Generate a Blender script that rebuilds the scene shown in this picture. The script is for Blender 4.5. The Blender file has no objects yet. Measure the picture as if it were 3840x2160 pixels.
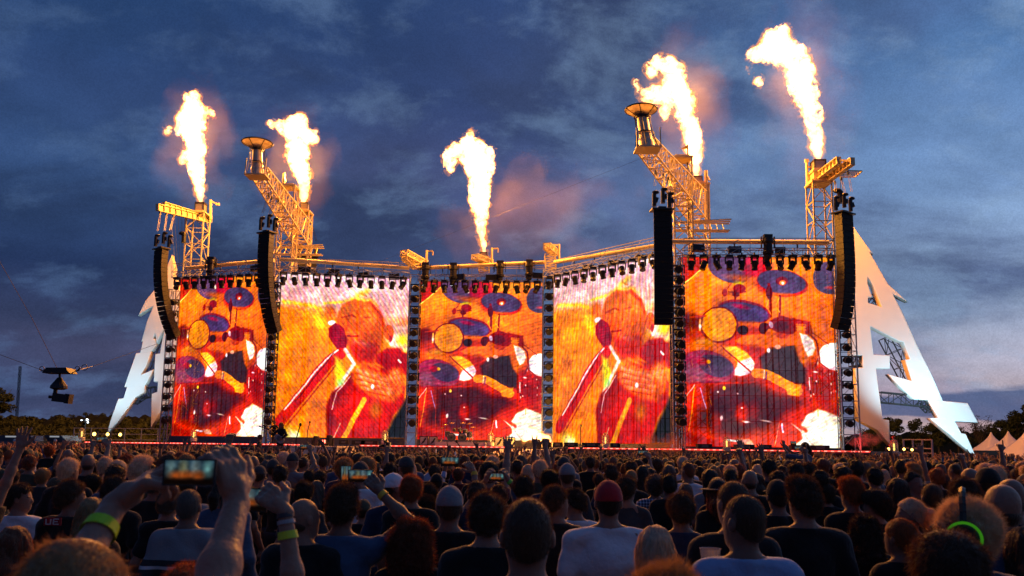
import bpy, bmesh, math, random
import numpy as np
from mathutils import Vector, Matrix, Quaternion
R = math.radians
sc = bpy.context.scene
COL = sc.collection
random.seed(7); rng = np.random.RandomState(7)

# ------------------------------------------------------------ camera
FPX, PP, PITCH, ROLL, CAMZ = 3000.0, 1303.0, R(7.125), R(0.7), 1.9
cd = bpy.data.cameras.new('camera'); cam = bpy.data.objects.new('camera', cd); COL.objects.link(cam)
CR = Matrix.Rotation(R(90) + PITCH, 3, 'X') @ Matrix.Rotation(ROLL, 3, 'Z')
CP = Vector((0, 0, CAMZ))
cam.matrix_world = Matrix.Translation(CP) @ CR.to_4x4()
cd.sensor_width = 36.0; cd.lens = 36.0 * FPX / 3840; cd.shift_y = (PP - 1080) / 3840
cd.clip_start = 0.1; cd.clip_end = 3000
cd.dof.use_dof = True; cd.dof.focus_distance = 45; cd.dof.aperture_fstop = 5.5
sc.camera = cam

def P(px, py, Y):
    """world point seen at photo pixel (3840x2160) at forward distance Y"""
    d = CR @ Vector(((px - 1920) / FPX, (PP - py) / FPX, -1))
    return CP + d * (Y / d.y)

# ------------------------------------------------------------ view + cycles
sc.view_settings.view_transform = 'Standard'; sc.view_settings.look = 'None'
sc.view_settings.exposure = 0; sc.view_settings.gamma = 1
sc.render.engine = 'CYCLES'
cy = sc.cycles
cy.max_bounces = 5; cy.diffuse_bounces = 2; cy.glossy_bounces = 2; cy.transmission_bounces = 4
cy.transparent_max_bounces = 12; cy.volume_bounces = 0
cy.use_denoising = True; cy.sample_clamp_indirect = 3.0; cy.sample_clamp_direct = 0
cy.caustics_reflective = False; cy.caustics_refractive = False
cy.volume_step_rate = 2.0; cy.volume_max_steps = 96

# ------------------------------------------------------------ node helpers
def srgb(r, g, b):
    f = lambda c: ((c / 255 + .055) / 1.055) ** 2.4 if c > 10 else c / 255 / 12.92
    return (f(r), f(g), f(b), 1)

class NT:
    def __init__(s, t): s.t = t; t.nodes.clear()
    def n(s, kind, **kw):
        nd = s.t.nodes.new(kind)
        for k, v in kw.items():
            if k.startswith('i_'):
                key = k[2:]; key = int(key) if key.isdigit() else key.replace('_', ' ')
                if hasattr(v, 'is_output') or isinstance(v, bpy.types.NodeSocket): s.t.links.new(v, nd.inputs[key])
                else: nd.inputs[key].default_value = v
            else: setattr(nd, k, v)
        return nd
    def m(s, op, a, b=None, c=None, clamp=False):
        nd = s.t.nodes.new('ShaderNodeMath'); nd.operation = op; nd.use_clamp = clamp
        for i, v in enumerate((a, b, c)):
            if v is None: continue
            if isinstance(v, bpy.types.NodeSocket): s.t.links.new(v, nd.inputs[i])
            else: nd.inputs[i].default_value = v
        return nd.outputs[0]
    def mix(s, f, a, b, bt='MIX'):
        nd = s.t.nodes.new('ShaderNodeMix'); nd.data_type = 'RGBA'; nd.blend_type = bt
        for i, v in ((0, f), (6, a), (7, b)):
            if isinstance(v, bpy.types.NodeSocket): s.t.links.new(v, nd.inputs[i])
            else: nd.inputs[i].default_value = v
        return nd.outputs[2]
    def ramp(s, f, pts, interp='LINEAR'):
        nd = s.t.nodes.new('ShaderNodeValToRGB'); cr = nd.color_ramp; cr.interpolation = interp
        while len(cr.elements) < len(pts): cr.elements.new(.5)
        for e, (p, c) in zip(cr.elements, pts): e.position = p; e.color = c
        s.t.links.new(f, nd.inputs[0]); return nd.outputs[0]
    def link(s, a, b): s.t.links.new(a, b)

# ------------------------------------------------------------ sky
w = bpy.data.worlds.new('World'); sc.world = w; w.use_nodes = True
N = NT(w.node_tree)
tc = N.n('ShaderNodeTexCoord').outputs['Generated']
sp = N.n('ShaderNodeSeparateXYZ', i_0=tc)
X, Y_, Z = sp.outputs
az = N.m('ARCTAN2', X, Y_)                      # + right
el = N.m('ARCSINE', Z)
azn = N.m('MULTIPLY_ADD', az, 0.72, 0.5, True)
eln = N.m('MULTIPLY', el, 1.75, None, True)
left = N.ramp(eln, [(0.0, srgb(64, 74, 108)), (.10, srgb(58, 72, 110)), (.22, srgb(60, 70, 105)), (.34, srgb(40, 58, 98)), (.5, srgb(58, 86, 134)), (.7, srgb(50, 76, 124)), (1, srgb(34, 66, 112))])
mid = N.ramp(eln, [(0.0, srgb(98, 96, 122)), (.15, srgb(92, 98, 134)), (.35, srgb(84, 98, 142)), (.5, srgb(80, 94, 142)), (.7, srgb(60, 78, 126)), (1, srgb(48, 72, 120))])
right = N.ramp(eln, [(0.0, srgb(222, 184, 176)), (.07, srgb(214, 184, 184)), (.16, srgb(190, 186, 206)), (.3, srgb(162, 186, 220)), (.5, srgb(128, 162, 210)), (.75, srgb(92, 132, 186)), (1, srgb(72, 112, 166))])
c1 = N.mix(N.m('MULTIPLY_ADD', azn, 3.0, -.45, True), left, mid)
c2 = N.mix(N.n('ShaderNodeMapRange', interpolation_type='SMOOTHSTEP', i_0=azn, i_1=.46, i_2=.86).outputs[0], c1, right)
# cloud sheets: direction projected on a high layer so that they flatten to the horizon
zz = N.m('ADD', N.m('MAXIMUM', Z, 0.0), 0.45)
vx, vy = N.m('DIVIDE', X, zz), N.m('DIVIDE', Y_, zz)
cv = N.n('ShaderNodeCombineXYZ', i_0=vx, i_1=vy, i_2=0.0).outputs[0]
mp = N.n('ShaderNodeMapping', i_0=cv, i_3=(1.7, 2.3, 1)); mp.inputs[2].default_value = (0, 0, R(14))
n1 = N.n('ShaderNodeTexNoise', i_Vector=mp.outputs[0], i_Scale=.85, i_Detail=8.0, i_Roughness=.56, i_Distortion=.35).outputs[0]
mp2 = N.n('ShaderNodeMapping', i_0=cv, i_3=(2.2, 3.0, 1), i_1=(7.3, 2.1, 0))
n2 = N.n('ShaderNodeTexNoise', i_Vector=mp2.outputs[0], i_Scale=2.3, i_Detail=9.0, i_Roughness=.62, i_Distortion=.2).outputs[0]
mp3 = N.n('ShaderNodeMapping', i_0=cv, i_3=(1.2, 2.4, 1), i_1=(3.3, 9.1, 0))
n3 = N.n('ShaderNodeTexNoise', i_Vector=mp3.outputs[0], i_Scale=1.1, i_Detail=6.0, i_Roughness=.55).outputs[0]
dark = N.n('ShaderNodeMapRange', interpolation_type='SMOOTHSTEP', i_0=n1, i_1=.43, i_2=.60).outputs[0]
dk = N.mix(azn, srgb(28, 44, 76), srgb(76, 92, 136))
c3 = N.mix(N.m('MULTIPLY', dark, .85), c2, dk)
wisp = N.n('ShaderNodeMapRange', interpolation_type='SMOOTHSTEP', i_0=n2, i_1=.47, i_2=.66).outputs[0]
wk = N.mix(azn, srgb(74, 104, 152), srgb(150, 180, 216))
c4 = N.mix(N.m('MULTIPLY', wisp, .45), c3, wk)
pinkm = N.m('MULTIPLY', N.n('ShaderNodeMapRange', interpolation_type='SMOOTHSTEP', i_0=n3, i_1=.5, i_2=.7).outputs[0],
            N.n('ShaderNodeMapRange', i_0=eln, i_1=.75, i_2=.2).outputs[0])
c5 = N.mix(N.m('MULTIPLY', pinkm, N.m('MULTIPLY', azn, .55)), c4, srgb(150, 130, 160))
mot = N.n('ShaderNodeTexNoise', i_Vector=N.n('ShaderNodeMapping', i_0=cv, i_3=(4.2, 4.8, 1), i_1=(1.7, 5.3, 0)).outputs[0], i_Scale=1.5, i_Detail=8.0, i_Roughness=.6, i_Distortion=.3).outputs[0]
mf = N.m('MULTIPLY_ADD', mot, .85, .58); c5 = N.mix(1.0, c5, N.n('ShaderNodeCombineColor', i_0=mf, i_1=mf, i_2=mf).outputs[0], 'MULTIPLY')
# low cloud bank right of the trees, and streak clouds low on the right
mp4 = N.n('ShaderNodeMapping', i_0=tc, i_3=(5, 5, 40)).outputs[0]
n4 = N.n('ShaderNodeTexNoise', i_Vector=mp4, i_Scale=1.0, i_Detail=7.0, i_Roughness=.5).outputs[0]
lowb = N.n('ShaderNodeMapRange', interpolation_type='SMOOTHSTEP', i_0=N.m('ADD', el, N.m('MULTIPLY', N.m('SUBTRACT', n4, .5), .075)), i_1=.072, i_2=.060).outputs[0]
lowt = N.n('ShaderNodeMapRange', interpolation_type='SMOOTHSTEP', i_0=N.m('ADD', el, N.m('MULTIPLY', N.m('SUBTRACT', n4, .5), .09)), i_1=.024, i_2=.036).outputs[0]
lowm = N.m('MULTIPLY', N.m('MULTIPLY', lowb, lowt), N.n('ShaderNodeMapRange', i_0=az, i_1=.3, i_2=.44).outputs[0])
c6 = N.mix(N.m('MULTIPLY', lowm, .85), c5, srgb(74, 96, 142))
grain = N.n('ShaderNodeTexWhiteNoise', noise_dimensions='3D', i_Vector=N.n('ShaderNodeVectorMath', operation='SNAP', i_0=tc, i_1=(.0013, .0013, .0013)).outputs[0]).outputs[0]
c7 = N.mix(1.0, c6, N.n('ShaderNodeCombineColor', i_0=N.m('MULTIPLY_ADD', grain, .14, .93), i_1=N.m('MULTIPLY_ADD', grain, .14, .93), i_2=N.m('MULTIPLY_ADD', grain, .14, .93)).outputs[0], 'MULTIPLY')
back = N.n('ShaderNodeMapRange', interpolation_type='SMOOTHSTEP', i_0=Y_, i_1=.45, i_2=-.5).outputs[0]   # away from the afterglow the dusk sky is darker
c7 = N.mix(N.m('MULTIPLY', back, .75), c7, srgb(40, 62, 108))
bg = N.n('ShaderNodeBackground', i_Color=c7, i_Strength=.86)
wo = N.n('ShaderNodeOutputWorld'); N.link(bg.outputs[0], wo.inputs[0])

# ------------------------------------------------------------ materials
MATS = {}
def mat(name, col=(.5, .5, .5), rough=.6, metal=0.0, spec=.4, bump=0.0, bscale=40.0, var=0.0, vscale=6.0, objcol=False, attr=None,
        emis=None, estr=0.0, sheen=0.0, coat=0.0):
    if name in MATS: return MATS[name]
    m = bpy.data.materials.new(name); m.use_nodes = True
    T = NT(m.node_tree)
    b = T.n('ShaderNodeBsdfPrincipled', i_Roughness=rough, i_Metallic=metal)
    b.inputs['Specular IOR Level'].default_value = spec
    if sheen: b.inputs['Sheen Weight'].default_value = sheen; b.inputs['Sheen Roughness'].default_value = .5
    if coat: b.inputs['Coat Weight'].default_value = coat
    tco = T.n('ShaderNodeTexCoord').outputs['Object']
    if objcol: c = T.n('ShaderNodeObjectInfo').outputs['Color']
    elif attr: c = T.n('ShaderNodeVertexColor', layer_name=attr).outputs[0]
    else: c = (*col, 1) if len(col) == 3 else col
    if var:
        nz = T.n('ShaderNodeTexNoise', i_Vector=tco, i_Scale=vscale, i_Detail=5.0, i_Roughness=.6).outputs[0]
        f = T.m('MULTIPLY_ADD', nz, 2 * var, 1 - var)
        c = T.mix(1.0, c, T.n('ShaderNodeCombineColor', i_0=f, i_1=f, i_2=f).outputs[0], 'MULTIPLY')
    if isinstance(c, bpy.types.NodeSocket): T.link(c, b.inputs['Base Color'])
    else: b.inputs['Base Color'].default_value = c
    if bump:
        nb = T.n('ShaderNodeTexNoise', i_Vector=tco, i_Scale=bscale, i_Detail=4.0).outputs[0]
        bp = T.n('ShaderNodeBump', i_Strength=bump, i_Distance=.02, i_Height=nb)
        T.link(bp.outputs[0], b.inputs['Normal'])
    if emis:
        b.inputs['Emission Color'].default_value = (*emis, 1) if len(emis) == 3 else emis
        b.inputs['Emission Strength'].default_value = estr
    T.link(b.outputs[0], T.n('ShaderNodeOutputMaterial').inputs[0])
    MATS[name] = m; return m

def emat(name, col, strength):
    if name in MATS: return MATS[name]
    m = bpy.data.materials.new(name); m.use_nodes = True; T = NT(m.node_tree)
    e = T.n('ShaderNodeEmission', i_Color=(*col, 1), i_Strength=strength)
    T.link(e.outputs[0], T.n('ShaderNodeOutputMaterial').inputs[0]); MATS[name] = m; return m

M_white = mat('white_painted_steel', (.74, .62, .34), .5, .15, var=.12, vscale=1.5)
M_alu = mat('aluminium_truss', (.42, .42, .43), .4, .55, var=.15)
M_black = mat('black_housing', (.018, .018, .02), .45, var=.2)
M_black2 = mat('black_speaker_cloth', (.012, .012, .012), .8, bump=.4, bscale=30)
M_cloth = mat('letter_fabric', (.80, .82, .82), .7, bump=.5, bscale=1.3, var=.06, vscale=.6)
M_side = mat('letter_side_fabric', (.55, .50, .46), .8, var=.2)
M_steel = mat('dark_steel', (.05, .05, .055), .5, .6)
M_stage = mat('stage_deck_grey', (.13, .12, .14), .65, var=.2, vscale=.7)
M_fascia = mat('stage_fascia_grey', (.30, .28, .33), .7, var=.15, vscale=.5, bump=.1, bscale=2)
M_pale = mat('pale_ramp_board', (.72, .64, .56), .55, var=.12, vscale=1)
M_rail = mat('black_rail', (.03, .03, .03), .5, .3)

# ------------------------------------------------------------ mesh helpers
class MB:
    """collects polygons; build() links them as one object"""
    def __init__(s): s.v = []; s.f = []; s.mi = []; s.cur = 0
    def add(s, vs, fs):
        o = len(s.v); s.v += [tuple(v) for v in vs]; s.f += [tuple(i + o for i in f) for f in fs]; s.mi += [s.cur] * len(fs); return s
    def box(s, c, size, rot=None):
        c = Vector(c); hx, hy, hz = size[0] / 2, size[1] / 2, size[2] / 2
        vs = [Vector((x, y, z)) for x in (-hx, hx) for y in (-hy, hy) for z in (-hz, hz)]
        if rot is not None: vs = [rot @ v for v in vs]
        return s.add([v + c for v in vs], [(0, 1, 3, 2), (4, 6, 7, 5), (0, 4, 5, 1), (2, 3, 7, 6), (0, 2, 6, 4), (1, 5, 7, 3)])
    def bar(s, a, b, r, n=4, r2=None, caps=True):
        a = Vector(a); b = Vector(b); d = b - a
        if d.length < 1e-6: return s
        q = d.to_track_quat('Z', 'Y'); r2 = r if r2 is None else r2
        k = [(math.cos((i + .5) * 2 * math.pi / n), math.sin((i + .5) * 2 * math.pi / n)) for i in range(n)]
        vs = [a + q @ Vector((x * r, y * r, 0)) for x, y in k] + [b + q @ Vector((x * r2, y * r2, 0)) for x, y in k]
        fs = [(i, (i + 1) % n, n + (i + 1) % n, n + i) for i in range(n)]
        if caps: fs += [tuple(range(n - 1, -1, -1)), tuple(range(n, 2 * n))]
        return s.add(vs, fs)
    def path(s, pts, r, n=5):
        for a, b in zip(pts[:-1], pts[1:]): s.bar(a, b, r, n)
        return s
    def lathe(s, prof, n=16, c=(0, 0, 0), rot=None, cap=True):
        c = Vector(c); vs = []
        for r, z in prof:
            for i in range(n):
                a = 2 * math.pi * i / n; v = Vector((r * math.cos(a), r * math.sin(a), z))
                vs.append((rot @ v if rot is not None else v) + c)
        fs = [(j * n + i, j * n + (i + 1) % n, (j + 1) * n + (i + 1) % n, (j + 1) * n + i) for j in range(len(prof) - 1) for i in range(n)]
        if cap: fs += [tuple(range(n - 1, -1, -1)), tuple(range((len(prof) - 1) * n, len(prof) * n))]
        return s.add(vs, fs)
    def ball(s, c, r, n=10, m=6):
        r = (r, r, r) if not hasattr(r, '__len__') else r
        prof = [(math.sin(math.pi * j / m), -math.cos(math.pi * j / m)) for j in range(m + 1)]
        prof[0] = (.01, -1); prof[-1] = (.01, 1)
        S = Matrix.Diagonal(Vector(r)); return s.lathe(prof, n, c, S, True)
    def slab(s, pts, z0, z1):
        n = len(pts); vs = [(p[0], p[1], z0) for p in pts] + [(p[0], p[1], z1) for p in pts]
        A = sum(pts[i][0] * pts[(i + 1) % n][1] - pts[(i + 1) % n][0] * pts[i][1] for i in range(n))
        fs = [(i, (i + 1) % n, n + (i + 1) % n, n + i) for i in range(n)] + [tuple(range(n - 1, -1, -1)), tuple(range(n, 2 * n))]
        if A < 0: fs = [f[::-1] for f in fs]
        return s.add(vs, fs)
    def mesh(s, name, mats):
        me = bpy.data.meshes.new(name); me.from_pydata(s.v, [], s.f)
        for m in (mats if isinstance(mats, (list, tuple)) else [mats]): me.materials.append(m)
        if any(s.mi): me.polygons.foreach_set('material_index', s.mi)
        me.update(); return me
    def build(s, name, mats, parent=None, smooth=False):
        me = s.mesh(name, mats)
        if smooth: me.shade_smooth()
        return link(name, me, parent)

def link(name, me, parent=None):
    o = bpy.data.objects.new(name, me); COL.objects.link(o)
    if parent: o.parent = parent
    return o
def tag(o, label=None, cat=None, group=None, kind=None):
    if label: o['label'] = label
    if cat: o['category'] = cat
    if group: o['group'] = group
    if kind: o['kind'] = kind
    return o
def empty(name, loc=(0, 0, 0), label=None, cat=None, group=None):
    o = bpy.data.objects.new(name, None); COL.objects.link(o); o.location = loc; o.empty_display_size = .2
    return tag(o, label, cat, group)
def copy_tree(o, parent=None):
    c = o.copy(); COL.objects.link(c); c.parent = parent
    for ch in o.children: copy_tree(ch, c)
    return c
def place(o, loc, rot=None, s=None):
    o.location = loc
    if rot is not None: o.rotation_euler = rot
    if s is not None: o.scale = (s, s, s) if not hasattr(s, '__len__') else s
    return o

def noise3(p, seed=0):
    """value noise in numpy, p (N,3) -> about -1..1"""
    i = np.floor(p).astype(np.int64); f = p - i; f = f * f * (3 - 2 * f); out = 0
    for dx in (0, 1):
        wx = f[:, 0] if dx else 1 - f[:, 0]
        for dy in (0, 1):
            wy = f[:, 1] if dy else 1 - f[:, 1]
            for dz in (0, 1):
                wz = f[:, 2] if dz else 1 - f[:, 2]
                h = ((i[:, 0] + dx) * 374761393 + (i[:, 1] + dy) * 668265263 + (i[:, 2] + dz) * 2147483647 + seed * 974634777) & 0xffffffff
                h = ((h ^ (h >> 13)) * 1274126177) & 0xffffffff; h = h ^ (h >> 16)
                out = out + wx * wy * wz * ((h & 0xffff) / 32767.5 - 1)
    return out
def fbm(p, octs=4, seed=0, gain=.5):
    a = 1.0; o = 0
    for k in range(octs): o = o + a * noise3(p * 2 ** k + 11.3 * k, seed + k); a *= gain
    return o

# ------------------------------------------------------------ signed distance bodies -> one continuous mesh
def nets(V, lo, h):
    n = V.shape; cs = np.zeros((n[0] - 1, n[1] - 1, n[2] - 1, 3)); cc = np.zeros(cs.shape[:3]); E = []
    for ax in range(3):
        s0 = [slice(None)] * 3; s1 = [slice(None)] * 3; s0[ax] = slice(0, -1); s1[ax] = slice(1, None)
        a = V[tuple(s0)]; b = V[tuple(s1)]; idx = np.argwhere((a < 0) != (b < 0))
        t = a[tuple(idx.T)]; u = b[tuple(idx.T)]; pos = idx.astype(float); pos[:, ax] += t / (t - u)
        p, q = [k for k in range(3) if k != ax]
        for dp in (0, -1):
            for dq in (0, -1):
                c = idx.copy(); c[:, p] += dp; c[:, q] += dq
                ok = (c >= 0).all(1) & (c < np.array(cs.shape[:3])).all(1)
                ci = tuple(c[ok].T); np.add.at(cs, ci, pos[ok]); np.add.at(cc, ci, 1)
        E.append((ax, idx, t < 0))
    ids = -np.ones(cc.shape, int); m = cc > 0; ids[m] = np.arange(m.sum())
    verts = cs[m] / cc[m][:, None] * h + np.array(lo); F = []
    for ax, idx, neg in E:
        p, q = (ax + 1) % 3, (ax + 2) % 3
        ok = (idx[:, p] > 0) & (idx[:, q] > 0) & (idx[:, p] < n[p] - 1) & (idx[:, q] < n[q] - 1)
        i = idx[ok]; ng = neg[ok]; g = []
        for dp, dq in ((0, 0), (-1, 0), (-1, -1), (0, -1)):
            c = i.copy(); c[:, p] += dp; c[:, q] += dq; g.append(ids[tuple(c.T)])
        Q = np.stack(g, 1); Q[~ng] = Q[~ng][:, ::-1]; F.append(Q)
    return verts, np.concatenate(F)

def sdf(prims, h, inflate=0.0, k=.03, clip=None, disp=None, pad=.05, box=None):
    """prims: ('c', a, b, r0, r1) round cones, ('e', centre, radii[, rot3x3]) ellipsoids"""
    los, his = [], []
    for p in prims:
        if p[0] == 'c':
            a, b, r = np.array(p[1]), np.array(p[2]), max(p[3], p[4]); los.append(np.minimum(a, b) - r); his.append(np.maximum(a, b) + r)
        else: los.append(np.array(p[1]) - max(p[2])); his.append(np.array(p[1]) + max(p[2]))
    lo = np.min(los, 0) - inflate - pad; hi = np.max(his, 0) + inflate + pad
    if box is not None: lo = np.maximum(lo, box[0]); hi = np.minimum(hi, box[1])
    n = np.ceil((hi - lo) / h).astype(int) + 1
    ax = [lo[i] + h * np.arange(n[i]) for i in range(3)]
    D = np.full(n, 1.0)
    for p, l, hh in zip(prims, los, his):
        m = k + 2 * h + inflate
        s = [slice(max(0, int((l[i] - m - lo[i]) / h)), max(0, min(n[i], int((hh[i] + m - lo[i]) / h) + 2))) for i in range(3)]
        if any(q.stop <= q.start for q in s): continue
        G = np.stack(np.meshgrid(ax[0][s[0]], ax[1][s[1]], ax[2][s[2]], indexing='ij'), -1)
        if p[0] == 'c':
            a, b = np.array(p[1]), np.array(p[2]); ab = b - a; t = np.clip(((G - a) @ ab) / max(ab @ ab, 1e-9), 0, 1)
            d = np.linalg.norm(G - a - t[..., None] * ab, axis=-1) - (p[3] + (p[4] - p[3]) * t)
        else:
            g = G - np.array(p[1])
            if len(p) > 3: g = g @ np.array(p[3])
            r = np.array(p[2]); k0 = np.linalg.norm(g / r, axis=-1); k1 = np.linalg.norm(g / r ** 2, axis=-1) + 1e-9; d = k0 * (k0 - 1) / k1
        d = d - inflate; o = D[tuple(s)]; hq = np.clip(.5 + .5 * (o - d) / k, 0, 1)
        D[tuple(s)] = o * (1 - hq) + d * hq - k * hq * (1 - hq)
    if clip is not None or disp is not None:
        G = np.stack(np.meshgrid(*ax, indexing='ij'), -1)
        if disp is not None:
            near = np.abs(D) < .3 * (4 * h + .08) / .1 if False else np.abs(D) < max(4 * h, .2)
            D[near] += disp(G[near])
        if clip is not None: D = np.maximum(D, clip(G[..., 0], G[..., 1], G[..., 2]))
    D[0] = D[-1] = 1; D[:, 0] = D[:, -1] = 1; D[:, :, 0] = D[:, :, -1] = 1
    return nets(D, lo, h)

def npmesh(name, V, F, m, smooth=True):
    me = bpy.data.meshes.new(name); n = len(F); F = np.asarray(F, np.int32); k = F.shape[1]
    me.vertices.add(len(V)); me.vertices.foreach_set('co', np.asarray(V, np.float32).ravel())
    me.loops.add(n * k); me.loops.foreach_set('vertex_index', F.ravel())
    me.polygons.add(n); me.polygons.foreach_set('loop_start', np.arange(0, n * k, k, dtype=np.int32))
    for x in (m if isinstance(m, (list, tuple)) else [m]): me.materials.append(x)
    me.update(calc_edges=True)
    if smooth: me.shade_smooth()
    return me
# ------------------------------------------------------------ screen pictures, painted with numpy
def canvas(w, h, top, bot):
    t = np.linspace(0, 1, h)[:, None, None]
    return np.ones((h, w, 1)) * (np.array(top, float)[None, None] * (1 - t) + np.array(bot, float)[None, None] * t)
class Paint:
    def __init__(s, img, x0, x1, y0, y1, warp=0):
        s.i = img; s.h, s.w = img.shape[:2]; s.x0, s.y0 = x0, y0; s.sx = s.w / (x1 - x0); s.sy = s.h / (y1 - y0)
        s.X, s.Y = np.meshgrid((np.arange(s.w) + .5) / s.sx + x0, (np.arange(s.h) + .5) / s.sy + y0)
        if warp:   # organic, camera-like outlines
            q = np.stack([s.X.ravel() / 95, s.Y.ravel() / 95, np.zeros(s.X.size)], 1); s.X = s.X + warp * fbm(q, 4, 31, .6).reshape(s.X.shape); s.Y = s.Y + warp * fbm(q + 40, 4, 57, .6).reshape(s.Y.shape)
    def put(s, m, c, a=1.0):
        s.i += (np.array(c, float) - s.i) * (m * a)[..., None]
    def soft(s, d, e): return np.clip(.5 - d / (2 * e), 0, 1)
    def ell(s, cx, cy, rx, ry, c, rot=0, a=1.0, e=4):
        t = R(rot); x = (s.X - cx) * math.cos(t) + (s.Y - cy) * math.sin(t); y = -(s.X - cx) * math.sin(t) + (s.Y - cy) * math.cos(t)
        d = (np.sqrt((x / rx) ** 2 + (y / ry) ** 2) - 1) * min(rx, ry); s.put(s.soft(d, e), c, a)
    def line(s, pts, wd, c, a=1.0, e=3):
        m = 0
        for (ax, ay), (bx, by) in zip(pts[:-1], pts[1:]):
            L = (bx - ax) ** 2 + (by - ay) ** 2 + 1e-9; t = np.clip(((s.X - ax) * (bx - ax) + (s.Y - ay) * (by - ay)) / L, 0, 1)
            d = np.hypot(s.X - ax - t * (bx - ax), s.Y - ay - t * (by - ay)) - wd / 2; m = np.maximum(m, s.soft(d, e))
        s.put(m, c, a)
    def poly(s, pts, c, a=1.0, e=6):
        ins = np.zeros(s.X.shape, bool); dm = np.full(s.X.shape, 1e9); n = len(pts)
        for k in range(n):
            ax, ay = pts[k]; bx, by = pts[(k + 1) % n]
            ins ^= ((ay > s.Y) != (by > s.Y)) & (s.X < (bx - ax) * (s.Y - ay) / (by - ay + 1e-9) + ax)
            L = (bx - ax) ** 2 + (by - ay) ** 2 + 1e-9; t = np.clip(((s.X - ax) * (bx - ax) + (s.Y - ay) * (by - ay)) / L, 0, 1)
            dm = np.minimum(dm, np.hypot(s.X - ax - t * (bx - ax), s.Y - ay - t * (by - ay)))
        s.put(s.soft(np.where(ins, -dm, dm), e), c, a)
    def mottle(s, amp, scale, seed):
        p = np.stack([s.X.ravel() / scale, s.Y.ravel() / scale, np.zeros(s.X.size)], 1)
        s.i *= (1 + amp * fbm(p, 4, seed).reshape(s.X.shape))[..., None]

def finish(img, seed, diag, colour=0.0):
    h, w = img.shape[:2]; yy, xx = np.mgrid[0:h, 0:w] / h
    n = fbm(np.stack([xx.ravel() * 3, yy.ravel() * 3, np.zeros(h * w)], 1), 3, seed).reshape(h, w)
    ph = (xx * math.cos(diag) + yy * math.sin(diag)) * 52 + n * 1.2
    s = np.sin(ph * 2 * math.pi)
    v1 = fbm(np.stack([xx.ravel() * 11, yy.ravel() * 11, np.full(h * w, seed)], 1), 4, seed + 9, .6).reshape(h, w); v2 = fbm(np.stack([xx.ravel() * 60, yy.ravel() * 60, np.full(h * w, seed)], 1), 3, seed + 19, .7).reshape(h, w)
    img = img * np.stack([1 + .08 * v1 + .05 * v2, 1 + .15 * v1 + .08 * v2, 1 + .10 * v1 + .08 * v2], -1) + np.stack([6 * v1, 4 * v2, 2 * v2], -1)
    img = img * (1 + (.05 if colour > .08 else .07) * s[..., None])
    if colour:
        ph2 = (xx * math.cos(diag + .25) + yy * math.sin(diag + .25)) * 34 + n * 1.2
        rb = np.stack([np.sin(ph2 * 6.283), np.sin(ph2 * 6.283 + 2.1), np.sin(ph2 * 6.283 + 4.2)], -1)
        lum = img.mean(-1, keepdims=True) / 255
        img = img + rb * colour * np.clip(lum * 1.6 - .45, 0, 1) * 255
    g = rng.normal(0, 1, (h, w, 3)); img = img + g * 13 * (img.mean(-1, keepdims=True) / 160)
    img *= (1 - .05 * ((np.arange(h) % (h // 28)) < 1.2))[:, None, None] * (1 - .03 * ((np.arange(w) % (w // 22)) < 1.2))[None, :, None]
    img = np.clip(img, 0, 255) / 255; lum = img.mean(-1, keepdims=True); img = np.clip(lum + (img - lum) * 1.12, 0, 1); img = img * (.86 + .26 * lum); return np.clip(img * 255, 0, 255)

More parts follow.
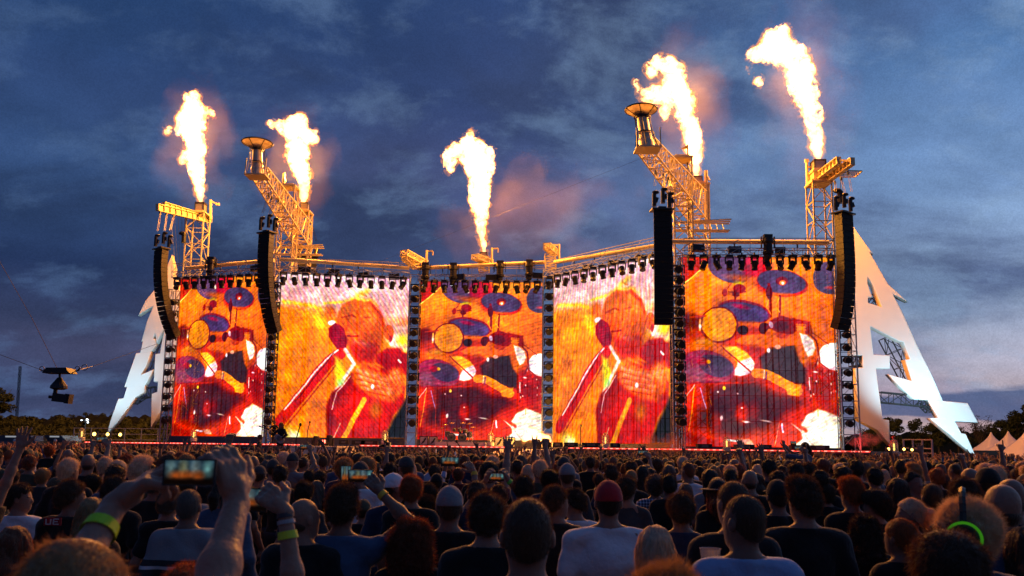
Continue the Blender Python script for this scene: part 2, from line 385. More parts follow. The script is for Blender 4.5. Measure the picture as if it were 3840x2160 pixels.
def paint_drummer(w, h):
    p = Paint(canvas(w, h, (250, 126, 20), (214, 54, 14)), 45, 1165, 40, 1400, 4)
    ell, line, poly = p.ell, p.line, p.poly
    poly([(40, 700), (560, 800), (1170, 780), (1170, 1160), (900, 1240), (40, 1400)], (196, 30, 18), .9, 60)
    poly([(40, 30), (250, 30), (250, 80), (45, 248)], (186, 28, 14)); line([(250, 78), (45, 250)], 10, (255, 205, 110))
    ell(430, 100, 190, 128, (84, 56, 88), 8); ell(610, 120, 105, 110, (206, 44, 60), 20, .9, 20); ell(560, 205, 150, 26, (235, 110, 50), 8, .8, 14)
    ell(490, 122, 12, 16, (255, 240, 200)); ell(470, 235, 36, 18, (220, 200, 50), 0, .8, 10); ell(525, 110, 30, 20, (120, 20, 30), 0, .8, 9)
    ell(668, 240, 78, 66, (200, 44, 22), 40, .9, 12); ell(790, 232, 184, 97, (190, 40, 40), 8); ell(782, 222, 178, 86, (74, 56, 88), 8)
    ell(785, 215, 44, 30, (120, 16, 30)); ell(790, 228, 24, 16, (255, 120, 80)); ell(792, 232, 8, 7, (255, 245, 235)); ell(760, 310, 110, 12, (240, 110, 50), 4, .7, 8)
    ell(1135, 190, 122, 118, (74, 60, 90), 10); ell(1150, 260, 40, 12, (230, 90, 80), 0, .8, 8)
    line([(395, 295), (520, 292)], 8, (110, 10, 20)); ell(365, 300, 20, 27, (168, 24, 24)); ell(472, 270, 46, 34, (158, 22, 34)); ell(445, 310, 26, 20, (110, 12, 24)); line([(372, 290), (415, 232)], 8, (200, 60, 40)); line([(440, 290), (440, 370)], 12, (120, 14, 24))
    line([(690, 240), (700, 470)], 20, (126, 16, 22)); line([(770, 320), (765, 480)], 16, (126, 16, 22)); line([(690, 330), (665, 400), (700, 455)], 8, (240, 150, 60)); line([(765, 330), (735, 400), (765, 440)], 7, (240, 150, 60)); ell(690, 300, 26, 48, (90, 10, 24))
    ell(500, 438, 196, 84, (150, 24, 40), 8); ell(500, 444, 186, 72, (74, 54, 92), 8); ell(480, 400, 60, 16, (200, 50, 70), 10, .7, 8); ell(520, 522, 150, 14, (235, 110, 40), 4, .6, 8)
    poly([(320, 560), (700, 540), (720, 700), (420, 700), (280, 660)], (186, 30, 18), .8, 20)
    ell(112, 545, 92, 92, (110, 10, 12), 0, 1, 16); ell(150, 620, 130, 60, (210, 50, 20), 0, .8, 20)
    ell(318, 535, 138, 134, (120, 18, 24)); ell(318, 533, 124, 122, (246, 142, 50)); line([(180, 500), (180, 570)], 16, (255, 170, 110)); line([(110, 485), (225, 470)], 12, (200, 50, 30)); ell(182, 545, 10, 16, (255, 240, 220)); line([(205, 590), (260, 660), (300, 700)], 8, (150, 20, 20))
    ell(200, 680, 80, 50, (240, 140, 50), 0, .9, 16)
    ell(490, 575, 40, 34, (40, 14, 22)); ell(650, 560, 42, 46, (70, 14, 24))
    poly([(430, 650), (500, 610), (650, 600), (690, 650), (690, 700), (560, 700), (470, 672)], (236, 104, 44)); ell(740, 620, 90, 78, (232, 100, 44)); ell(790, 650, 90, 50, (226, 92, 40))
    poly([(660, 560), (690, 500), (780, 465), (860, 490), (890, 560), (850, 605), (770, 600), (700, 560)], (132, 16, 22)); ell(700, 530, 16, 26, (210, 170, 190), -20); ell(775, 540, 50, 36, (96, 12, 28)); ell(780, 610, 60, 20, (190, 60, 40), 12)
    poly([(850, 480), (985, 505), (1000, 590), (950, 600), (940, 540), (860, 530)], (150, 18, 18)); 
    for qx in range(4):
        for qy in range(3): ell(885 + 20 * qx, 528 + 17 * qy, 9, 7, (236, 130, 50), 0, .8, 4)
    poly([(480, 680), (640, 690), (700, 860), (760, 940), (650, 960), (540, 880)], (180, 26, 18), .9, 20)
    poly([(690, 700), (760, 690), (860, 660), (900, 760), (945, 850), (940, 960), (860, 950), (780, 930), (640, 880), (600, 770)], (44, 28, 36), .95, 14); poly([(865, 640), (930, 690), (990, 800), (950, 840), (900, 790)], (206, 90, 30), .9, 12); ell(850, 640, 60, 36, (226, 92, 40), -20); ell(740, 690, 22, 16, (250, 170, 150)); ell(675, 715, 12, 18, (250, 220, 230))
    poly([(903, 588), (960, 602), (1005, 645), (1020, 700), (995, 745), (960, 762), (930, 690)], (252, 232, 214)); line([(980, 600), (1030, 650), (1040, 760), (1000, 850)], 14, (120, 14, 18)); ell(1150, 760, 116, 100, (255, 246, 238)); line([(1035, 700), (1045, 800), (1110, 860)], 9, (150, 20, 20))
    line([(990, 580), (1110, 670)], 6, (150, 30, 20)); poly([(960, 800), (1170, 870), (1170, 1010), (1060, 1120), (950, 1000)], (150, 16, 20), .8, 24)
    for k in range(26):
        ell(950 + 210 * rng.rand(), 780 + 330 * rng.rand(), 3 + 4 * rng.rand(), 3 + 10 * rng.rand(), [(255, 220, 210), (240, 60, 40), (60, 8, 12)][k % 3], 0, .9, 3)
    line([(965, 910), (963, 990)], 8, (255, 220, 210)); ell(1010, 866, 16, 6, (255, 240, 235))
    ell(300, 760, 200, 62, (222, 96, 40), 20, .9, 14); poly([(330, 698), (440, 690), (520, 735), (552, 775), (450, 810), (420, 780)], (246, 168, 78))
    poly([(395, 892), (430, 850), (450, 800), (545, 765), (570, 812), (560, 862), (510, 892), (460, 900)], (250, 214, 208)); line([(330, 690), (450, 790), (555, 885)], 12, (176, 40, 30))
    ell(235, 840, 195, 120, (150, 60, 80), 12); ell(290, 830, 130, 78, (70, 48, 74), 14); ell(110, 900, 90, 70, (110, 66, 84), 0, .8, 24); ell(235, 800, 18, 14, (250, 180, 80)); ell(190, 800, 36, 26, (170, 30, 40), 0, .8, 8); ell(270, 930, 150, 12, (200, 100, 110), 6, .7, 8)
    poly([(225, 985), (420, 930), (560, 940), (700, 1000), (850, 1030), (905, 1090), (800, 1170), (640, 1290), (380, 1330), (150, 1260), (150, 1150), (220, 1110)], (52, 26, 34), .86, 44)
    line([(575, 880), (650, 885), (800, 960), (880, 1000)], 66, (240, 136, 66)); line([(640, 860), (632, 920)], 8, (255, 225, 190)); line([(655, 870), (648, 925)], 8, (120, 60, 130)); poly([(780, 960), (908, 950), (885, 1040), (800, 1028)], (244, 150, 70)); line([(600, 930), (780, 1010)], 26, (190, 40, 24), .8, 10)
    line([(60, 970), (560, 940)], 14, (180, 40, 30)); ell(345, 985, 12, 14, (250, 190, 90))
    for a, b, c_ in (((130, 965), (52, 1070), (250, 180, 170)), ((130, 985), (84, 1290), (255, 160, 90)), ((172, 990), (214, 1130), (190, 160, 210)), ((215, 990), (222, 1290), (190, 60, 40))): line([a, b], 8, c_, .9)
    ell(285, 1225, 30, 56, (170, 24, 16), 0, .9, 14); ell(470, 1170, 44, 66, (196, 34, 22), 0, .9, 16); ell(560, 1140, 30, 50, (120, 14, 14), 0, .7, 16)
    for x, y, rx, ry in ((320, 1200, 10, 18), (498, 1222, 26, 7), (648, 1220, 34, 5), (470, 1130, 6, 6), (300, 1012, 6, 6), (440, 1028, 6, 5)): ell(x, y, rx, ry, (250, 210, 200), 10)
    poly([(780, 1180), (920, 1120), (1170, 1090), (1170, 1190), (900, 1250), (860, 1400), (560, 1400), (650, 1280)], (196, 40, 20), .8, 30)
    poly([(820, 1402), (900, 1340), (893, 1240), (940, 1168), (1020, 1128), (1085, 1148), (1172, 1180), (1178, 1402)], (255, 240, 214), 1, 8); line([(1018, 1130), (1018, 1180)], 6, (210, 170, 60)); ell(950, 1190, 22, 16, (255, 255, 255))
    line([(830, 1235), (910, 1300), (985, 1392)], 14, (230, 190, 170)); line([(760, 1235), (765, 1295)], 12, (230, 220, 240)); line([(740, 1235), (700, 1390)], 6, (230, 160, 140)); line([(790, 1200), (930, 1280)], 26, (200, 40, 20), .8, 8)
    line([(360, 1355), (430, 1362)], 14, (235, 225, 220)); poly([(430, 1345), (520, 1345), (560, 1388), (470, 1385)], (220, 160, 140), .9); poly([(40, 1300), (360, 1375), (380, 1402), (40, 1402)], (150, 16, 14), .9, 20)
    p.mottle(.16, 110, 5); p.mottle(.14, 22, 6); return p.i

def paint_singer(w, h):
    im = canvas(w, h, (236, 190, 196), (244, 120, 44)); p = Paint(im, 60, 1165, 120, 1400, 3.5)
    ell, line, poly = p.ell, p.line, p.poly
    poly([(40, 380), (480, 400), (560, 470), (1200, 480), (1200, 1420), (40, 1420)], (246, 130, 44), 1, 60); poly([(40, 900), (600, 900), (1200, 1000), (1200, 1420), (40, 1420)], (246, 122, 44), .8, 120)
    poly([(960, 480), (1170, 500), (1170, 720), (1040, 700), (960, 600)], (232, 190, 190), .8, 26); ell(1120, 620, 46, 46, (206, 200, 50), 0, .8, 24)
    line([(110, 345), (340, 365), (420, 400)], 26, (252, 190, 70), .9, 12); line([(450, 345), (600, 330)], 18, (250, 226, 80), .9, 9); ell(150, 352, 30, 12, (200, 240, 120), 0, .8, 8); ell(420, 500, 60, 44, (226, 226, 90), 60, .7, 26); ell(505, 420, 46, 48, (226, 112, 76), 0, .9, 16); ell(515, 500, 32, 20, (255, 250, 250))
    line([(730, 270), (810, 235)], 40, (246, 206, 90), .8, 14); line([(760, 255), (800, 275)], 12, (210, 110, 60), .8, 6); poly([(590, 330), (700, 280), (850, 300), (900, 350), (700, 330)], (250, 214, 96), .9, 12)
    poly([(560, 440), (600, 350), (700, 305), (830, 320), (920, 400), (965, 520), (955, 640), (900, 730), (840, 800), (740, 780), (660, 640), (600, 580), (560, 520)], (230, 100, 62), 1, 9)
    ell(670, 420, 80, 90, (238, 132, 90), -20, .8, 36); ell(830, 430, 90, 110, (240, 126, 84), 0, .7, 40); line([(830, 330), (920, 410), (955, 500)], 22, (200, 54, 36), .9, 10); ell(770, 560, 100, 80, (236, 110, 80), 0, .7, 30)
    line([(600, 455), (680, 432), (720, 450)], 12, (170, 40, 40), .7, 6); line([(780, 450), (840, 445)], 12, (180, 50, 40), .6, 6); line([(650, 600), (740, 598)], 11, (160, 24, 30), .9, 5); line([(655, 470), (640, 560)], 12, (190, 60, 50), .6, 6)
    poly([(660, 640), (760, 640), (900, 640), (940, 700), (900, 800), (820, 850), (720, 800), (670, 720)], (196, 48, 44), .9, 30); ell(800, 660, 90, 26, (220, 130, 120), 10, .6, 16)
    ell(1000, 560, 42, 60, (224, 100, 70)); ell(1028, 640, 18, 32, (250, 226, 210)); ell(1020, 610, 14, 30, (190, 40, 40))
    poly([(490, 545), (545, 500), (620, 540), (655, 640), (640, 710), (590, 740), (540, 670), (498, 610)], (150, 22, 42), 1, 6)
    for k in range(8): line([(520 + 6 * k, 545 + 18 * k), (610 + 4 * k, 540 + 18 * k)], 4, (206, 70, 80), .6, 3)
    line([(600, 740), (500, 810), (130, 1280)], 92, (206, 30, 28), 1, 5); line([(575, 715), (480, 790), (160, 1190)], 14, (250, 240, 230), .9, 4); line([(540, 740), (250, 1120)], 8, (60, 14, 20), .8, 4); line([(590, 800), (180, 1320)], 12, (150, 16, 22), .8, 6)
    poly([(556, 765), (600, 800), (655, 900), (620, 970), (575, 990), (560, 900)], (236, 226, 74), .95, 18); line([(636, 708), (716, 820), (560, 1060)], 30, (250, 222, 214), .95, 8); ell(610, 970, 36, 34, (150, 220, 120), 0, .7, 16)
    poly([(905, 740), (990, 690), (1100, 690), (1165, 730), (1165, 900), (1000, 870), (900, 800)], (178, 30, 34), 1, 10); line([(1090, 780), (1110, 800)], 16, (255, 240, 230)); ell(1145, 700, 26, 20, (250, 190, 120), 0, .8, 8)
    poly([(503, 1160), (540, 1060), (640, 985), (720, 870), (900, 830), (1100, 900), (1150, 1000), (1150, 1120), (1060, 1220), (990, 1402), (515, 1402)], (200, 24, 16), 1, 9)
    poly([(500, 1160), (545, 1050), (640, 980), (700, 900), (720, 960), (620, 1070), (560, 1200), (560, 1402), (515, 1402)], (128, 16, 22), .9, 16); line([(690, 920), (580, 1050), (550, 1180)], 9, (240, 190, 180), .9, 4)
    poly([(720, 860), (800, 840), (1000, 900), (1060, 850), (1130, 930), (1140, 1040), (1060, 1120), (900, 1090), (760, 1010), (700, 940)], (236, 110, 76), 1, 14)
    for k in range(4): line([(740 + 20 * k, 870 + 44 * k), (1010 + 10 * k, 940 + 36 * k)], 22, (246, 150, 116), .8, 12); line([(730 + 20 * k, 894 + 44 * k), (1000, 962 + 36 * k)], 6, (180, 44, 34), .8, 5)
    ell(1070, 900, 60, 60, (240, 130, 92), 0, .9, 24); ell(878, 995, 14, 18, (255, 240, 240)); line([(800, 805), (930, 860)], 26, (240, 120, 80), .9, 8)
    line([(810, 1100), (655, 1402)], 44, (246, 160, 76), 1, 5); line([(620, 1290), (570, 1402)], 10, (220, 190, 170), .8, 4); ell(910, 1180, 46, 60, (214, 150, 40), 0, .6, 30)
    poly([(985, 1402), (1060, 1260), (1150, 1110), (1175, 1080), (1175, 1402)], (12, 14, 14), 1, 16)
    ell(200, 1360, 60, 46, (250, 226, 130), 0, .8, 30); ell(240, 1390, 50, 30, (230, 240, 190), 0, .8, 20)
    p.mottle(.14, 90, 9); p.mottle(.12, 20, 16); return p.i

def image(name, arr):
    h, w = arr.shape[:2]; im = bpy.data.images.new(name, w, h)
    a = np.ones((h, w, 4), np.float32); a[..., :3] = arr[::-1] / 255; im.pixels.foreach_set(a.ravel()); im.update(); im.pack(); return im

def led_mat(name, img, strength):
    m = bpy.data.materials.new(name); m.use_nodes = True; T = NT(m.node_tree)
    tx = T.n('ShaderNodeTexImage', image=img, interpolation='Linear'); tx.extension = 'EXTEND'
    sc_ = T.mix(1.0, tx.outputs[0], tx.outputs[0], 'MULTIPLY')
    sat = T.n('ShaderNodeHueSaturation', i_Saturation=1.1, i_Value=1.0, i_Color=tx.outputs[0]).outputs[0]
    e = T.n('ShaderNodeEmission', i_Color=sat, i_Strength=strength)
    t = T.n('ShaderNodeBsdfTransparent', i_Color=(.15, .15, .15, 1))
    a = T.n('ShaderNodeAddShader', i_0=e.outputs[0], i_1=t.outputs[0])
    T.link(a.outputs[0], T.n('ShaderNodeOutputMaterial').inputs[0]); return m

drum = paint_drummer(560, 700); sing = paint_singer(560, 700)
SCR = [  # bottom-left, top-left, bottom-right, top-right pixels, Y left, Y right
    ('drum', (640, 1636), (675, 1048), (986, 1636), (1015, 1030), 71.8, 69.6, 'leftmost'),
    ('sing', (1016, 1637), (1052, 1020), (1519, 1646), (1536, 1050), 68.9, 70.5, 'second'),
    ('drum', (1558, 1646), (1574, 1054), (2033, 1654), (2035, 1060), 71.4, 71.2, 'middle'),
    ('sing', (2074, 1657), (2078, 1040), (2517, 1671), (2536, 957), 68.3, 59.3, 'fourth'),
    ('drum', (2564, 1676), (2562, 968), (3150, 1678), (3120, 962), 59.3, 58.8, 'rightmost')]
ORD = ['leftmost', 'second', 'middle', 'fourth', 'rightmost']
imgs = {('drum', 0): image('drummer_a', finish(drum.copy(), 3, R(62), .05)), ('drum', 1): image('drummer_b', finish(drum.copy(), 8, R(70), .04)),
        ('drum', 2): image('drummer_c', finish(drum.copy(), 4, R(58), .03)), ('sing', 0): image('singer_a', finish(sing.copy(), 6, R(-38), .06)), ('sing', 1): image('singer_b', finish(sing.copy(), 12, R(8), .055))}
SP = []
for i, (kind, bl, tl, br, tr, yl, yr, nm) in enumerate(SCR):
    A, B = P(*bl, yl), P(*br, yr); z0 = (A.z + B.z) / 2; z1 = (P(*tl, yl).z + P(*tr, yr).z) / 2
    A = Vector((A.x, yl, 0)); B = Vector((B.x, yr, 0)); L = (B - A).length; u = (B - A) / L; nrm = Vector((u.y, -u.x, 0))
    SP.append((A, B, z0, z1, u, nrm, L))
    what = 'a drummer in orange light' if kind == 'drum' else 'a singer and microphone'
    side = {0: 'leftmost of five', 1: 'left of the centre screen', 2: 'standing behind the drum kit', 3: 'right of the drum kit', 4: 'beside the big white letter A'}[i]
    root = empty('video_screen', ((A + B) / 2 + Vector((0, 0, z0))), f'giant LED screen with {what}, {side}', 'video screen', 'giant video screens across the back of the stage')
    inv = Matrix.Translation(-root.location)
    me = bpy.data.meshes.new('led_panel'); vs = [A + Vector((0, 0, z0)), B + Vector((0, 0, z0)), B + Vector((0, 0, z1)), A + Vector((0, 0, z1))]
    bk = [v - nrm * .05 for v in vs]
    mb = MB(); mb.add(vs, [(0, 1, 2, 3)]); me = mb.mesh('led_panel', led_mat('led_picture', imgs[(kind, [0, 0, 1, 1, 2][i])], [1.3, 1.28, 1.28, 1.26, 1.28][i]))
    uv = me.uv_layers.new(name='UVMap'); 
    for k, c in enumerate(((0, 0), (1, 0), (1, 1), (0, 1))): uv.data[k].uv = c
    me.transform(inv); link('led_panel', me, root)
    fr = MB(); q = u.to_track_quat('X', 'Z').to_matrix()
    for a, b in ((vs[0], vs[3]), (vs[1], vs[2])): fr.bar(a - nrm * .1, b - nrm * .1, .07)
    fr.bar(vs[3] - nrm * .1, vs[2] - nrm * .1, .07); fr.bar(vs[0] - nrm * .1, vs[1] - nrm * .1, .07)
    me = fr.mesh('screen_frame', M_steel); me.transform(inv); link('screen_frame', me, root)
    # lattice that shows through the dark areas
    la = MB(); nb = int(L / .44)
    for k in range(nb + 1):
        a = A.lerp(B, k / nb) - nrm * .5; r = .075 if k % 5 == 0 else .042
        la.bar(a, a + Vector((0, 0, z1)), r, 4)
    for z in np.arange(z0, z1 - .3, .95):
        la.bar(A - nrm * .5 + Vector((0, 0, z)), B - nrm * .5 + Vector((0, 0, z)), .03 if (z - z0) % 1.9 < .5 else .022)
    for k in range(0, nb, 2):
        for j, z in enumerate(np.arange(z0, z1 - 1, .95)):
            a = A.lerp(B, (k + (j % 2)) / nb) - nrm * .5; b = A.lerp(B, (k + 1 - (j % 2)) / nb) - nrm * .5
            la.bar(a + Vector((0, 0, z)), b + Vector((0, 0, z + .95)), .018, 3)
    for k in range(0, nb, 5):
        a = A.lerp(B, k / nb) - nrm * 2.4; la.bar(a, a + Vector((0, 0, z1)), .07, 4)
        for z in np.arange(0.5, z1, 1.9): la.bar(a + Vector((0, 0, z)), a + nrm * 1.9 + Vector((0, 0, z + .9)), .03, 3)
    me = la.mesh('support_lattice', M_steel); me.transform(inv); link('support_lattice', me, root)
# ------------------------------------------------------------ trusses
def truss(ch, br, a, b, w, h, bays, rc=.05, rb=.03, up=Vector((0, 0, 1)), w2=None, h2=None, rungs=True):
    """box truss from a to b; ch and br are the MBs of chords and braces"""
    a = Vector(a); b = Vector(b); d = (b - a).normalized(); s = d.cross(up)
    if s.length < 1e-3: s = Vector((1, 0, 0))
    s.normalize(); t = s.cross(d).normalized(); w2 = w2 or w; h2 = h2 or h
    def cor(f):
        c = a.lerp(b, f); ww = (w + (w2 - w) * f) / 2; hh = (h + (h2 - h) * f) / 2
        return [c + s * x * ww + t * y * hh for x, y in ((-1, -1), (1, -1), (1, 1), (-1, 1))]
    c0, c1 = cor(0), cor(1)
    for p, q in zip(c0, c1): ch.bar(p, q, rc)
    for k in range(bays):
        p, q = cor(k / bays), cor((k + 1) / bays)
        for i in range(4):
            j = (i + 1) % 4
            if (k + i) % 2: br.bar(p[i], q[j], rb, 4, caps=False)
            else: br.bar(p[j], q[i], rb, 4, caps=False)
            if rungs: br.bar(p[i], p[j], rb, 4, caps=False)
    for i in range(4): br.bar(c1[i], c1[(i + 1) % 4], rb)
    return c0, c1

def built(root, **parts):
    """parts given in world space become children of the root"""
    inv = Matrix.Translation(-root.location)
    for k, (mb, m) in parts.items():
        for one in (mb if isinstance(mb, list) else [mb]): me = one.mesh(k, m); me.transform(inv); link(k, me, root)

def chain_hoist(mb_c, mb_h, a, b):
    mb_c.bar(a, b, .022, 4, caps=False); mb_c.bar(a + Vector((.12, 0, 0)), b + Vector((.12, 0, .3)), .018, 4, caps=False)

# header pipes over the screens
PIPE = [((698, 1006), (1028, 976), 71.3, 69.0), ((1051, 972), (1535, 1006), 68.3, 70.0), ((1565, 1006), (2042, 984), 70.6, 70.6), ((2080, 984), (2485, 918), 67.8, 59.5), ((2520, 905), (3108, 909), 58.8, 58.2)]
for i, (a, b, ya, yb) in enumerate(PIPE):
    A, B = P(*a, ya), P(*b, yb); n = 6; r = empty('roof_pipe', A, f'long pale round pipe running above the {ORD[i]} video screen', 'pipe', 'pipes along the top of the stage')
    mb = MB(); mb.bar(A, B, .17, 12); jn = []
    for k in range(1, 5): c = A.lerp(B, k / 5); jn.append(MB()); jn[-1].bar(c, c - Vector((0, 0, .75)), .025, 4); jn[-1].box(c - Vector((0, 0, .28)), (.09, .09, .3))
    built(r, tube=(mb, M_white), hanger=(jn, M_black))

# light trusses under the pipes
LT = []
for i, (A, B, z0, z1, u, nrm, L) in enumerate(SP):
    a = A + nrm * 1.0 + Vector((0, 0, z1 + .12)); b = B + nrm * 1.0 + Vector((0, 0, z1 + .12))
    r = empty('lighting_truss', a, f'silver lighting truss with black lamps over the {ORD[i]} video screen', 'lighting truss', 'lighting trusses over the screens')
    ch, br, ra, rp = MB(), MB(), [], []; n = int(L / .8)
    truss(ch, br, a, b, .7, .5, n, .035, .022, rungs=True)
    up = Vector((0, 0, .25)); 
    for off, hh in ((.35, .95), (-.35, .95)):
        o = nrm * off; ra.append(MB()); ra[-1].bar(a + o + up + Vector((0, 0, hh - .2)), b + o + up + Vector((0, 0, hh - .2)), .03)
    for k in range(0, n + 1):
        c = a.lerp(b, k / n); o = nrm * .35
        if k % 3 != 1: rp.append(MB()); rp[-1].bar(c + o + up, c + o + up + Vector((0, 0, .75)), .022, 4)
        if k % 4 == 0 and k < n: rp.append(MB()); rp[-1].bar(c + o + up, a.lerp(b, (k + 1) / n) + o + up + Vector((0, 0, .7)), .02, 4)
    built(r, chord=(ch, M_alu), bracing=(br, M_alu), handrail=(ra, M_white), rail_post=(rp, M_alu))
    LT.append((a, b, nrm))

# ------------------------------------------------------------ moving lights
def fixture(s=1.0, lens=None):
    r = empty('moving_light'); y = MB(); y.box((0, 0, -.06), (.34, .3, .13)); y.bar((0, 0, 0), (0, 0, .14), .04)
    y.box((-.19, 0, -.26), (.045, .12, .36)); y.box((.19, 0, -.26), (.045, .12, .36)); y.build('yoke', M_black, r)
    h = MB(); h.lathe([(.08, .16), (.15, .12), (.155, -.08), (.135, -.2), (.16, -.3), (.15, -.32)], 12)
    head = h.build('lamp_head', M_black, r); head.location = (0, 0, -.42)
    l = MB(); l.lathe([(.02, -.322), (.13, -.325), (.02, -.33)], 12); l.build('lens', lens or mat('dark_lens', (.02, .02, .025), .35, spec=.4), head)
    return r
fx = fixture(); cnt = 0; first = True
NL = [10, 12, 12, 12, 12]
for i, (a, b, nrm) in enumerate(LT):
    for k in range(NL[i]):
        o = fx if first else copy_tree(fx); first = False
        c = a.lerp(b, (k + .6) / (NL[i] + .2)) + nrm * .2 - Vector((0, 0, .27))
        s = 1.5; o.location = c; o.scale = (s, s, s); o.rotation_euler = (0, 0, random.uniform(-.8, .8))
        hd = [q for q in o.children if q.name.startswith('lamp_head')][0]
        hd.rotation_euler = (random.choice((.15, -.5, -.2, .5)) + random.uniform(-.2, .2), random.uniform(-.3, .3), 0)
        t = (k + .5) / NL[i]; num = ['first', 'second', 'third', 'fourth', 'fifth', 'sixth', 'seventh', 'eighth', 'ninth', 'tenth', 'eleventh', 'twelfth'][k]
        tag(o, f'black moving light, {num} from the left in the row above the {ORD[i]} screen', 'stage light', 'moving lights hanging from the light trusses')
# big profile lamps and boxes standing on the trusses
spot_lens = emat('lit_lens_white', (.9, .95, 1.0), 5.0)
def big_spot(lit):
    r = empty('profile_spot'); m = MB(); m.lathe([(.12, 1.0), (.3, .96), (.33, .7), (.25, .62), (.25, .2), (.33, .14), (.3, .0)], 14); m.build('lamp_body', M_black, r)
    y = MB(); y.box((0, 0, 1.08), (.5, .34, .18)); y.box((-.38, 0, .7), (.05, .16, .7)); y.box((.38, 0, .7), (.05, .16, .7)); y.build('yoke', M_black, r)
    h = MB(); h.lathe([(.2, .0), (.24, -.1), (.17, -.34), (.2, -.46)], 12, rot=Matrix.Rotation(R(18), 3, 'X') @ Matrix.Rotation(R(12), 3, 'Y')); h.build('snoot', M_black, r)
    l = MB(); l.lathe([(.02, -.465), (.15, -.47), (.02, -.475)], 12, rot=Matrix.Rotation(R(18), 3, 'X') @ Matrix.Rotation(R(12), 3, 'Y')); l.build('lens', spot_lens if lit else MATS['dark_lens'], r)
    return r

for j, (px, py, Y, lit, lab) in enumerate([(790, 1012, 69.8, 0, 'black profile spot standing on the truss over the leftmost screen'), (1595, 1033, 70, 1, 'profile spot over the left end of the middle screen, beside the tower'),
        (1700, 1034, 70, 1, 'glowing profile spot over the middle screen above the drum kit'), (1875, 1026, 70, 0, 'profile spot over the middle screen right of its centre'), (1985, 1022, 70, 1, 'glowing profile spot over the right end of the middle screen'),
        (2880, 938, 57.6, 0, 'large black profile spot over the centre of the rightmost screen')]):
    o = big_spot(lit); q = P(px, py, Y); o.location = q - Vector((0, 0, .3)); o.scale = (1.25,) * 3; tag(o, lab, 'stage light', 'large profile spots above the trusses')
def fan_box():
    r = empty('dimmer_box'); m = MB(); m.box((0, 0, .3), (1.15, .4, .6)); m.build('case', M_black, r); f = MB()
    for x in (-.5, .5): f.box((x, 0, .31), (.05, .44, .66))
    f.build('case_edge', M_steel, r); return r
db = None
for j, (px, py, Y, w) in enumerate([(960, 1002, 68.9, 1), (1143, 1006, 68.2, 1.15), (1252, 1016, 68.6, 1), (1365, 1028, 69, 1), (1478, 1034, 69.5, 1), (1726, 1035, 70, .9), (1842, 1036, 70, 1), (2018, 1030, 70, 1.1), (2205, 1000, 66, 1), (2302, 985, 63.5, 1), (2408, 966, 61.5, 1), (2618, 928, 58, 1), (2755, 935, 58, 1), (2925, 938, 58, .8)]):
    o = fan_box() if j == 0 else copy_tree(db); db = db or o
    o.location = P(px, py + 14, Y); o.scale = (w * .8, 1, .8); o.rotation_euler = (random.uniform(-.25, .25), random.uniform(-.1, .1), random.uniform(-.4, .4))
    scn = ORD[0] if px < 1030 else ORD[1] if px < 1540 else ORD[2] if px < 2050 else ORD[3] if px < 2520 else ORD[4]
    kth = ['lone', 'first', 'second', 'third', 'last', 'first', 'second', 'last', 'first', 'second', 'last', 'first', 'second', 'last'][j]
    tag(o, f'{kth} black box lamp from the left standing on the truss over the {scn} screen', 'lamp box', 'black box lamps on the trusses')

# ------------------------------------------------------------ ladder towers with column lights between the screens
LAD = [((603, 1652), (655, 1085), 70.8, .62, 'at the left end of the stage', 1.25), ((1001, 1655), (1026, 1020), 68.0, .75, 'between the leftmost and second screens', 1.35), ((1538, 1665), (1556, 1030), 69.4, .9, 'between the second and middle screens', 1.45),
       ((2053, 1672), (2057, 1020), 69.0, .95, 'between the middle and fourth screens', 1.45), ((2538, 1690), (2549, 950), 57.6, .8, 'between the fourth and rightmost screens', 1.4), ((3190, 1692), (3176, 1010), 57.6, 1.2, 'at the right end of the stage', 1.2)]
cl = empty('column_light'); m = MB(); m.ball((0, 0, 0), (.26, .2, .2), 12, 8); m.lathe([(.17, 0), (.2, -.28), (.19, -.3)], 12, (0, -.05, 0), Matrix.Rotation(R(-75), 3, 'X')); m.build('lamp_head', M_black, cl)
m = MB(); m.box((.3, .05, 0), (.06, .12, .42)); m.box((-.3, .05, 0), (.06, .12, .42)); m.box((0, .14, .24), (.66, .12, .07)); m.build('yoke', M_black, cl)
m = MB(); m.ball((.05, -.24, -.08), (.085, .05, .085), 10, 6); m.build('lamp_glow', emat('amber_lamp', (1.0, .42, .05), 3.5), cl)
firstc = True; NC = [11, 14, 13, 13, 15, 12]
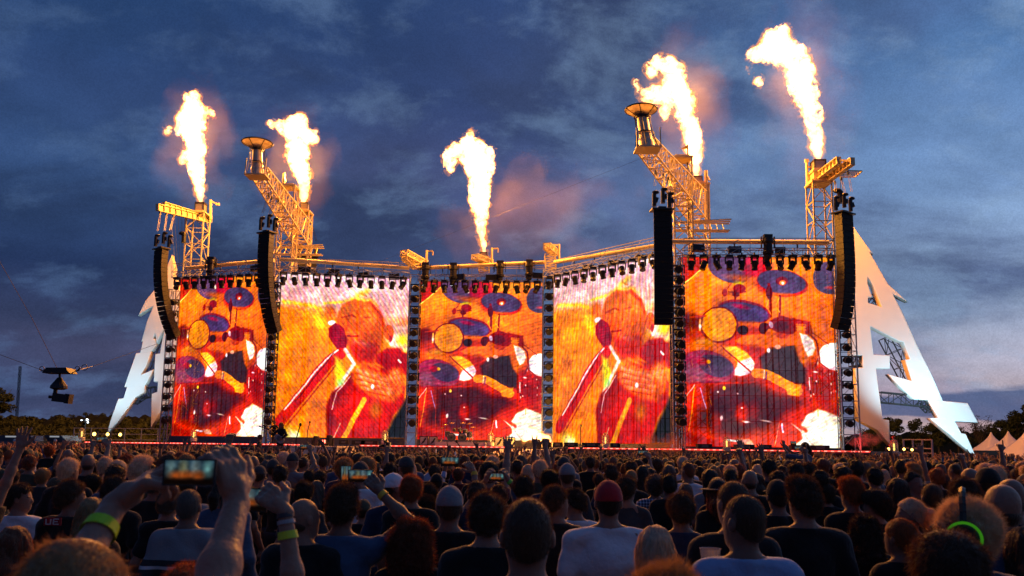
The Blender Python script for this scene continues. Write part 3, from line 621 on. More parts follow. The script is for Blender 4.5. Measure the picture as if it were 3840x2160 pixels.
for i, (bp, tp, Y, wd, lab, ls) in enumerate(LAD):
    a, b = P(*bp, Y), P(*tp, Y); b.x = a.x = (a.x + b.x) / 2; a.z = 1.9; a.y = b.y = Y
    r = empty('ladder_tower', a, f'slim silver ladder tower of round lamps {lab}', 'light tower', 'ladder towers between the screens')
    rl, rgs, bk = MB(), [], MB(); X = Vector((wd / 2, 0, 0)); D = Vector((0, .9, 0))
    for s in (-1, 1): rl.bar(a + X * s, b + X * s, .055); rl.bar(a + X * s + D, b + X * s + D, .045)
    H = b.z - a.z; n = int(H / 1.15)
    for k in range(n + 1):
        z = Vector((0, 0, H * k / n)); rg = MB(); rgs.append(rg); rg.bar(a - X + z, a + X + z, .035); rg.bar(a - X + D + z, a + X + D + z, .025); rg.bar(a - X + z, a - X + D + z, .025); rg.bar(a + X + z, a + X + D + z, .025)
        if k < n:
            z2 = Vector((0, 0, H * (k + 1) / n)); bk.bar(a - X + D + z, a + X + D + z2, .022); bk.bar(a - X + z, a - X + D + z2, .022); bk.bar(a + X + z, a + X + D + z2, .022)
    built(r, rail=(rl, M_alu), rung=(rgs, M_alu), bracing=(bk, M_alu))
    z0 = a.z + 2.0
    for k in range(NC[i]):
        z = z0 + (b.z - 1.2 - z0) * k / (NC[i] - 1)
        o = cl if firstc else copy_tree(cl); firstc = False; o.location = (a.x + (.12 if i != 5 else -.1), Y + .1, z); o.scale = (ls,) * 3; o.rotation_euler = (random.uniform(-.12, .12), 0, random.uniform(-.25, .25))
        pos = ['lowest', 'second', 'third', 'fourth', 'fifth', 'sixth', 'seventh', 'eighth', 'ninth', 'tenth', 'eleventh', 'twelfth', 'thirteenth', 'fourteenth', 'fifteenth'][k]
        tag(o, f'round black lamp, {pos} from the bottom {lab}', 'stage light', 'column lamps in the ladder towers')

# ------------------------------------------------------------ tall towers
def tower(px, pytop, Y, w, label, foot=0.0, name='rigging_tower', rb=.045, rc=.075, bay=1.55, extra=None):
    t = P(px, pytop, Y); a = Vector((t.x, t.y, foot)); r = empty(name, a, label, 'tower', 'tall steel towers behind the screens')
    ch, br, pl = MB(), MB(), MB(); n = max(2, int((t.z - foot) / bay)); truss(ch, br, a, t, w, w, n, rc, rb, Vector((0, 1, 0)), rungs=True)
    pl.box(t + Vector((0, 0, .06)), (w * 1.15, w * 1.15, .12)); pl.box(t + Vector((0, 0, .2)), (w * .8, w * .9, .16))
    built(r, chord=(ch, M_white), bracing=(br, M_white), top_plate=(pl, M_white)); return r, t
def flame_box(px0, px1, pytop, pybot, Y, label):
    a, b = P(px0, pybot, Y), P(px1, pytop, Y); w = b.x - a.x; h = b.z - a.z; c = Vector(((a.x + b.x) / 2, Y, a.z)); r = empty('flame_projector', c, label, 'flame projector', 'flame projectors on the tower tops')
    m = MB(); m.box(c + Vector((0, 0, h * .42)), (w * .9, w * .9, h * .84)); t = MB()
    for s in (-1, 1): t.box(c + Vector((s * w * .47, 0, h * .92)), (w * .06, w, h * .16)); t.box(c + Vector((0, s * w * .47, h * .92)), (w, w * .06, h * .16))
    e = MB()
    for sx in (-1, 1):
        for sy in (-1, 1): e.box(c + Vector((sx * w * .46, sy * w * .46, h * .42)), (w * .08, w * .08, h * .86))
    built(r, case=(m, mat('galvanised_box', (.38, .36, .33), .4, .5, var=.2)), rim=(t, M_steel), corner_post=(e, M_steel)); return c + Vector((0, 0, h))
def ibeam(mb, a, b, h=.5, w=.3, stiff=None, n=8):
    a = Vector(a); b = Vector(b); d = (b - a); q = d.to_track_quat('X', 'Z').to_matrix(); c = (a + b) / 2; L = d.length; up = q @ Vector((0, 0, 1))
    mb.box(c + up * (h / 2), (L, w, .05), q); mb.box(c - up * (h / 2), (L, w, .05), q); mb.box(c, (L, .04, h - .06), q)
    if stiff is not None:
        for k in range(n + 1): stiff.box(a.lerp(b, k / n), (.04, w * .9, h - .06), q)

# T1, the far left one
r1, t1 = tower(745, 806, 79, 1.7, 'pale lattice tower left of the leftmost screen, its crane beam pointing left', 1.0)
f1 = flame_box(735, 772, 762, 803, 79, 'steel box flame projector on top of the far left tower')
cb = empty('crane_beam', t1, 'pair of pale steel I beams reaching left from the far left tower', 'crane beam'); g, st, ms = MB(), MB(), MB()
e1, s1 = P(590, 777, 73), P(780, 824, 80.0); e2, s2 = P(614, 770, 74.5), P(790, 822, 81.5)
ibeam(g, e1, s1, .62, .4, st, 9); ibeam(g, e2, s2, .62, .4, st, 9); g.bar(e1, e2, .08); g.bar(s1, s2, .1)
for k in range(2, 8): g.bar(e1.lerp(s1, k / 8), e2.lerp(s2, k / 8), .06)
ms.bar(P(789, 822, 79.5), P(790, 750, 79.5), .14, 6); ms.bar(P(789, 753, 79.5), P(819, 768, 79.5), .1, 4); ms.box(P(817, 766, 79.5), (.3, .15, .25))
built(cb, girder=(g, M_white), stiffener=(st, M_white), davit_arm=(ms, M_white))
# T4, far right
r4, t4 = tower(3070, 694, 63, 1.5, 'pale lattice tower beside the rightmost screen, crane beams pointing right', 1.0)
f4 = flame_box(3046, 3090, 604, 636, 63, 'steel box flame projector on top of the far right tower')
m = MB(); c = P(3068, 662, 63); m.box(c, (1.1, 1.1, 1.1)); m.box(c + Vector((0, 0, -.5)), (1.6, 1.5, .15)); m.box(c + Vector((0, 0, .3)), (1.3, 1.3, .12))
built(r4, head_block=(m, M_white))
cb4 = empty('crane_beam', t4, 'pair of yellow lit steel I beams reaching right from the far right tower', 'crane beam'); g, st, ms = MB(), MB(), MB()
e1, s1 = P(3146, 601, 59.2), P(3030, 690, 64.5); e2, s2 = P(3197, 604, 58.6), P(3078, 690, 63.6)
ibeam(g, e1, s1, .55, .4, st, 9); ibeam(g, e2, s2, .55, .4, st, 9); g.bar(e1, e2, .1); g.bar(s1, s2, .1)
for k in range(2, 8): g.bar(e1.lerp(s1, k / 8), e2.lerp(s2, k / 8), .06)
ms.bar(P(3029, 700, 63.4), P(3025, 606, 63.4), .12, 6); ms.bar(P(3025, 626, 63.4), P(3090, 626, 63.4), .09); ms.box(P(3025, 603, 63.4), (.3, .2, .25))
pf = MB()
for k in range(4): pf.bar(P(3150, 640 + 8 * k, 61 + .8 * k), P(3232 - 8 * k, 642 + 7 * k, 61 + .8 * k), .07)
pf.bar(P(3150, 640, 61), P(3150, 664, 63.4), .06); pf.bar(P(3232, 642, 61), P(3208, 663, 63.4), .06)
built(cb4, girder=(g, M_white), stiffener=(st, M_white), mast=(ms, M_white), side_ladder=(pf, M_white))
# twin tower groups with the long lattice arms and torch bowls
def torch_group(ftx, fty, fY, fw, rtx, rty, rY, rw, tip, dish, drx, box, side, tipY, seed, mast):
    r, t = tower(ftx, fty, fY, fw, f'front pale lattice tower of the {side} pair, under the torch arm', 1.0, bay=1.25, rb=.05, rc=.085)
    r2, t2 = tower(rtx, rty, rY, rw, f'rear pale lattice tower of the {side} pair, with a flame projector on top', 1.0, bay=1.25, rb=.05, rc=.085)
    fb = flame_box(*box, rY, f'steel box flame projector on the rear tower of the {side} pair')
    arm = empty('torch_arm', t, f'long lattice arm with a torch bowl at its tip on the {side} tower pair', 'lattice arm', 'lattice arms with torch bowls')
    ch, br, pl = MB(), MB(), MB()
    T0 = P(*tip, tipY); T1 = Vector((t2.x, t2.y, P(rtx, box[3] + 90, rY).z)); up = Vector((0, 0, 1))
    c0, c1 = truss(ch, br, T0, T1, 1.15, 1.0, 15, .065, .04, up, 1.5, 2.4)
    for k in range(1, 15): 
        c = T0.lerp(T1, k / 15); br.bar(c0[3].lerp(c1[3], k / 15), c0[0].lerp(c1[0], k / 15), .05, 4, caps=False); br.bar(c0[2].lerp(c1[2], k / 15), c0[1].lerp(c1[1], k / 15), .05, 4, caps=False)
    pl.box(T0 + Vector((0, -.6, -.55)), (1.7, 1.5, .1))
    for s in (-1, 1): pl.bar(T0 + Vector((s * .8, -1.3, -.5)), T0 + Vector((s * .8, -1.0, .9)), .05)
    # torch bowl
    dc = P(*dish, tipY - .5); base = Vector((T0.x, T0.y - .6, T0.z - .45)); H = dc.z - base.z; rr = drx / FPX * tipY
    ax = Vector(((dc.x - base.x) / H, (dc.y - base.y) / H)); sh = Matrix(((1, 0, ax.x), (0, 1, ax.y), (0, 0, 1)))
    stem_, bowl, ring, ribs, burner = MB(), MB(), [MB(), MB(), MB()], [], MB(); hb = .46 * rr
    stem_.lathe([(.52, 0), (.52, .5), (.44, .7), (.42, H * .36), (.47, H * .38), (.40, H * .42), (.38, H - hb)], 18, base, sh)
    zb = H - hb; bowl.lathe([(.36, zb - .02), (rr, H), (rr - .04, H), (.32, zb + .05)], 28, base, sh, cap=False)
    n = 28
    for k in range(n):
        a0, a1 = 2 * math.pi * k / n, 2 * math.pi * (k + 1) / n
        q = lambda a_, r_, z_: base + sh @ Vector((r_ * math.cos(a_), r_ * math.sin(a_), z_))
        ring[0].bar(q(a0, rr, H), q(a1, rr, H), .05, 5); ring[1].bar(q(a0, .56, zb - .05), q(a1, .56, zb - .05), .04, 4); ring[2].bar(q(a0, .62, H * .38), q(a1, .62, H * .38), .04, 4)
    for k in range(6):
        a0 = 2 * math.pi * (k + .25) / 6; ribs.append(MB()); ribs[-1].bar(q(a0, rr * .97, H - .03), q(a0, .4, zb), .035, 4); ribs[-1].bar(q(a0, .56, zb - .05), q(a0, .62, H * .38), .035, 4); ribs[-1].bar(q(a0, .62, H * .38), q(a0, .85, .05), .035, 4)
    burner.lathe([(.42, zb - .1), (.5, zb + .1), (.5, zb + .32), (.44, zb + .36)], 12, base, sh)
    gold = mat('bare_steel_bowl', (.60, .52, .40), .35, .65, var=.15)
    dish_m = MATS.get('bowl_mesh')
    if dish_m is None:
        dish_m = bpy.data.materials.new('bowl_mesh'); dish_m.use_nodes = True; T = NT(dish_m.node_tree); MATS['bowl_mesh'] = dish_m
        nz = T.n('ShaderNodeTexNoise', i_Scale=5.0, i_Detail=5.0).outputs[0]; cc = T.ramp(nz, [(.3, (.45, .38, .28, 1)), (.7, (.8, .72, .6, 1))])
        a1 = T.n('ShaderNodeBsdfDiffuse', i_Color=cc); a2 = T.n('ShaderNodeBsdfTranslucent', i_Color=cc); a3 = T.n('ShaderNodeMixShader', i_0=.6, i_1=a1.outputs[0], i_2=a2.outputs[0]); T.link(a3.outputs[0], T.n('ShaderNodeOutputMaterial').inputs[0])
    built(arm, chord=(ch, M_white), bracing=(br, M_white), end_frame=(pl, M_white), torch_stem=(stem_, gold), torch_bowl=(bowl, dish_m), bowl_rim=(ring, M_steel), bowl_rib=(ribs, M_steel), burner=(burner, M_steel))
    # side platform and davit
    pf = MB(); zc = T1.z - .3; c = Vector((t2.x + rw * .5, t2.y - rw * .5, zc))
    for k in range(3): pf.bar(c + Vector((-3.0, -.3 * k, -1.2 - .05 * k)), c + Vector((1.6, -.3 * k, -1.2 + .1 * k)), .07); pf.bar(c + Vector((-3.0, -.3 * k, -1.9)), c + Vector((1.5, -.3 * k, -1.9)), .05)
    for k in range(9): pf.bar(c + Vector((-3 + .5 * k, 0, -1.2)), c + Vector((-3 + .5 * k, -.6, -1.9)), .04)
    dv = MB(); mm = P(mast[0], mast[1], rY - .6); dv.bar(Vector((mm.x, mm.y, mm.z - 4.2)), mm, .15, 8); dv.bar(mm - Vector((0, 0, .3)), mm + Vector((.25, -.2, -.9)), .08)
    built(r2, side_platform=(pf, M_white), davit_mast=(dv, M_white))
    return t, t2, T0, T1, fb
TL = torch_group(1083, 706, 72.0, 1.45, 1139, 800, 75.0, 1.35, (975, 648), (965, 536), 58, (1129, 1158, 762, 790), 'left', 63.5, 1, (1065, 650))
TR = torch_group(2553, 602, 61.0, 1.4, 2620, 700, 64.0, 1.35, (2422, 545), (2404, 412), 62, (2599, 2631, 664, 690), 'right', 53.5, 2, (2647, 640))
# tall flag pole near the right pair
fp = empty('flag_pole', P(2584, 900, 61.5), 'thin pole with a small yellow pennant in front of the right flame', 'flag pole'); m, f = MB(), MB()
a, b = P(2584, 900, 61.5), P(2583, 543, 61.5); b.x = a.x; m.bar(a, b, .06, 6); f.add([b, b + Vector((-.6, .05, -.35)), b + Vector((0, .02, -.32)), b + Vector((0, .03, 0)), b + Vector((-.6, .08, -.34)), b + Vector((0, .05, -.31))], [(0, 1, 2), (5, 4, 3)])
built(fp, pole=(m, M_steel), pennant=(f, mat('yellow_pennant', (.75, .55, .08), .7)))
# small cranes over the middle screens
def small_crane(mx, mtop, mbot, Y, arms, label, mastarm=24):
    b = P(mx, mbot, Y); r = empty('small_crane', b, label, 'small crane', 'small yellow lit cranes on the middle of the roof'); ms, ch, br, bl = MB(), MB(), MB(), MB()
    t = P(mx, mtop, Y); t.x = b.x; ms.bar(b, t, .11, 6); e = P(mx + mastarm, mtop + 2, Y); ms.bar(t - Vector((0, 0, .1)), e, .09); ms.bar(e, e - Vector((0, 0, .4)), .08)
    for (x0, y0, Ya), (x1, y1, Yb), w, h in arms: truss(ch, br, P(x0, y0, Ya), P(x1, y1, Yb), w, h, 6, .07, .04)
    built(r, mast=(ms, M_white), chord=(ch, M_white), bracing=(br, M_white)); return r
small_crane(1599, 939, 1000, 71.5, [((1514, 948, 69), (1592, 990, 72), .7, .5), ((1514, 962, 69), (1560, 1000, 72), .5, .5)], 'small yellow lit crane with a lattice jib, left of the centre flame')
sc2 = small_crane(1844, 929, 1000, 72, [((1780, 962, 70.5), (1838, 985, 72.5), .7, .4), ((1815, 1020, 72), (1815, 965, 72), .9, .9)], 'small crane beside the centre flame projector')
f3 = flame_box(1800, 1828, 948, 968, 72, 'steel box flame projector over the middle screen')
small_crane(2096, 916, 985, 70.5, [((2050, 922, 68.5), (2085, 950, 71.5), .6, .5), ((2066, 1010, 69.5), (2062, 955, 69.5), .9, .9)], 'small yellow lit crane right of the centre flame', -24)
for px, Y, y1, y2, lab in ((745, 71, 1004, 1040, 'left'), (1100, 69, 960, 1030, 'l')): pass

# ------------------------------------------------------------ speaker line arrays
def box_speaker():
    m = MB(); hx, hz = .62, .2
    pts = [(-hx, -.3), (hx, -.3), (hx * .74, .38), (-hx * .74, .38)]
    m.slab(pts, -hz * .94, hz * .94); g = MB()
    g.box((0, -.31, 0), (1.16, .03, hz * 1.7)); g.cur = 0
    return m.mesh('speaker_box', M_black), g.mesh('grille', M_black2)
SBM, SGM = box_speaker()
def line_array(top, bot, Yt, n, yaw, tilt_end, label, w=1.0, bend=2.2, hoists=None, dark=True):
    T = P(*top, Yt); s = w; H = .4 * s
    r = empty('line_array', T, label, 'speaker array', 'hanging speaker arrays'); tilt = R(2); p = Vector((0, 0, 0)); rz = Matrix.Rotation(yaw, 3, 'Z')
    fb = MB(); fb.box((0, 0, .08), (1.45 * s, .9 * s, .1)); fb.box((0, 0, .2), (.5, .5, .16)); o = fb.build('fly_bar', M_black, r); o.rotation_euler = (0, 0, yaw)
    for k in range(n):
        t = R(-1) + R(tilt_end) * (k / (n - 1)) ** bend
        d = rz @ Vector((0, math.sin(t), -math.cos(t))); c = p + d * H / 2
        b = link('speaker_box', SBM, r); b.location = c; b.rotation_euler = (Matrix.Rotation(yaw, 3, 'Z') @ Matrix.Rotation(t, 3, 'X')).to_euler(); b.scale = (s, s, s)
        g = link('grille', SGM, b); p = p + d * H
    mo, cc = MB(), MB()
    for k, (dx, dy) in enumerate(((-.5, -.1), (.1, .0), (.55, .1))):
        z = .3 + .25 * (k % 2); mo.bar((dx * s, dy, z), (dx * s, dy, z + .85), .14, 8); mo.ball((dx * s + .1, dy, z + .95), (.24, .15, .13), 8, 6)
        mo.box((dx * s + .08, dy + .02, z + .45), (.34, .2, .34), Matrix.Rotation(.3 - .3 * k, 3, 'Y'))
    mo.build('chain_motor', M_black, r)
    if hoists:
        for k, (hx, hy, hY) in enumerate(hoists):
            h = P(hx, hy, hY) - T; a = Vector(((-.5, .1, .55)[k % 3] * s, 0, 1.7)); cc.bar(a, h, .022, 4); cc.bar(a + Vector((.12, 0, 0)), h + Vector((.1, 0, 0)), .018, 4); cc.ball(h + (a - h) * .12, (.09, .09, .2), 6, 5)
        cc.build('hoist_chain', M_steel, r)
    return r
line_array((606, 938), (640, 1290), 67, 19, R(-36), 32, 'far left hanging array of black speakers, in front of the white letter', 1.0, 1.25, [(601, 790, 73), (625, 796, 73.6), (652, 803, 74.5)])
line_array((1001, 878), (1036, 1268), 61, 20, R(-30), 27, 'hanging array of black speakers in front of the tower left of the second screen', .97, 1.5, [(1010, 722, 63.5), (1020, 735, 64), (1046, 752, 65.5)])
line_array((2481, 793), (2490, 1246), 50.5, 19, R(4), 5, 'straight hanging array of black speakers in front of the fourth screen', .98, 1.5, [(2460, 640, 54), (2488, 655, 55), (2505, 670, 56)])
line_array((3162, 806), (3138, 1252), 55, 19, R(34), 22, 'far right hanging array of black speakers beside the letter A', 1.08, 3.0, [(3130, 680, 60), (3152, 665, 60), (3178, 640, 60)])
line_array((1151, 966), (1151, 1100), 77, 6, R(24), 0, 'short speaker array half hidden behind the truss of the second screen', 1.45, 1.0, [(1150, 870, 76), (1160, 850, 76), (1170, 850, 76)])
# spare hoists hanging alone
for lab, px, py, Y, top in (('lone black chain hoist hanging from the far left beam', 690, 890, 76, 812), ('lone black chain hoist hanging above the far right speaker array', 3151, 735, 57.5, 650)):
    c = P(px, py, Y); r = empty('chain_hoist', c, lab, 'chain hoist', 'lone chain hoists'); m, k, hk = MB(), MB(), MB(); m.bar(c - Vector((0, 0, .55)), c + Vector((0, 0, .35)), .22, 8); m.ball(c + Vector((-.2, 0, .4)), (.35, .2, .2), 8, 6)
    t = P(px + 4, top, Y); k.bar(c + Vector((0, 0, .4)), t, .025); k.bar(c + Vector((.14, 0, .4)), t + Vector((.14, 0, 0)), .02)
    built(r, motor=(m, M_black), hoist_chain=(k, M_steel))
# many loose chains below the far left beam
lc = empty('hoist_chain_set', P(690, 820, 77), 'thin hoist chains hanging below the far left crane beam', 'chains'); m = []
for k in range(9): a = P(640 + 14 * k, 800 + 3 * k, 75 + .4 * k); m.append(MB()); m[-1].bar(a, P(662 + 7 * k, 1050, 75), .016, 3)
built(lc, chain=(m, M_steel))
# ------------------------------------------------------------ ground
gm = bpy.data.materials.new('trampled_grass'); gm.use_nodes = True; T = NT(gm.node_tree)
co = T.n('ShaderNodeTexCoord').outputs['Object']; n1_ = T.n('ShaderNodeTexNoise', i_Vector=co, i_Scale=.4, i_Detail=8.0).outputs[0]; n2_ = T.n('ShaderNodeTexNoise', i_Vector=co, i_Scale=6.0, i_Detail=6.0).outputs[0]
cc_ = T.ramp(T.m('MULTIPLY_ADD', n2_, .5, T.m('MULTIPLY', n1_, .6)), [(.35, (.03, .035, .015, 1)), (.6, (.07, .06, .035, 1)), (.8, (.11, .09, .06, 1))])
bb = T.n('ShaderNodeBsdfPrincipled', i_Roughness=.95); T.link(cc_, bb.inputs['Base Color']); T.link(bb.outputs[0], T.n('ShaderNodeOutputMaterial').inputs[0])
m = MB(); m.add([(-2500, -60, 0), (2500, -60, 0), (2500, 2500, 0), (-2500, 2500, 0)], [(0, 1, 2, 3)]); tag(m.build('ground', gm), kind='structure')

# ------------------------------------------------------------ stage
def pt(px, Y): q = P(px, 1680, Y); return (q.x, Y)
ZS = 1.93
deck = [pt(292, 73.5), pt(330, 71), pt(1145, 61.6), pt(1353, 61.6), pt(1895, 61.5), pt(2137, 60), pt(3262, 53.6), pt(3300, 56), (32, 66), (14, 76), (-34, 84)]
st = empty('stage', (0, 66, 0), 'wide grey stage with red LED edge strips running below the screens', 'stage')
m = MB(); m.slab(deck, ZS - .25, ZS); n_ = MB()
built(st, deck=(m, M_stage))
fa, ra_, pl_ = MB(), MB(), MB()
front = [Vector((x, y, 0)) for x, y in deck[1:7]]
for a, b in zip(front[:-1], front[1:]):
    d = (b - a); n = max(1, int(d.length / 2.4)); nn = Vector((d.y, -d.x, 0)).normalized()
    for k in range(n):
        p, q = a.lerp(b, k / n) - nn * .1, a.lerp(b, (k + .985) / n) - nn * .1; 
        fa.add([(p.x, p.y, .02), (q.x, q.y, .02), (q.x, q.y, 1.42), (p.x, p.y, 1.42)], [(0, 1, 2, 3)])
        if k % 2: pl_.box((p + q) / 2 + nn * .12 + Vector((0, 0, 1.48)), (1.1, .2, .12), d.to_track_quat('X', 'Z').to_matrix())
    for z, r_ in ((ZS - .2, .06), (ZS - .38, .05), (1.5, .05)): ra_.bar(a + nn * .25 + Vector((0, 0, z)), b + nn * .25 + Vector((0, 0, z)), r_)
built(st, fascia_panel=(fa, M_fascia), edge_rail=(ra_, M_rail), floor_lamp_row=(pl_, M_black))
red = emat('red_led', (1.0, .045, .03), 2.6); pinkish = emat('red_led_hot', (1.0, .22, .16), 3.2)
for a, b in ((0, 1), (2, 3), (4, 5)):
    A, B = front[a], front[b]; d = B - A; nn = Vector((d.y, -d.x, 0)).normalized(); m = MB(); m.box((A + B) / 2 + nn * .34 + Vector((0, 0, ZS - .02)), (d.length, .08, .075), d.to_track_quat('X', 'Z').to_matrix())
    h = MB(); n = int(d.length / .42)
    for k in range(n): h.box(A.lerp(B, (k + .5) / n) + nn * .39 + Vector((0, 0, ZS - .02)), (.2, .05, .05), d.to_track_quat('X', 'Z').to_matrix())
    built(st, led_strip=(m, red)); mm = h.mesh('led_dot', pinkish); mm.transform(Matrix.Translation(-st.location)); link('led_dot', mm, st)
# equipment shelf behind: dark base wall below the screens
m = MB()
for (A, B, z0, z1, u, nrm, L) in SP: m.box((A + B) / 2 + nrm * .15 + Vector((0, 0, (ZS + z0) / 2)), (L, .2, z0 - ZS - .02), u.to_track_quat('X', 'Z').to_matrix())
built(st, screen_plinth=(m, M_stage))
# thrusts
def platform(name, pts, z, th, label, side_mat, top_mat, cat='stage platform'):
    c = Vector((sum(p[0] for p in pts) / len(pts), sum(p[1] for p in pts) / len(pts), 0)); r = empty(name, c, label, cat, 'thrust platforms in front of the stage')
    t, s, e = MB(), MB(), MB(); t.slab(pts, z - .08, z); n = len(pts)
    for i in range(n):
        a, b = Vector((*pts[i], 0)), Vector((*pts[(i + 1) % n], 0)); d = b - a; k = max(1, int(d.length / 2.2))
        for j in range(k):
            p, q = a.lerp(b, j / k), a.lerp(b, (j + .98) / k); s.add([(p.x, p.y, .01), (q.x, q.y, .01), (q.x, q.y, z - .1), (p.x, p.y, z - .1)], [(0, 1, 2, 3)])
    built(r, top_board=(t, top_mat), side_panel=(s, side_mat)); return r
platform('thrust_platform', [pt(1160, 61), pt(1345, 61), pt(1335, 54), pt(1262, 47.5), pt(1062, 46.5), pt(1085, 52)], 1.84, .2, 'pale orange lit thrust platform jutting out left of the drum kit', M_pale, M_pale)
platform('thrust_platform', [pt(1905, 61), pt(2132, 61), pt(2110, 55), pt(2020, 52), pt(1872, 52.5), pt(1880, 57)], 1.8, .2, 'pale orange lit thrust platform jutting out below the ground flame', M_pale, M_pale)
rm = empty('ramp', (0, 0, 0), 'sloping orange lit ramp running down left from the right thrust platform', 'ramp'); m = MB()
a0, a1, b0, b1 = pt(1875, 52.3), pt(2000, 51.8), pt(1775, 44.5), pt(1975, 44.0)
m.add([(*a0, 1.79), (*a1, 1.79), (*b1, 1.15), (*b0, 1.15), (*a0, 0), (*a1, 0), (*b1, 0), (*b0, 0)], [(0, 3, 2, 1), (0, 4, 7, 3), (1, 2, 6, 5), (3, 7, 6, 2)]); built(rm, ramp_board=(m, M_pale))
platform('catwalk', [pt(900, 42.5), pt(1260, 42.5), pt(1275, 37.5), pt(880, 37.5)], 1.18, .2, 'low dark catwalk in front of the left thrust, under the guitarist', M_stage, M_stage)
platform('catwalk', [pt(1390, 42), pt(1500, 42), pt(1500, 37.5), pt(1390, 37.5)], 1.0, .2, 'small dark camera platform under the cameraman', M_stage, M_stage)
# end plinths and railings at the left
def pipe_fence(pts, zs, label, name='scaffold_railing', posts=5, rows=(0, .5, 1.0), m=M_alu, r=.035):
    a, b = pts; ro = empty(name, a, label, 'railing', 'scaffold railings beside the stage'); ra, po = MB(), MB()
    ra, po = [], []
    for h in rows: ra.append(MB()); ra[-1].bar(a + Vector((0, 0, h * zs)), b + Vector((0, 0, h * zs)), r)
    for k in range(posts): c = a.lerp(b, k / (posts - 1)); po.append(MB()); po[-1].bar(c - Vector((0, 0, .8)), c + Vector((0, 0, zs * 1.03)), r * 1.2)
    built(ro, rail=(ra, m), post=(po, m)); return ro
pipe_fence((P(275, 1648, 74), P(590, 1650, 76)), 1.05, 'steel scaffold railing on the deck below the left letter', posts=6)
pipe_fence((P(3390, 1697, 62), P(3497, 1700, 60)), 1.0, 'steel scaffold railing with green lit posts right of the stage', posts=4, rows=(0, .35, 1.0), r=.06)
m = MB(); m.box(P(430, 1668, 75) + Vector((0, 0, -.75)), (9, 4, 1.6)); sd = m.build('side_deck', M_stage); tag(sd, 'dark side deck carrying floodlights under the left letter', 'side deck')
m = MB(); q = P(3430, 1708, 61); m.box(Vector((q.x, q.y, .75)), (6.2, 4, 1.5)); sd = m.build('side_deck', M_stage); tag(sd, 'dark side deck right of the stage, below the letter A', 'side deck')

# glass jar lamps in wire cages
jar_glass = bpy.data.materials.new('jar_glass'); jar_glass.use_nodes = True; T = NT(jar_glass.node_tree)
T.link(T.n('ShaderNodeMixShader', i_0=.14, i_1=T.n('ShaderNodeBsdfTransparent', i_Color=(.95, .9, .8, 1)).outputs[0], i_2=T.n('ShaderNodeBsdfGlossy', i_Roughness=.15).outputs[0]).outputs[0], T.n('ShaderNodeOutputMaterial').inputs[0])
def jar():
    r = empty('cage_lamp'); g = MB(); g.lathe([(.28, 0), (.28, .62), (.22, .8), (.1, .88), (.01, .9)], 14, (0, 0, .35)); g.build('glass_dome', jar_glass, r)
    c = MB()
    for k in range(8): a = 2 * math.pi * k / 8; x, y = math.cos(a), math.sin(a); c.path([Vector((x * .31, y * .31, .35)), Vector((x * .31, y * .31, 1.0)), Vector((x * .2, y * .2, 1.25)), Vector((0, 0, 1.32))], .018, 4)
    for z in (.36, .66, .98):
        for k in range(12): a, b = 2 * math.pi * k / 12, 2 * math.pi * (k + 1) / 12; c.bar((.315 * math.cos(a), .315 * math.sin(a), z), (.315 * math.cos(b), .315 * math.sin(b), z), .016, 4)
    c.build('wire_cage', M_white, r); b = MB(); b.lathe([(.36, 0), (.36, .3), (.32, .35)], 14); b.build('lamp_base', M_pale, r)
    f = MB(); f.lathe([(.05, .4), (.07, .5), (.07, .95), (.03, 1.0)], 8); f.build('filament', emat('filament', (1, .6, .15), 2.5), r); return r
j0 = None
for px, py, Y, s, lab in ((305, 1652, 73, .85, 'at the left end of the stage strip'), (725, 1654, 66, .75, 'below the leftmost screen'), (1443, 1666, 62, .8, 'behind the cameraman'), (1840, 1672, 62, .78, 'right of the drum kit beside the logo cabinets'),
                          (2271, 1681, 59, .85, 'below the fourth screen'), (2726, 1692, 56, .75, 'below the rightmost screen'), (3354, 1709, 55, .85, 'below the letter A near the person in orange')):
    o = jar() if j0 is None else copy_tree(j0); j0 = j0 or o; o.location = P(px, py, Y); o.scale = (s,) * 3; tag(o, f'round caged glass jar lamp standing {lab}', 'lamp', 'caged jar lamps along the stage')
# flood lamps
def flood(energy=0, col=(.75, .9, 1), size=70):
    r = empty('floodlight'); m = MB(); m.box((0, 0, .25), (.5, .3, .5)); m.build('housing', M_black, r); m = MB(); m.box((0, 0, 0), (.7, .4, .06)); m.build('stand', M_steel, r)
    l = MB(); l.lathe([(.02, 0), (.17, .01), (.02, .02)], 12, (0, -.16, .25), Matrix.Rotation(R(90), 3, 'X')); l.build('lens', emat('yellow_flood', (1, .62, .12), 6), r); return r
fl0 = None
for px, py, Y, lab, s in ((356, 1638, 73.5, 'first from the left under the white left letter', 1), (406, 1638, 73.5, 'second from the left under the white left letter', .9), (453, 1639, 73.5, 'third from the left under the white left letter', .9),
                          (3330, 1692, 57, 'left of the caged jar lamp under the letter A', .6), (3388, 1692, 60, 'right of the person in orange, first of two', .6), (3418, 1694, 60, 'right of the person in orange, second of two', .6)):
    o = flood() if fl0 is None else copy_tree(fl0); fl0 = fl0 or o; o.location = P(px, py, Y); o.scale = (s,) * 3; tag(o, f'small floodlight with yellow glow, {lab}', 'floodlight', 'floodlights beside the stage')
def spot(name, loc, target, energy, col, size, blend=.8, rad=.3, parent=None):
    l = bpy.data.lights.new(name, 'SPOT'); l.energy = energy; l.color = col; l.spot_size = R(size); l.spot_blend = blend; l.shadow_soft_size = rad
    o = bpy.data.objects.new(name, l); COL.objects.link(o); o.matrix_world = Matrix.Translation(loc) @ (Vector(target) - Vector(loc)).to_track_quat('-Z', 'Y').to_matrix().to_4x4(); return o
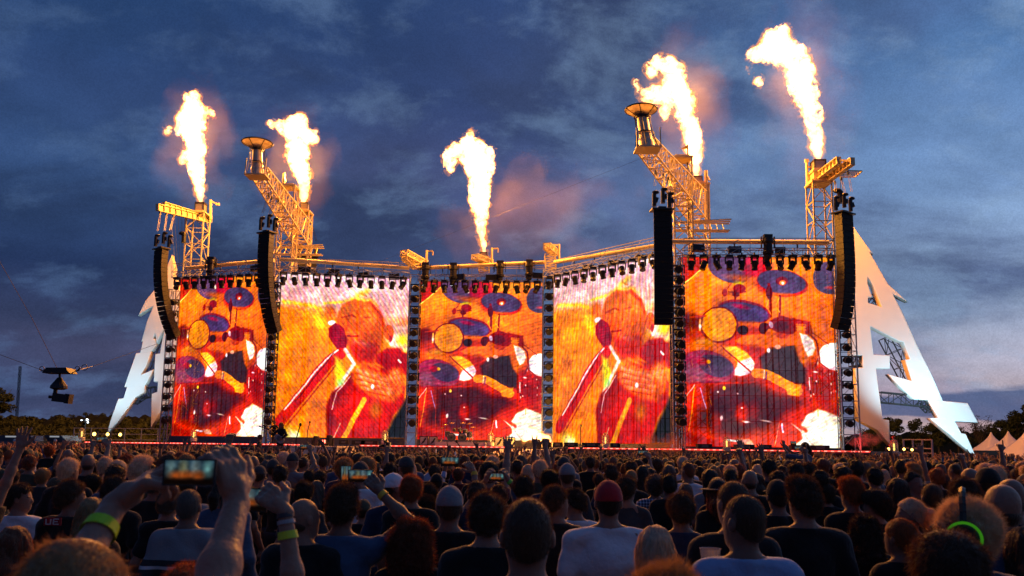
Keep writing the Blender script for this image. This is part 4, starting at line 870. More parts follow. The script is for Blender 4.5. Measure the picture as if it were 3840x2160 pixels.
def point(name, loc, energy, col, rad=.5):
    l = bpy.data.lights.new(name, 'POINT'); l.energy = energy; l.color = col; l.shadow_soft_size = rad; o = bpy.data.objects.new(name, l); COL.objects.link(o); o.location = loc; return o
# letter wash lights: low lamps on the ground that light the white letters
CW = (.48, .84, 1.0); WK = 1.5
for loc, tgt, e, sz in ((P(300, 1650, 76.4), P(350, 1420, 82), 1500, 95), (P(400, 1650, 76.4), P(440, 1300, 82), 2300, 75), (P(500, 1650, 76.4), P(520, 1100, 82), 3000, 60), (P(580, 1650, 76.4), P(600, 1300, 82), 1800, 75),
                        (P(3255, 1700, 63), P(3265, 1350, 70), 1900, 80), (P(3330, 1700, 63), P(3300, 1000, 70), 3400, 60), (P(3440, 1700, 63), P(3420, 1250, 70), 2600, 70), (P(3560, 1700, 63), P(3560, 1480, 70), 1500, 85), (P(3640, 1700, 63), P(3620, 1600, 70), 900, 95)):
    loc.z = 1.95 if loc.x < 0 else 1.6; spot('wash_lamp', loc, tgt, e * WK * (.62 if loc.x < 0 else 1.5), CW, sz)
# lit lamps on a post at the far left
r = empty('lamp_post', P(319, 1618, 80), 'thin post with a cluster of white lamps left of the left letter', 'lamp post'); m, g = MB(), MB(); a = P(319, 1650, 80); b = P(320, 1576, 80); m.bar(a, b, .04); m.box(b, (.9, .2, .12)); g.ball(b + Vector((.25, -.15, .05)), .1, 8, 5); g.ball(b + Vector((-.3, -.15, .0)), .06, 8, 5); g.ball(b + Vector((.35, -.15, -.2)), .08, 8, 5)
built(r, post=(m, M_steel), lamp=(g, emat('white_lamp', (.8, .9, 1), 8)))

# ------------------------------------------------------------ letters
def letter(name, pieces, Y, ox, oy, sx, depth, label, lattice, holes=()):
    r = empty(name, P(ox + 300 * sx, 1660, Y), label, 'letter sculpture')
    for k, pts in enumerate(pieces):
        cu = bpy.data.curves.new('outline', 'CURVE'); cu.dimensions = '2D'; cu.fill_mode = 'BOTH'
        for ring in [pts] + [h for kk, h in holes if kk == k]:
            sp_ = cu.splines.new('POLY'); sp_.points.add(len(ring) - 1)
            for i, (x, y) in enumerate(ring): q = P(ox + x * sx, oy + y * sx, Y); sp_.points[i].co = (q.x, q.z, 0, 1)
            sp_.use_cyclic_u = True
        cu.extrude = depth / 2; cu.bevel_depth = .07; cu.bevel_resolution = 1
        tmp = bpy.data.objects.new('tmp', cu); COL.objects.link(tmp); dg = bpy.context.evaluated_depsgraph_get(); me = bpy.data.meshes.new_from_object(tmp.evaluated_get(dg)); bpy.data.objects.remove(tmp); bpy.data.curves.remove(cu)
        me.transform(Matrix(((1, 0, 0, 0), (0, 0, -1, Y + depth / 2), (0, 1, 0, 0), (0, 0, 0, 1)))); me.transform(Matrix.Translation(-r.location))
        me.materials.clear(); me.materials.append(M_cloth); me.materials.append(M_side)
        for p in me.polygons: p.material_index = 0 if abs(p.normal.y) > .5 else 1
        link('letter_panel', me, r)
    for (x0, y0), (x1, y1), w, dy in lattice:
      ch, br = MB(), MB(); truss(ch, br, P(ox + x0 * sx, oy + y0 * sx, Y + dy), P(ox + x1 * sx, oy + y1 * sx, Y + dy), w, w, max(3, int(math.hypot(x1 - x0, y1 - y0) * sx / FPX * Y / w / 1.1)), .06, .035)
      built(r, support_truss=(ch, M_steel)); built(r, support_bracing=(br, M_steel))
    return r
letter('letter_sculpture', [
    [(258, 587), (300, 500), (362, 425), (400, 340), (450, 260), (472, 205), (488, 280), (480, 420), (440, 640), (410, 700), (375, 770), (362, 695), (345, 757), (275, 766), (310, 640), (357, 525)],
    [(285, 766), (360, 757), (366, 790), (335, 834), (265, 848)],
    [(237, 853), (333, 842), (300, 930), (258, 1003), (345, 965), (290, 1066), (160, 1072)],
    [(178, 1074), (290, 1069), (286, 1108), (225, 1145), (153, 1152)],
    [(118, 1158), (225, 1149), (130, 1280), (42, 1385), (70, 1290)],
    [(500, 362), (527, 440), (526, 560), (510, 700), (500, 850), (470, 1150), (420, 1200), (378, 1265), (336, 1340), (343, 1124), (380, 1110), (385, 1036), (356, 1036), (367, 858), (398, 855), (412, 765), (455, 560), (470, 440)]],
    82, 380, 850, .559, .6, 'giant white lightning shaped letter M half at the left of the stage', [((395, 740), (300, 985), 1.0, 1.0), ((285, 1118), (380, 1105), 1.0, .8), ((215, 1170), (290, 1120), .8, .8)])
letter('letter_sculpture', [
    [(214, 148), (255, 205), (313, 285), (296, 276), (400, 457), (490, 538), (424, 506), (480, 612), (560, 790), (640, 952), (698, 1090), (545, 1078), (480, 1020), (418, 955), (540, 990), (500, 872), (528, 868), (490, 770), (462, 764), (305, 683), (322, 842), (205, 842), (205, 300)],
    [(268, 843), (411, 848), (411, 913), (272, 912)],
    [(228, 915), (335, 915), (372, 1195), (407, 1200), (412, 1322), (350, 1250), (245, 1195)],
    [(625, 1090), (835, 1107), (888, 1207), (763, 1200), (800, 1270), (825, 1275), (878, 1395), (740, 1270), (642, 1190), (685, 1188)]],
    70, 3050, 750, .69, .6, 'giant white lightning shaped letter A at the right of the stage', [((355, 1072), (625, 1098), .9, .6), ((400, 745), (525, 985), 1.1, 1.2), ((590, 1090), (640, 1140), .8, .6), ((292, 540), (360, 575), .9, 1.0), ((205, 875), (260, 880), .9, .6), ((200, 490), (225, 490), .7, .6)],
    holes=[(0, [(290, 405), (330, 470), (375, 587), (293, 562), (293, 528), (316, 526), (290, 455)])])

# ------------------------------------------------------------ flames
def flame_mat(name, dens, col=(1.0, .36, .085)):
    if name in MATS: return MATS[name]
    m = bpy.data.materials.new(name); m.use_nodes = True; T = NT(m.node_tree)
    e = T.n('ShaderNodeEmission', i_Color=(*col, 1), i_Strength=dens); ab = T.n('ShaderNodeVolumeAbsorption', i_Color=(1, .72, .0, 1), i_Density=.0 if dens > 2 else .7); T.link(T.n('ShaderNodeAddShader', i_0=e.outputs[0], i_1=ab.outputs[0]).outputs[0], T.n('ShaderNodeOutputMaterial').inputs['Volume']); MATS[name] = m; return m
FM = flame_mat('flame_glow', 12.0, (1.0, .42, .13)); FM2 = flame_mat('flame_fringe_glow', 1.1, (1.0, .30, .04))
def flame(px, Y, label, light, seed, vox=.075, amp=.46, mtl=None):
    """px: list of (x, y, width) in photo pixels along the flame"""
    prims = []; q = FPX / Y; pr = None
    for row in px:
        if row is None: pr = None; continue
        x, y, w_ = row; c = P(x, y, Y); r_ = w_ / 2 / q; cur = (np.array(c), r_ * .71)
        if pr is not None: prims.append(('c', pr[0], cur[0], pr[1], cur[1]))
        else: prims.append(('c', cur[0], cur[0] + .01, cur[1], cur[1]))
        pr = cur
    zmin = min(min(p[1][2], p[2][2]) for p in prims)
    def disp(g):
        s = np.clip((g[:, 2] - zmin) / 5, .12, 1)
        return (fbm(g * .75 + seed, 3, seed) * .55 * amp + np.abs(fbm(g * 1.9 + seed, 4, seed + 5, .62)) * 1.45 * amp - .46 * amp) * s * 1.5
    V, F = sdf(prims, vox, 0, .25, disp=disp, pad=.7); c = P(*px[0][:2], Y); me = npmesh('flame', V - np.array(c), F, mtl or FM, False)
    o = link('flame', me); o.location = c; tag(o, label, 'flame', 'flames shooting from the projectors')
    V, F = sdf(prims, vox * 1.25, .16 * min(1, amp * 2), .25, disp=lambda g: disp(g * 1.0) * .9 + (np.abs(fbm(g * 1.1 + seed + 7, 4, seed + 3, .65)) * 1.1 - .38) * amp * 1.3, pad=.9); link('flame_fringe', npmesh('flame_fringe', V - np.array(c), F, FM2, False), o)
    zs = sorted(prims, key=lambda p: -p[3])[:2]
    for p in zs: l = point('flame_light', p[1] - np.array(c), light, (1.0, .43, .075), .9); l.parent = o
    return o
def S4(l, s=.483, ox=300, oy=300): return [None if r is None else (ox + r[0] * s, oy + r[1] * s, r[2] * s) for r in l]
LE = 19000
flame(S4([(940, 948, 26), (937, 900, 70), (930, 850, 100), (915, 780, 110), (905, 700, 150), (895, 620, 160), (890, 540, 175), (885, 460, 200), (868, 380, 235), (865, 300, 260), (870, 220, 235), (870, 150, 120), (900, 120, 50), None, (870, 250, 150), (960, 250, 110), (1015, 260, 50), None, (860, 330, 100), (770, 400, 70), None, (690, 385, 30), (670, 400, 30), None, (830, 560, 60), (800, 630, 40)]), 79, 'tall white hot flame from the far left tower', LE, 3)
flame(S4([(1735, 948, 46), (1738, 900, 80), (1742, 830, 110), (1730, 740, 150), (1705, 660, 190), (1690, 580, 220), (1670, 510, 170), (1665, 470, 70), (1660, 420, 170), (1640, 370, 180), (1700, 335, 150), (1735, 315, 80), None, (1640, 380, 150), (1540, 350, 90), (1485, 340, 40), None, (1700, 400, 130), (1780, 440, 110), (1820, 450, 60), (1830, 400, 40)]), 75, 'flame with a flat mushroom top, behind the left torch bowl', LE, 11)
k3 = 1.4907
flame([(1218 * k3, 634 * k3, 16), (1217 * k3, 615 * k3, 28), (1214 * k3, 585 * k3, 44), (1208 * k3, 545 * k3, 60), (1206 * k3, 500 * k3, 84), (1207 * k3, 460 * k3, 100), (1205 * k3, 425 * k3, 118), (1195 * k3, 390 * k3, 130), (1180 * k3, 365 * k3, 110), (1185 * k3, 342 * k3, 50), None, (1190 * k3, 385 * k3, 90), (1155 * k3, 375 * k3, 80), (1133 * k3, 390 * k3, 50), (1130 * k3, 425 * k3, 30), None, (1215 * k3, 400 * k3, 60), (1230 * k3, 385 * k3, 50), (1232 * k3, 430 * k3, 40)], 72, 'flame over the middle screen with its top bent left', LE, 23)
flame(S4([(628, 928, 24), (625, 890, 50), (618, 830, 90), (608, 760, 115), (610, 700, 120), (590, 620, 130), (565, 550, 150), (545, 480, 190), (510, 410, 190), (510, 350, 140), (470, 300, 90), (410, 275, 60), (365, 310, 45), (380, 345, 30), None, (520, 440, 120), (440, 470, 100), (350, 460, 90), (300, 430, 50), (290, 400, 20), None, (480, 500, 70), (450, 560, 50), (445, 590, 20)], .6557, 2200, 50), 64, 'ragged flame right of the right torch bowl', LE, 37)
flame(S4([(1325, 838, 24), (1322, 800, 50), (1310, 750, 90), (1295, 690, 105), (1285, 620, 130), (1275, 550, 150), (1255, 480, 165), (1235, 410, 180), (1220, 350, 190), (1170, 290, 130), (1110, 240, 160), (1080, 190, 210), (1095, 140, 190), (1120, 110, 90), None, (1100, 200, 180), (1200, 230, 130), (1240, 270, 60), None, (1060, 220, 130), (980, 240, 90), (930, 240, 40), None, (985, 380, 45), (990, 395, 20), None, (932, 315, 24), (936, 325, 12)], .6557, 2200, 50), 63, 'tallest flame curling left from the far right tower', LE, 51)
flame([(2046, 1655, 26), (2030, 1640, 34), (2000, 1632, 34), (1990, 1618, 34), (1985, 1610, 20), None, (2052, 1645, 28), (2055, 1650, 32), None, (2012, 1622, 22), None, (1975, 1640, 28), (1965, 1650, 20)], 61.5, 'bright burst of fire on the stage floor right of the logo cabinets', 900, 61, .05, .30)
# ------------------------------------------------------------ people
M_skin = mat('skin', (.5, .3, .22), .5, spec=.4, objcol=True, var=.16, vscale=24, bump=.25, bscale=45, sheen=.3)
M_fab = mat('fabric', (.2, .2, .2), .85, spec=.2, objcol=True, var=.14, vscale=9, bump=.75, bscale=16, sheen=.25)
M_trou = mat('denim_trousers', (.025, .03, .05), .9, var=.2)
M_hair = bpy.data.materials.new('hair'); M_hair.use_nodes = True; T = NT(M_hair.node_tree); oc = T.n('ShaderNodeObjectInfo').outputs['Color']
hv = T.n('ShaderNodeTexNoise', i_Vector=T.n('ShaderNodeMapping', i_0=T.n('ShaderNodeTexCoord').outputs['Object'], i_3=(90, 60, 14)).outputs[0], i_Scale=1.0, i_Detail=4.0, i_Roughness=.65).outputs[0]
hf = T.m('MULTIPLY_ADD', hv, 1.5, .25); hc_ = T.mix(1.0, oc, T.n('ShaderNodeCombineColor', i_0=hf, i_1=hf, i_2=hf).outputs[0], 'MULTIPLY')
hb = T.n('ShaderNodeBsdfPrincipled', i_Roughness=.42, i_Base_Color=hc_); hb.inputs['Specular IOR Level'].default_value = .5; hb.inputs['Sheen Weight'].default_value = .9; hb.inputs['Sheen Roughness'].default_value = .35; hb.inputs['Sheen Tint'].default_value = (1, .75, .55, 1)
T.link(T.n('ShaderNodeBump', i_Strength=.9, i_Distance=.012, i_Height=hv).outputs[0], hb.inputs['Normal'])
ht_ = T.n('ShaderNodeBsdfTranslucent', i_Color=T.mix(1.0, hc_, (2.2, 1.7, 1.3, 1), 'MULTIPLY')); T.link(T.n('ShaderNodeMixShader', i_0=.35, i_1=hb.outputs[0], i_2=ht_.outputs[0]).outputs[0], T.n('ShaderNodeOutputMaterial').inputs[0])
SK = [(.25, .115, .075, 1), (.30, .145, .095, 1), (.21, .10, .065, 1), (.32, .165, .11, 1)]

def ik(S, W, l1, l2, hint):
    S, W = np.array(S, float), np.array(W, float); d = W - S; L = np.linalg.norm(d); L2 = min(L, (l1 + l2) * .995)
    f = L / (l1 + l2) if L > l1 + l2 else 1.0
    l1 *= f; l2 *= f; L2 = L if f > 1 else L2
    u = d / L; h = np.array(hint, float); h -= u * (h @ u); h /= np.linalg.norm(h) + 1e-9
    a = (l1 * l1 - l2 * l2 + L2 * L2) / (2 * L2); o = math.sqrt(max(0, l1 * l1 - a * a)); return S + u * a + h * o
def hand(W, fwd, nrm, curl=(.3, .3, .35, .4), thumb=.4, spread=.10, side=1, s=1.0, fingers=(1, 1, 1, 1), ro=1.0):
    """palm and five fingers; W wrist, fwd direction of the hand, nrm palm normal"""
    W = np.array(W, float); f = np.array(fwd, float); f /= np.linalg.norm(f); n = np.array(nrm, float); n -= f * (n @ f); n /= np.linalg.norm(n); x = np.cross(f, n) * side
    pr = [('c', W - f * .01 * s, W + f * .04 * s, .027 * s, .030 * s)]
    for k, (dx, ln) in enumerate(((-.031, .040), (-.010, .044), (.011, .042), (.031, .038))):
        b = W + (f * .088 + x * dx) * s; pr.append(('c', W + (f * .035 + x * dx * .6) * s, b, .018 * s, .0155 * s))
        t = curl[k] * 1.0; q = b; ang = 0
        dirx = x * (dx / .031) * spread; segs = (ln, ln * .66, ln * .5) if fingers[k] else (ln, ln * .5, ln * .4)
        if not fingers[k]: t = 1.45
        for j, L in enumerate(segs):
            ang += t * (.75 if j == 0 else 1.0); d = f * math.cos(ang) + n * math.sin(ang) + dirx * math.cos(ang); d /= np.linalg.norm(d)
            e = q + d * L * s; pr.append(('c', q, e, (.0098 - .0010 * j) * s * ro, (.0090 - .0012 * j) * s * ro)); q = e
    b = W + (f * .03 - x * .026) * s; d1 = f * .62 - x * .72 + n * .25; d1 /= np.linalg.norm(d1); e = b + d1 * .045 * s; pr.append(('c', b, e, .017 * s, .0125 * s))
    d2 = f * (.8 - thumb * .3) - x * (.5 - thumb) + n * (.2 + thumb * .8); d2 /= np.linalg.norm(d2); g = e + d2 * .032 * s; pr.append(('c', e, g, .0120 * s * ro, .0105 * s * ro)); pr.append(('c', g, g + (d2 + f * .2) * .022 * s, .0105 * s * ro, .0085 * s * ro))
    return pr
def head_prims(yaw=0, bow=0):
    c, s = math.cos(yaw), math.sin(yaw); o = np.array((0, -.005, 1.57)); cb, sb = math.cos(bow), math.sin(bow)
    M = np.array(((c, -s, 0), (s, c, 0), (0, 0, 1))) @ np.array(((1, 0, 0), (0, cb, sb), (0, -sb, cb)))
    T = lambda p: M @ (np.array(p) - o) + o
    E = lambda p, r: ('e', T(p), r, M)
    return [E((0, -.010, 1.692), (.0765, .094, .089)), E((0, -.004, 1.65), (.069, .084, .10)), E((0, .03, 1.625), (.058, .066, .088)), E((0, .055, 1.572), (.034, .034, .03)), E((0, .094, 1.632), (.011, .014, .017)), ('c', T((0, .09, 1.665)), T((0, .102, 1.635)), .008, .010),
            E((0, .088, 1.594), (.022, .010, .006)), E((.03, .078, 1.678), (.024, .012, .008)), E((-.03, .078, 1.678), (.024, .012, .008)), E((.083, -.008, 1.648), (.010, .021, .031)), E((-.083, -.008, 1.648), (.010, .021, .031))], M, o
def torso(fem=0, wide=1.0):
    w = wide; s = .165 - .03 * fem
    pr = [('e', (0, 0, 1.29), (.165 * w - .015 * fem, .108 * w, .18)), ('c', (-s * w, -.005, 1.415), (s * w, -.005, 1.415), .058, .058), ('e', (0, .012, 1.08), ((.145 - .025 * fem) * w, .105 * w, .20)), ('e', (0, 0, .94), (.160 * w + .01 * fem, .115 * w, .12)),
          ('c', (0, -.02, 1.50), (-s * w, -.015, 1.43), .048, .045), ('c', (0, -.02, 1.50), (s * w, -.015, 1.43), .048, .045)]
    if fem: pr += [('e', (.07, .09, 1.27), (.06, .05, .06)), ('e', (-.07, .09, 1.27), (.06, .05, .06))]
    return pr
LEGS = []
for s in (-1, 1):
    LEGS += [('c', (.09 * s, 0, .90), (.10 * s, .01, .50), .088, .058), ('c', (.10 * s, .01, .50), (.105 * s, -.02, .09), .056, .040)]
FEET = [('c', (.105 * s, -.03, .045), (.115 * s, .15, .035), .042, .034) for s in (-1, 1)]
BC = {}; LASTARM = {}
def body_meshes(yaw=0.0, bow=0.0, fem=0, wide=1.0, sleeve='tee', arms=None, h=.02, seed=0, hs=1.0, ro=1.15, key=None, bare=False):
    """returns body, shirt, trousers meshes. arms: {side: (wrist, hand_fwd, palm_normal, kwargs, bend_hint)} in body space"""
    if key is not None and key in BC: return BC[key]
    S0 = (.165 - .03 * fem) * wide; hp, M, o = head_prims(yaw, bow); body = torso(fem, wide) + [('c', (0, -.014, 1.49), (0, -.008, 1.60), .056 - .012 * fem, .054 - .008 * fem)] + LEGS + FEET
    slv, hands, fore = [], [], []; LASTARM.clear()
    for s in (-1, 1):
        S = np.array((s * (S0 + .012), -.005, 1.40)); a = arms.get(s) if arms else None
        if a is None: W = np.array((s * (S0 + .10), .07 + .02 * (seed % 3), .90)); a = (W, (0, .25, -1), (-s, 0, 0), dict(curl=(.5, .5, .55, .6)), (s * .2, -1, 0))
        W = np.array(a[0], float); E = ik(S, W, .295, .26, a[4])
        body.append(('c', S, E, .050 - .008 * fem, .040 - .005 * fem)); body.append(('c', E, E + (W - E) * .35, .041 - .006 * fem, .040 - .006 * fem)); body.append(('c', E + (W - E) * .35, W, .040 - .006 * fem, .027 - .003 * fem))
        LASTARM[s] = (E, W); f = a[1]; hands.append((hand(W, f, a[2], side=s, s=hs, ro=ro, **a[3]), E, W)); k = .62 if sleeve == 'tee' else 1.0
        slv.append(('c', S, S + (E - S) * k, .060, .052 if k == 1 else .060))
        if sleeve == 'long': slv.append(('c', E, E + (W - E) * .9, .050, .037))
        if sleeve == 'half': slv.append(('c', E, E + (W - E) * .15, .050, .046))
    V, F = sdf(body + hp[:4], h, k=.035, pad=.04); Vs, Fs = [V], [F]; n = len(V)
    # head again finely, then hands and forearms finely: joined to the same surface
    V, F = sdf(hp + [('c', (0, -.018, 1.50), (0, -.008, 1.60), .058 - .012 * fem, .054 - .008 * fem)], min(h, .0085), k=.018, pad=.02); Vs.append(V); Fs.append(F + n); n += len(V)
    for pr, E, W in hands:
        raised = arms is not None and W[2] > 1.2
        V, F = sdf(pr + [('c', E + (W - E) * .55, W, .036 - .005 * fem, .027 - .003 * fem)], .0045 if (raised and h < .018) else .009, k=.008, pad=.012); Vs.append(V); Fs.append(F + n); n += len(V)
    me = npmesh('person', np.concatenate(Vs), np.concatenate(Fs), M_skin)
    sd = seed
    def folds(g): return .007 * noise3(g * 11 + sd, 3 + sd) + .010 * (1 - 2 * np.abs(noise3(g * np.array((7, 7, 5)) + sd + g[:, [2, 0, 1]] * 4, 5 + sd))) * .8 + .010 * noise3(g * np.array((5, 5, 9)) + 2 * sd, 9 + sd)
    bot = .84; sh = torso(fem, wide) + slv + [('c', (0, -.016, 1.43), (0, -.012, 1.49), .066 - .010 * fem, .056 - .008 * fem)]
    V, F = sdf(sh, h if h < .02 else .022, inflate=.012 if sleeve != 'long' else .018, k=.04, pad=.05, disp=folds, clip=lambda x, y, z: np.maximum(np.maximum(bot - z, z - 1.508 + .35 * np.abs(x) * 0), .066 - np.sqrt(x * x + (y + .01) ** 2) - np.clip((1.5 - z) * 12, 0, 1)))
    shirt = npmesh('shirt', V, F, M_fab)
    V, F = sdf(LEGS + [('e', (0, 0, .92), (.165 * wide, .12 * wide, .13))], .028, inflate=.014, k=.04, clip=lambda x, y, z: np.maximum(z - .97, .07 - z))
    tr = npmesh('trousers', V, F, M_trou)
    r = (me, shirt, tr)
    if key is not None: BC[key] = r
    return r

HC = {}
def blades(V, F, n, wd, ln, flow, rnd, seed, zmin=None):
    rs = np.random.RandomState(seed); a, b, c = V[F[:, 0]], V[F[:, 1]], V[F[:, 2]]; d = V[F[:, 3]]
    nr = np.cross(c - a, d - b); ar = np.linalg.norm(nr, axis=1) + 1e-12; nr = nr / ar[:, None]; i = rs.choice(len(F), n, p=ar / ar.sum())
    t = rs.rand(n, 2); p = (a[i] * (1 - t[:, :1]) + b[i] * t[:, :1]) * (1 - t[:, 1:]) + (d[i] * (1 - t[:, :1]) + c[i] * t[:, :1]) * t[:, 1:]
    N_ = nr[i]; ctr = np.array((0, -.01, 1.66)); out = p - ctr; out /= np.linalg.norm(out, axis=1)[:, None]; sgn = np.sign((N_ * out).sum(1))[:, None]; N_ = N_ * sgn
    dr = N_ * (1 - flow[3]) + np.array(flow[:3]) * flow[3] + rs.normal(0, rnd, (n, 3)); dr /= np.linalg.norm(dr, axis=1)[:, None]
    sd = np.cross(dr, rs.normal(0, 1, (n, 3))); sd /= np.linalg.norm(sd, axis=1)[:, None] + 1e-9
    L = ln * (.5 + rs.rand(n, 1)); q = p + dr * L; v = np.stack([p - sd * wd, p + sd * wd, q, q], 1)
    v[:, 3] = q + sd * wd * .3
    return v.reshape(-1, 3), np.arange(4 * n).reshape(n, 4)
def hair_mesh(style, detail=1, seed=0):
    key = (style, detail, seed)
    if key in HC: return HC[key]
    h = (.0075, .012, .02)[2 - detail if detail <= 2 else 0]; head = [('e', (0, -.010, 1.692), (.0765, .094, .089)), ('e', (0, -.012, 1.65), (.070, .084, .10)), ('e', (0, -.02, 1.63), (.066, .07, .085))]
    hl = lambda x, y, z, o=0.0: (1.652 + .92 * (y + .0) + o - 25 * np.clip(np.abs(x) - .055, 0, .02) * 0) - z
    ns = lambda sc_, am: (lambda g: am * fbm(g * sc_ + seed * 3.1, 3, seed))
    n = (7000, 1800, 260)[2 - detail if detail <= 2 else 0]; fl = (0, -.1, -1, .2); rnd = .35
    if style == 'buzz': V, F = sdf(head, h, inflate=.004, k=.02, clip=lambda x, y, z: hl(x, y, z)); B = (.0006, .006); fl = (0, 0, -1, .1); rnd = .25
    elif style == 'short': V, F = sdf(head, h, inflate=.015, k=.03, disp=ns(24, .010), clip=lambda x, y, z: hl(x, y, z, .004) + .010 * np.sin(x * 90) * np.cos(z * 70)); B = (.0010, .022); fl = (0, -.2, -.6, .35)
    elif style == 'quiff': V, F = sdf(head + [('e', (0, .03, 1.765), (.062, .075, .034))], h, inflate=.014, k=.03, disp=ns(24, .009), clip=lambda x, y, z: hl(x, y, z, .01)); B = (.0012, .024); fl = (0, .2, .6, .4)
    elif style == 'thin': V, F = sdf(head, h, inflate=.006, k=.02, clip=lambda x, y, z: np.maximum(hl(x, y, z), -(np.sqrt((x / .9) ** 2 + (y - .035) ** 2) - .062 + (z < 1.70) * 1.0))); B = (.0007, .02); fl = (0, -.5, -.8, .6)
    elif style == 'fringe': V, F = sdf(head + [('e', (0, 0, 1.71), (.088, .102, .086))], h, inflate=.014, k=.03, disp=ns(20, .007), clip=lambda x, y, z: hl(x, y, z, -.025)); B = (.0014, .03); fl = (0, 0, -1, .6)
    elif style == 'curly': V, F = sdf(head + [('e', (0, -.02, 1.685), (.105, .115, .12))], h, inflate=.012, k=.03, disp=ns(30, .017), clip=lambda x, y, z: hl(x, y, z, -.07)); B = (.0016, .026); rnd = .9; fl = (0, 0, -1, .05); n *= 2
    elif style == 'bigcurly': V, F = sdf(head + [('e', (0, -.03, 1.67), (.135, .135, .15)), ('e', (0, -.05, 1.54), (.13, .10, .12))], h * 1.15, inflate=.01, k=.04, disp=ns(22, .024), clip=lambda x, y, z: np.maximum(hl(x, y, z, -.30), .0 + (y - .085))); B = (.002, .04); rnd = .9; fl = (0, 0, -1, .15); n *= 2
    elif style in ('long', 'bob', 'curlylong'):
        zb = {'long': 1.20, 'bob': 1.47, 'curlylong': 1.28}[style]; pr = head + [('e', (0, -.012, 1.68), (.088, .103, .112)), ('c', (0, -.045, 1.62), (0, -.085, (1.62 + zb) / 2), .088, .092), ('c', (0, -.085, (1.62 + zb) / 2), (0, -.11, zb), .090, .055)]
        for s in (-1, 1): pr.append(('c', (s * .07, .0, 1.66), (s * .085, -.02, max(zb, 1.38)), .030, .030))
        pr[len(head) + 1] = ('c', (0, -.045, 1.62), (0, -.085, (1.62 + zb) / 2), .086, .10 if style != 'bob' else .09)
        w_ = .016 if style == 'curlylong' else .005
        dd = ns(24, w_) if style == 'curlylong' else (lambda g: .007 * fbm(g * np.array((60, 60, 4)) + seed, 2, seed))
        V, F = sdf(pr, h, inflate=.006, k=.03, disp=dd, clip=lambda x, y, z: hl(x, y, z, -.02) - .6 * (y < .02)); B = (.0016, .05) if style != 'curlylong' else (.002, .04); fl = (0, -.1, -1, .88 if style != 'curlylong' else .3); rnd = .1 if style != 'curlylong' else .8; n = int(n * 1.6)
    elif style in ('bun', 'tail'):
        pr = head + [('e', (0, -.005, 1.675), (.082, .098, .108))]
        if style == 'bun': pr += [('e', (0, -.13, 1.66), (.045, .05, .055)), ('e', (.01, -.14, 1.60), (.035, .04, .05))]
        else: pr += [('c', (0, -.10, 1.68), (0, -.15, 1.60), .028, .036), ('c', (0, -.15, 1.60), (0, -.13, 1.38), .036, .018)]
        V, F = sdf(pr, h, inflate=.006, k=.02, disp=lambda g: .004 * fbm(g * np.array((50, 14, 50)) + seed, 2, seed), clip=lambda x, y, z: hl(x, y, z, -.01)); B = (.0009, .022); fl = (0, -1, -.3, .8); rnd = .3
    elif style == 'spiky': V, F = sdf(head + [('e', (0, -.02, 1.695), (.085, .102, .10))], h, inflate=.008, k=.03, disp=ns(20, .016), clip=lambda x, y, z: hl(x, y, z, -.05)); B = (.0008, .028); fl = (0, -.4, .3, .4); rnd = .35; n *= 2
    elif style == 'cap':
        V, F = sdf([('e', (0, -.005, 1.685), (.080, .098, .108))], h, inflate=.012, k=.01, clip=lambda x, y, z: (1.672 + .25 * np.maximum(y, 0) + .06 * np.clip(-y * 10, 0, 1) * 0) - z)
        V2, F2 = sdf([('e', (0, .125, 1.695), (.078, .085, .010))], min(h, .012), k=.01, clip=lambda x, y, z: .07 - y); F = np.concatenate([F, F2 + len(V)]); V = np.concatenate([V, V2])
        V2, F2 = sdf([('e', (0, -.01, 1.805), (.010, .010, .006))], .005, k=.01); F = np.concatenate([F, F2 + len(V)]); V = np.concatenate([V, V2]); B = None
    elif style == 'brim':
        V, F = sdf([('e', (0, -.005, 1.71), (.084, .10, .09))], h, inflate=.012, k=.01, clip=lambda x, y, z: 1.69 - z); V2, F2 = sdf([('e', (0, 0, 1.70), (.19, .20, .012))], h, k=.01); F = np.concatenate([F, F2 + len(V)]); V = np.concatenate([V, V2]); B = None
    else: B = None; V, F = sdf([('e', (0, -.02, 1.62), (.068, .075, .06))], h, inflate=.004, clip=lambda x, y, z: np.maximum(y + .01 - .3 * (z < 1.6), 1.56 - z))   # bald: a stubble band
    if B and n:
        v, f = blades(V, F, n, B[0] * (1, 1.6, 3)[2 - detail if detail <= 2 else 0], B[1], fl, rnd, seed + 1); F = np.concatenate([F, f + len(V)]); V = np.concatenate([V, v])
    me = npmesh('cap' if style in ('cap', 'brim') else 'hair', V, F, M_hair if style not in ('cap', 'brim') else M_fab); HC[key] = me; return me

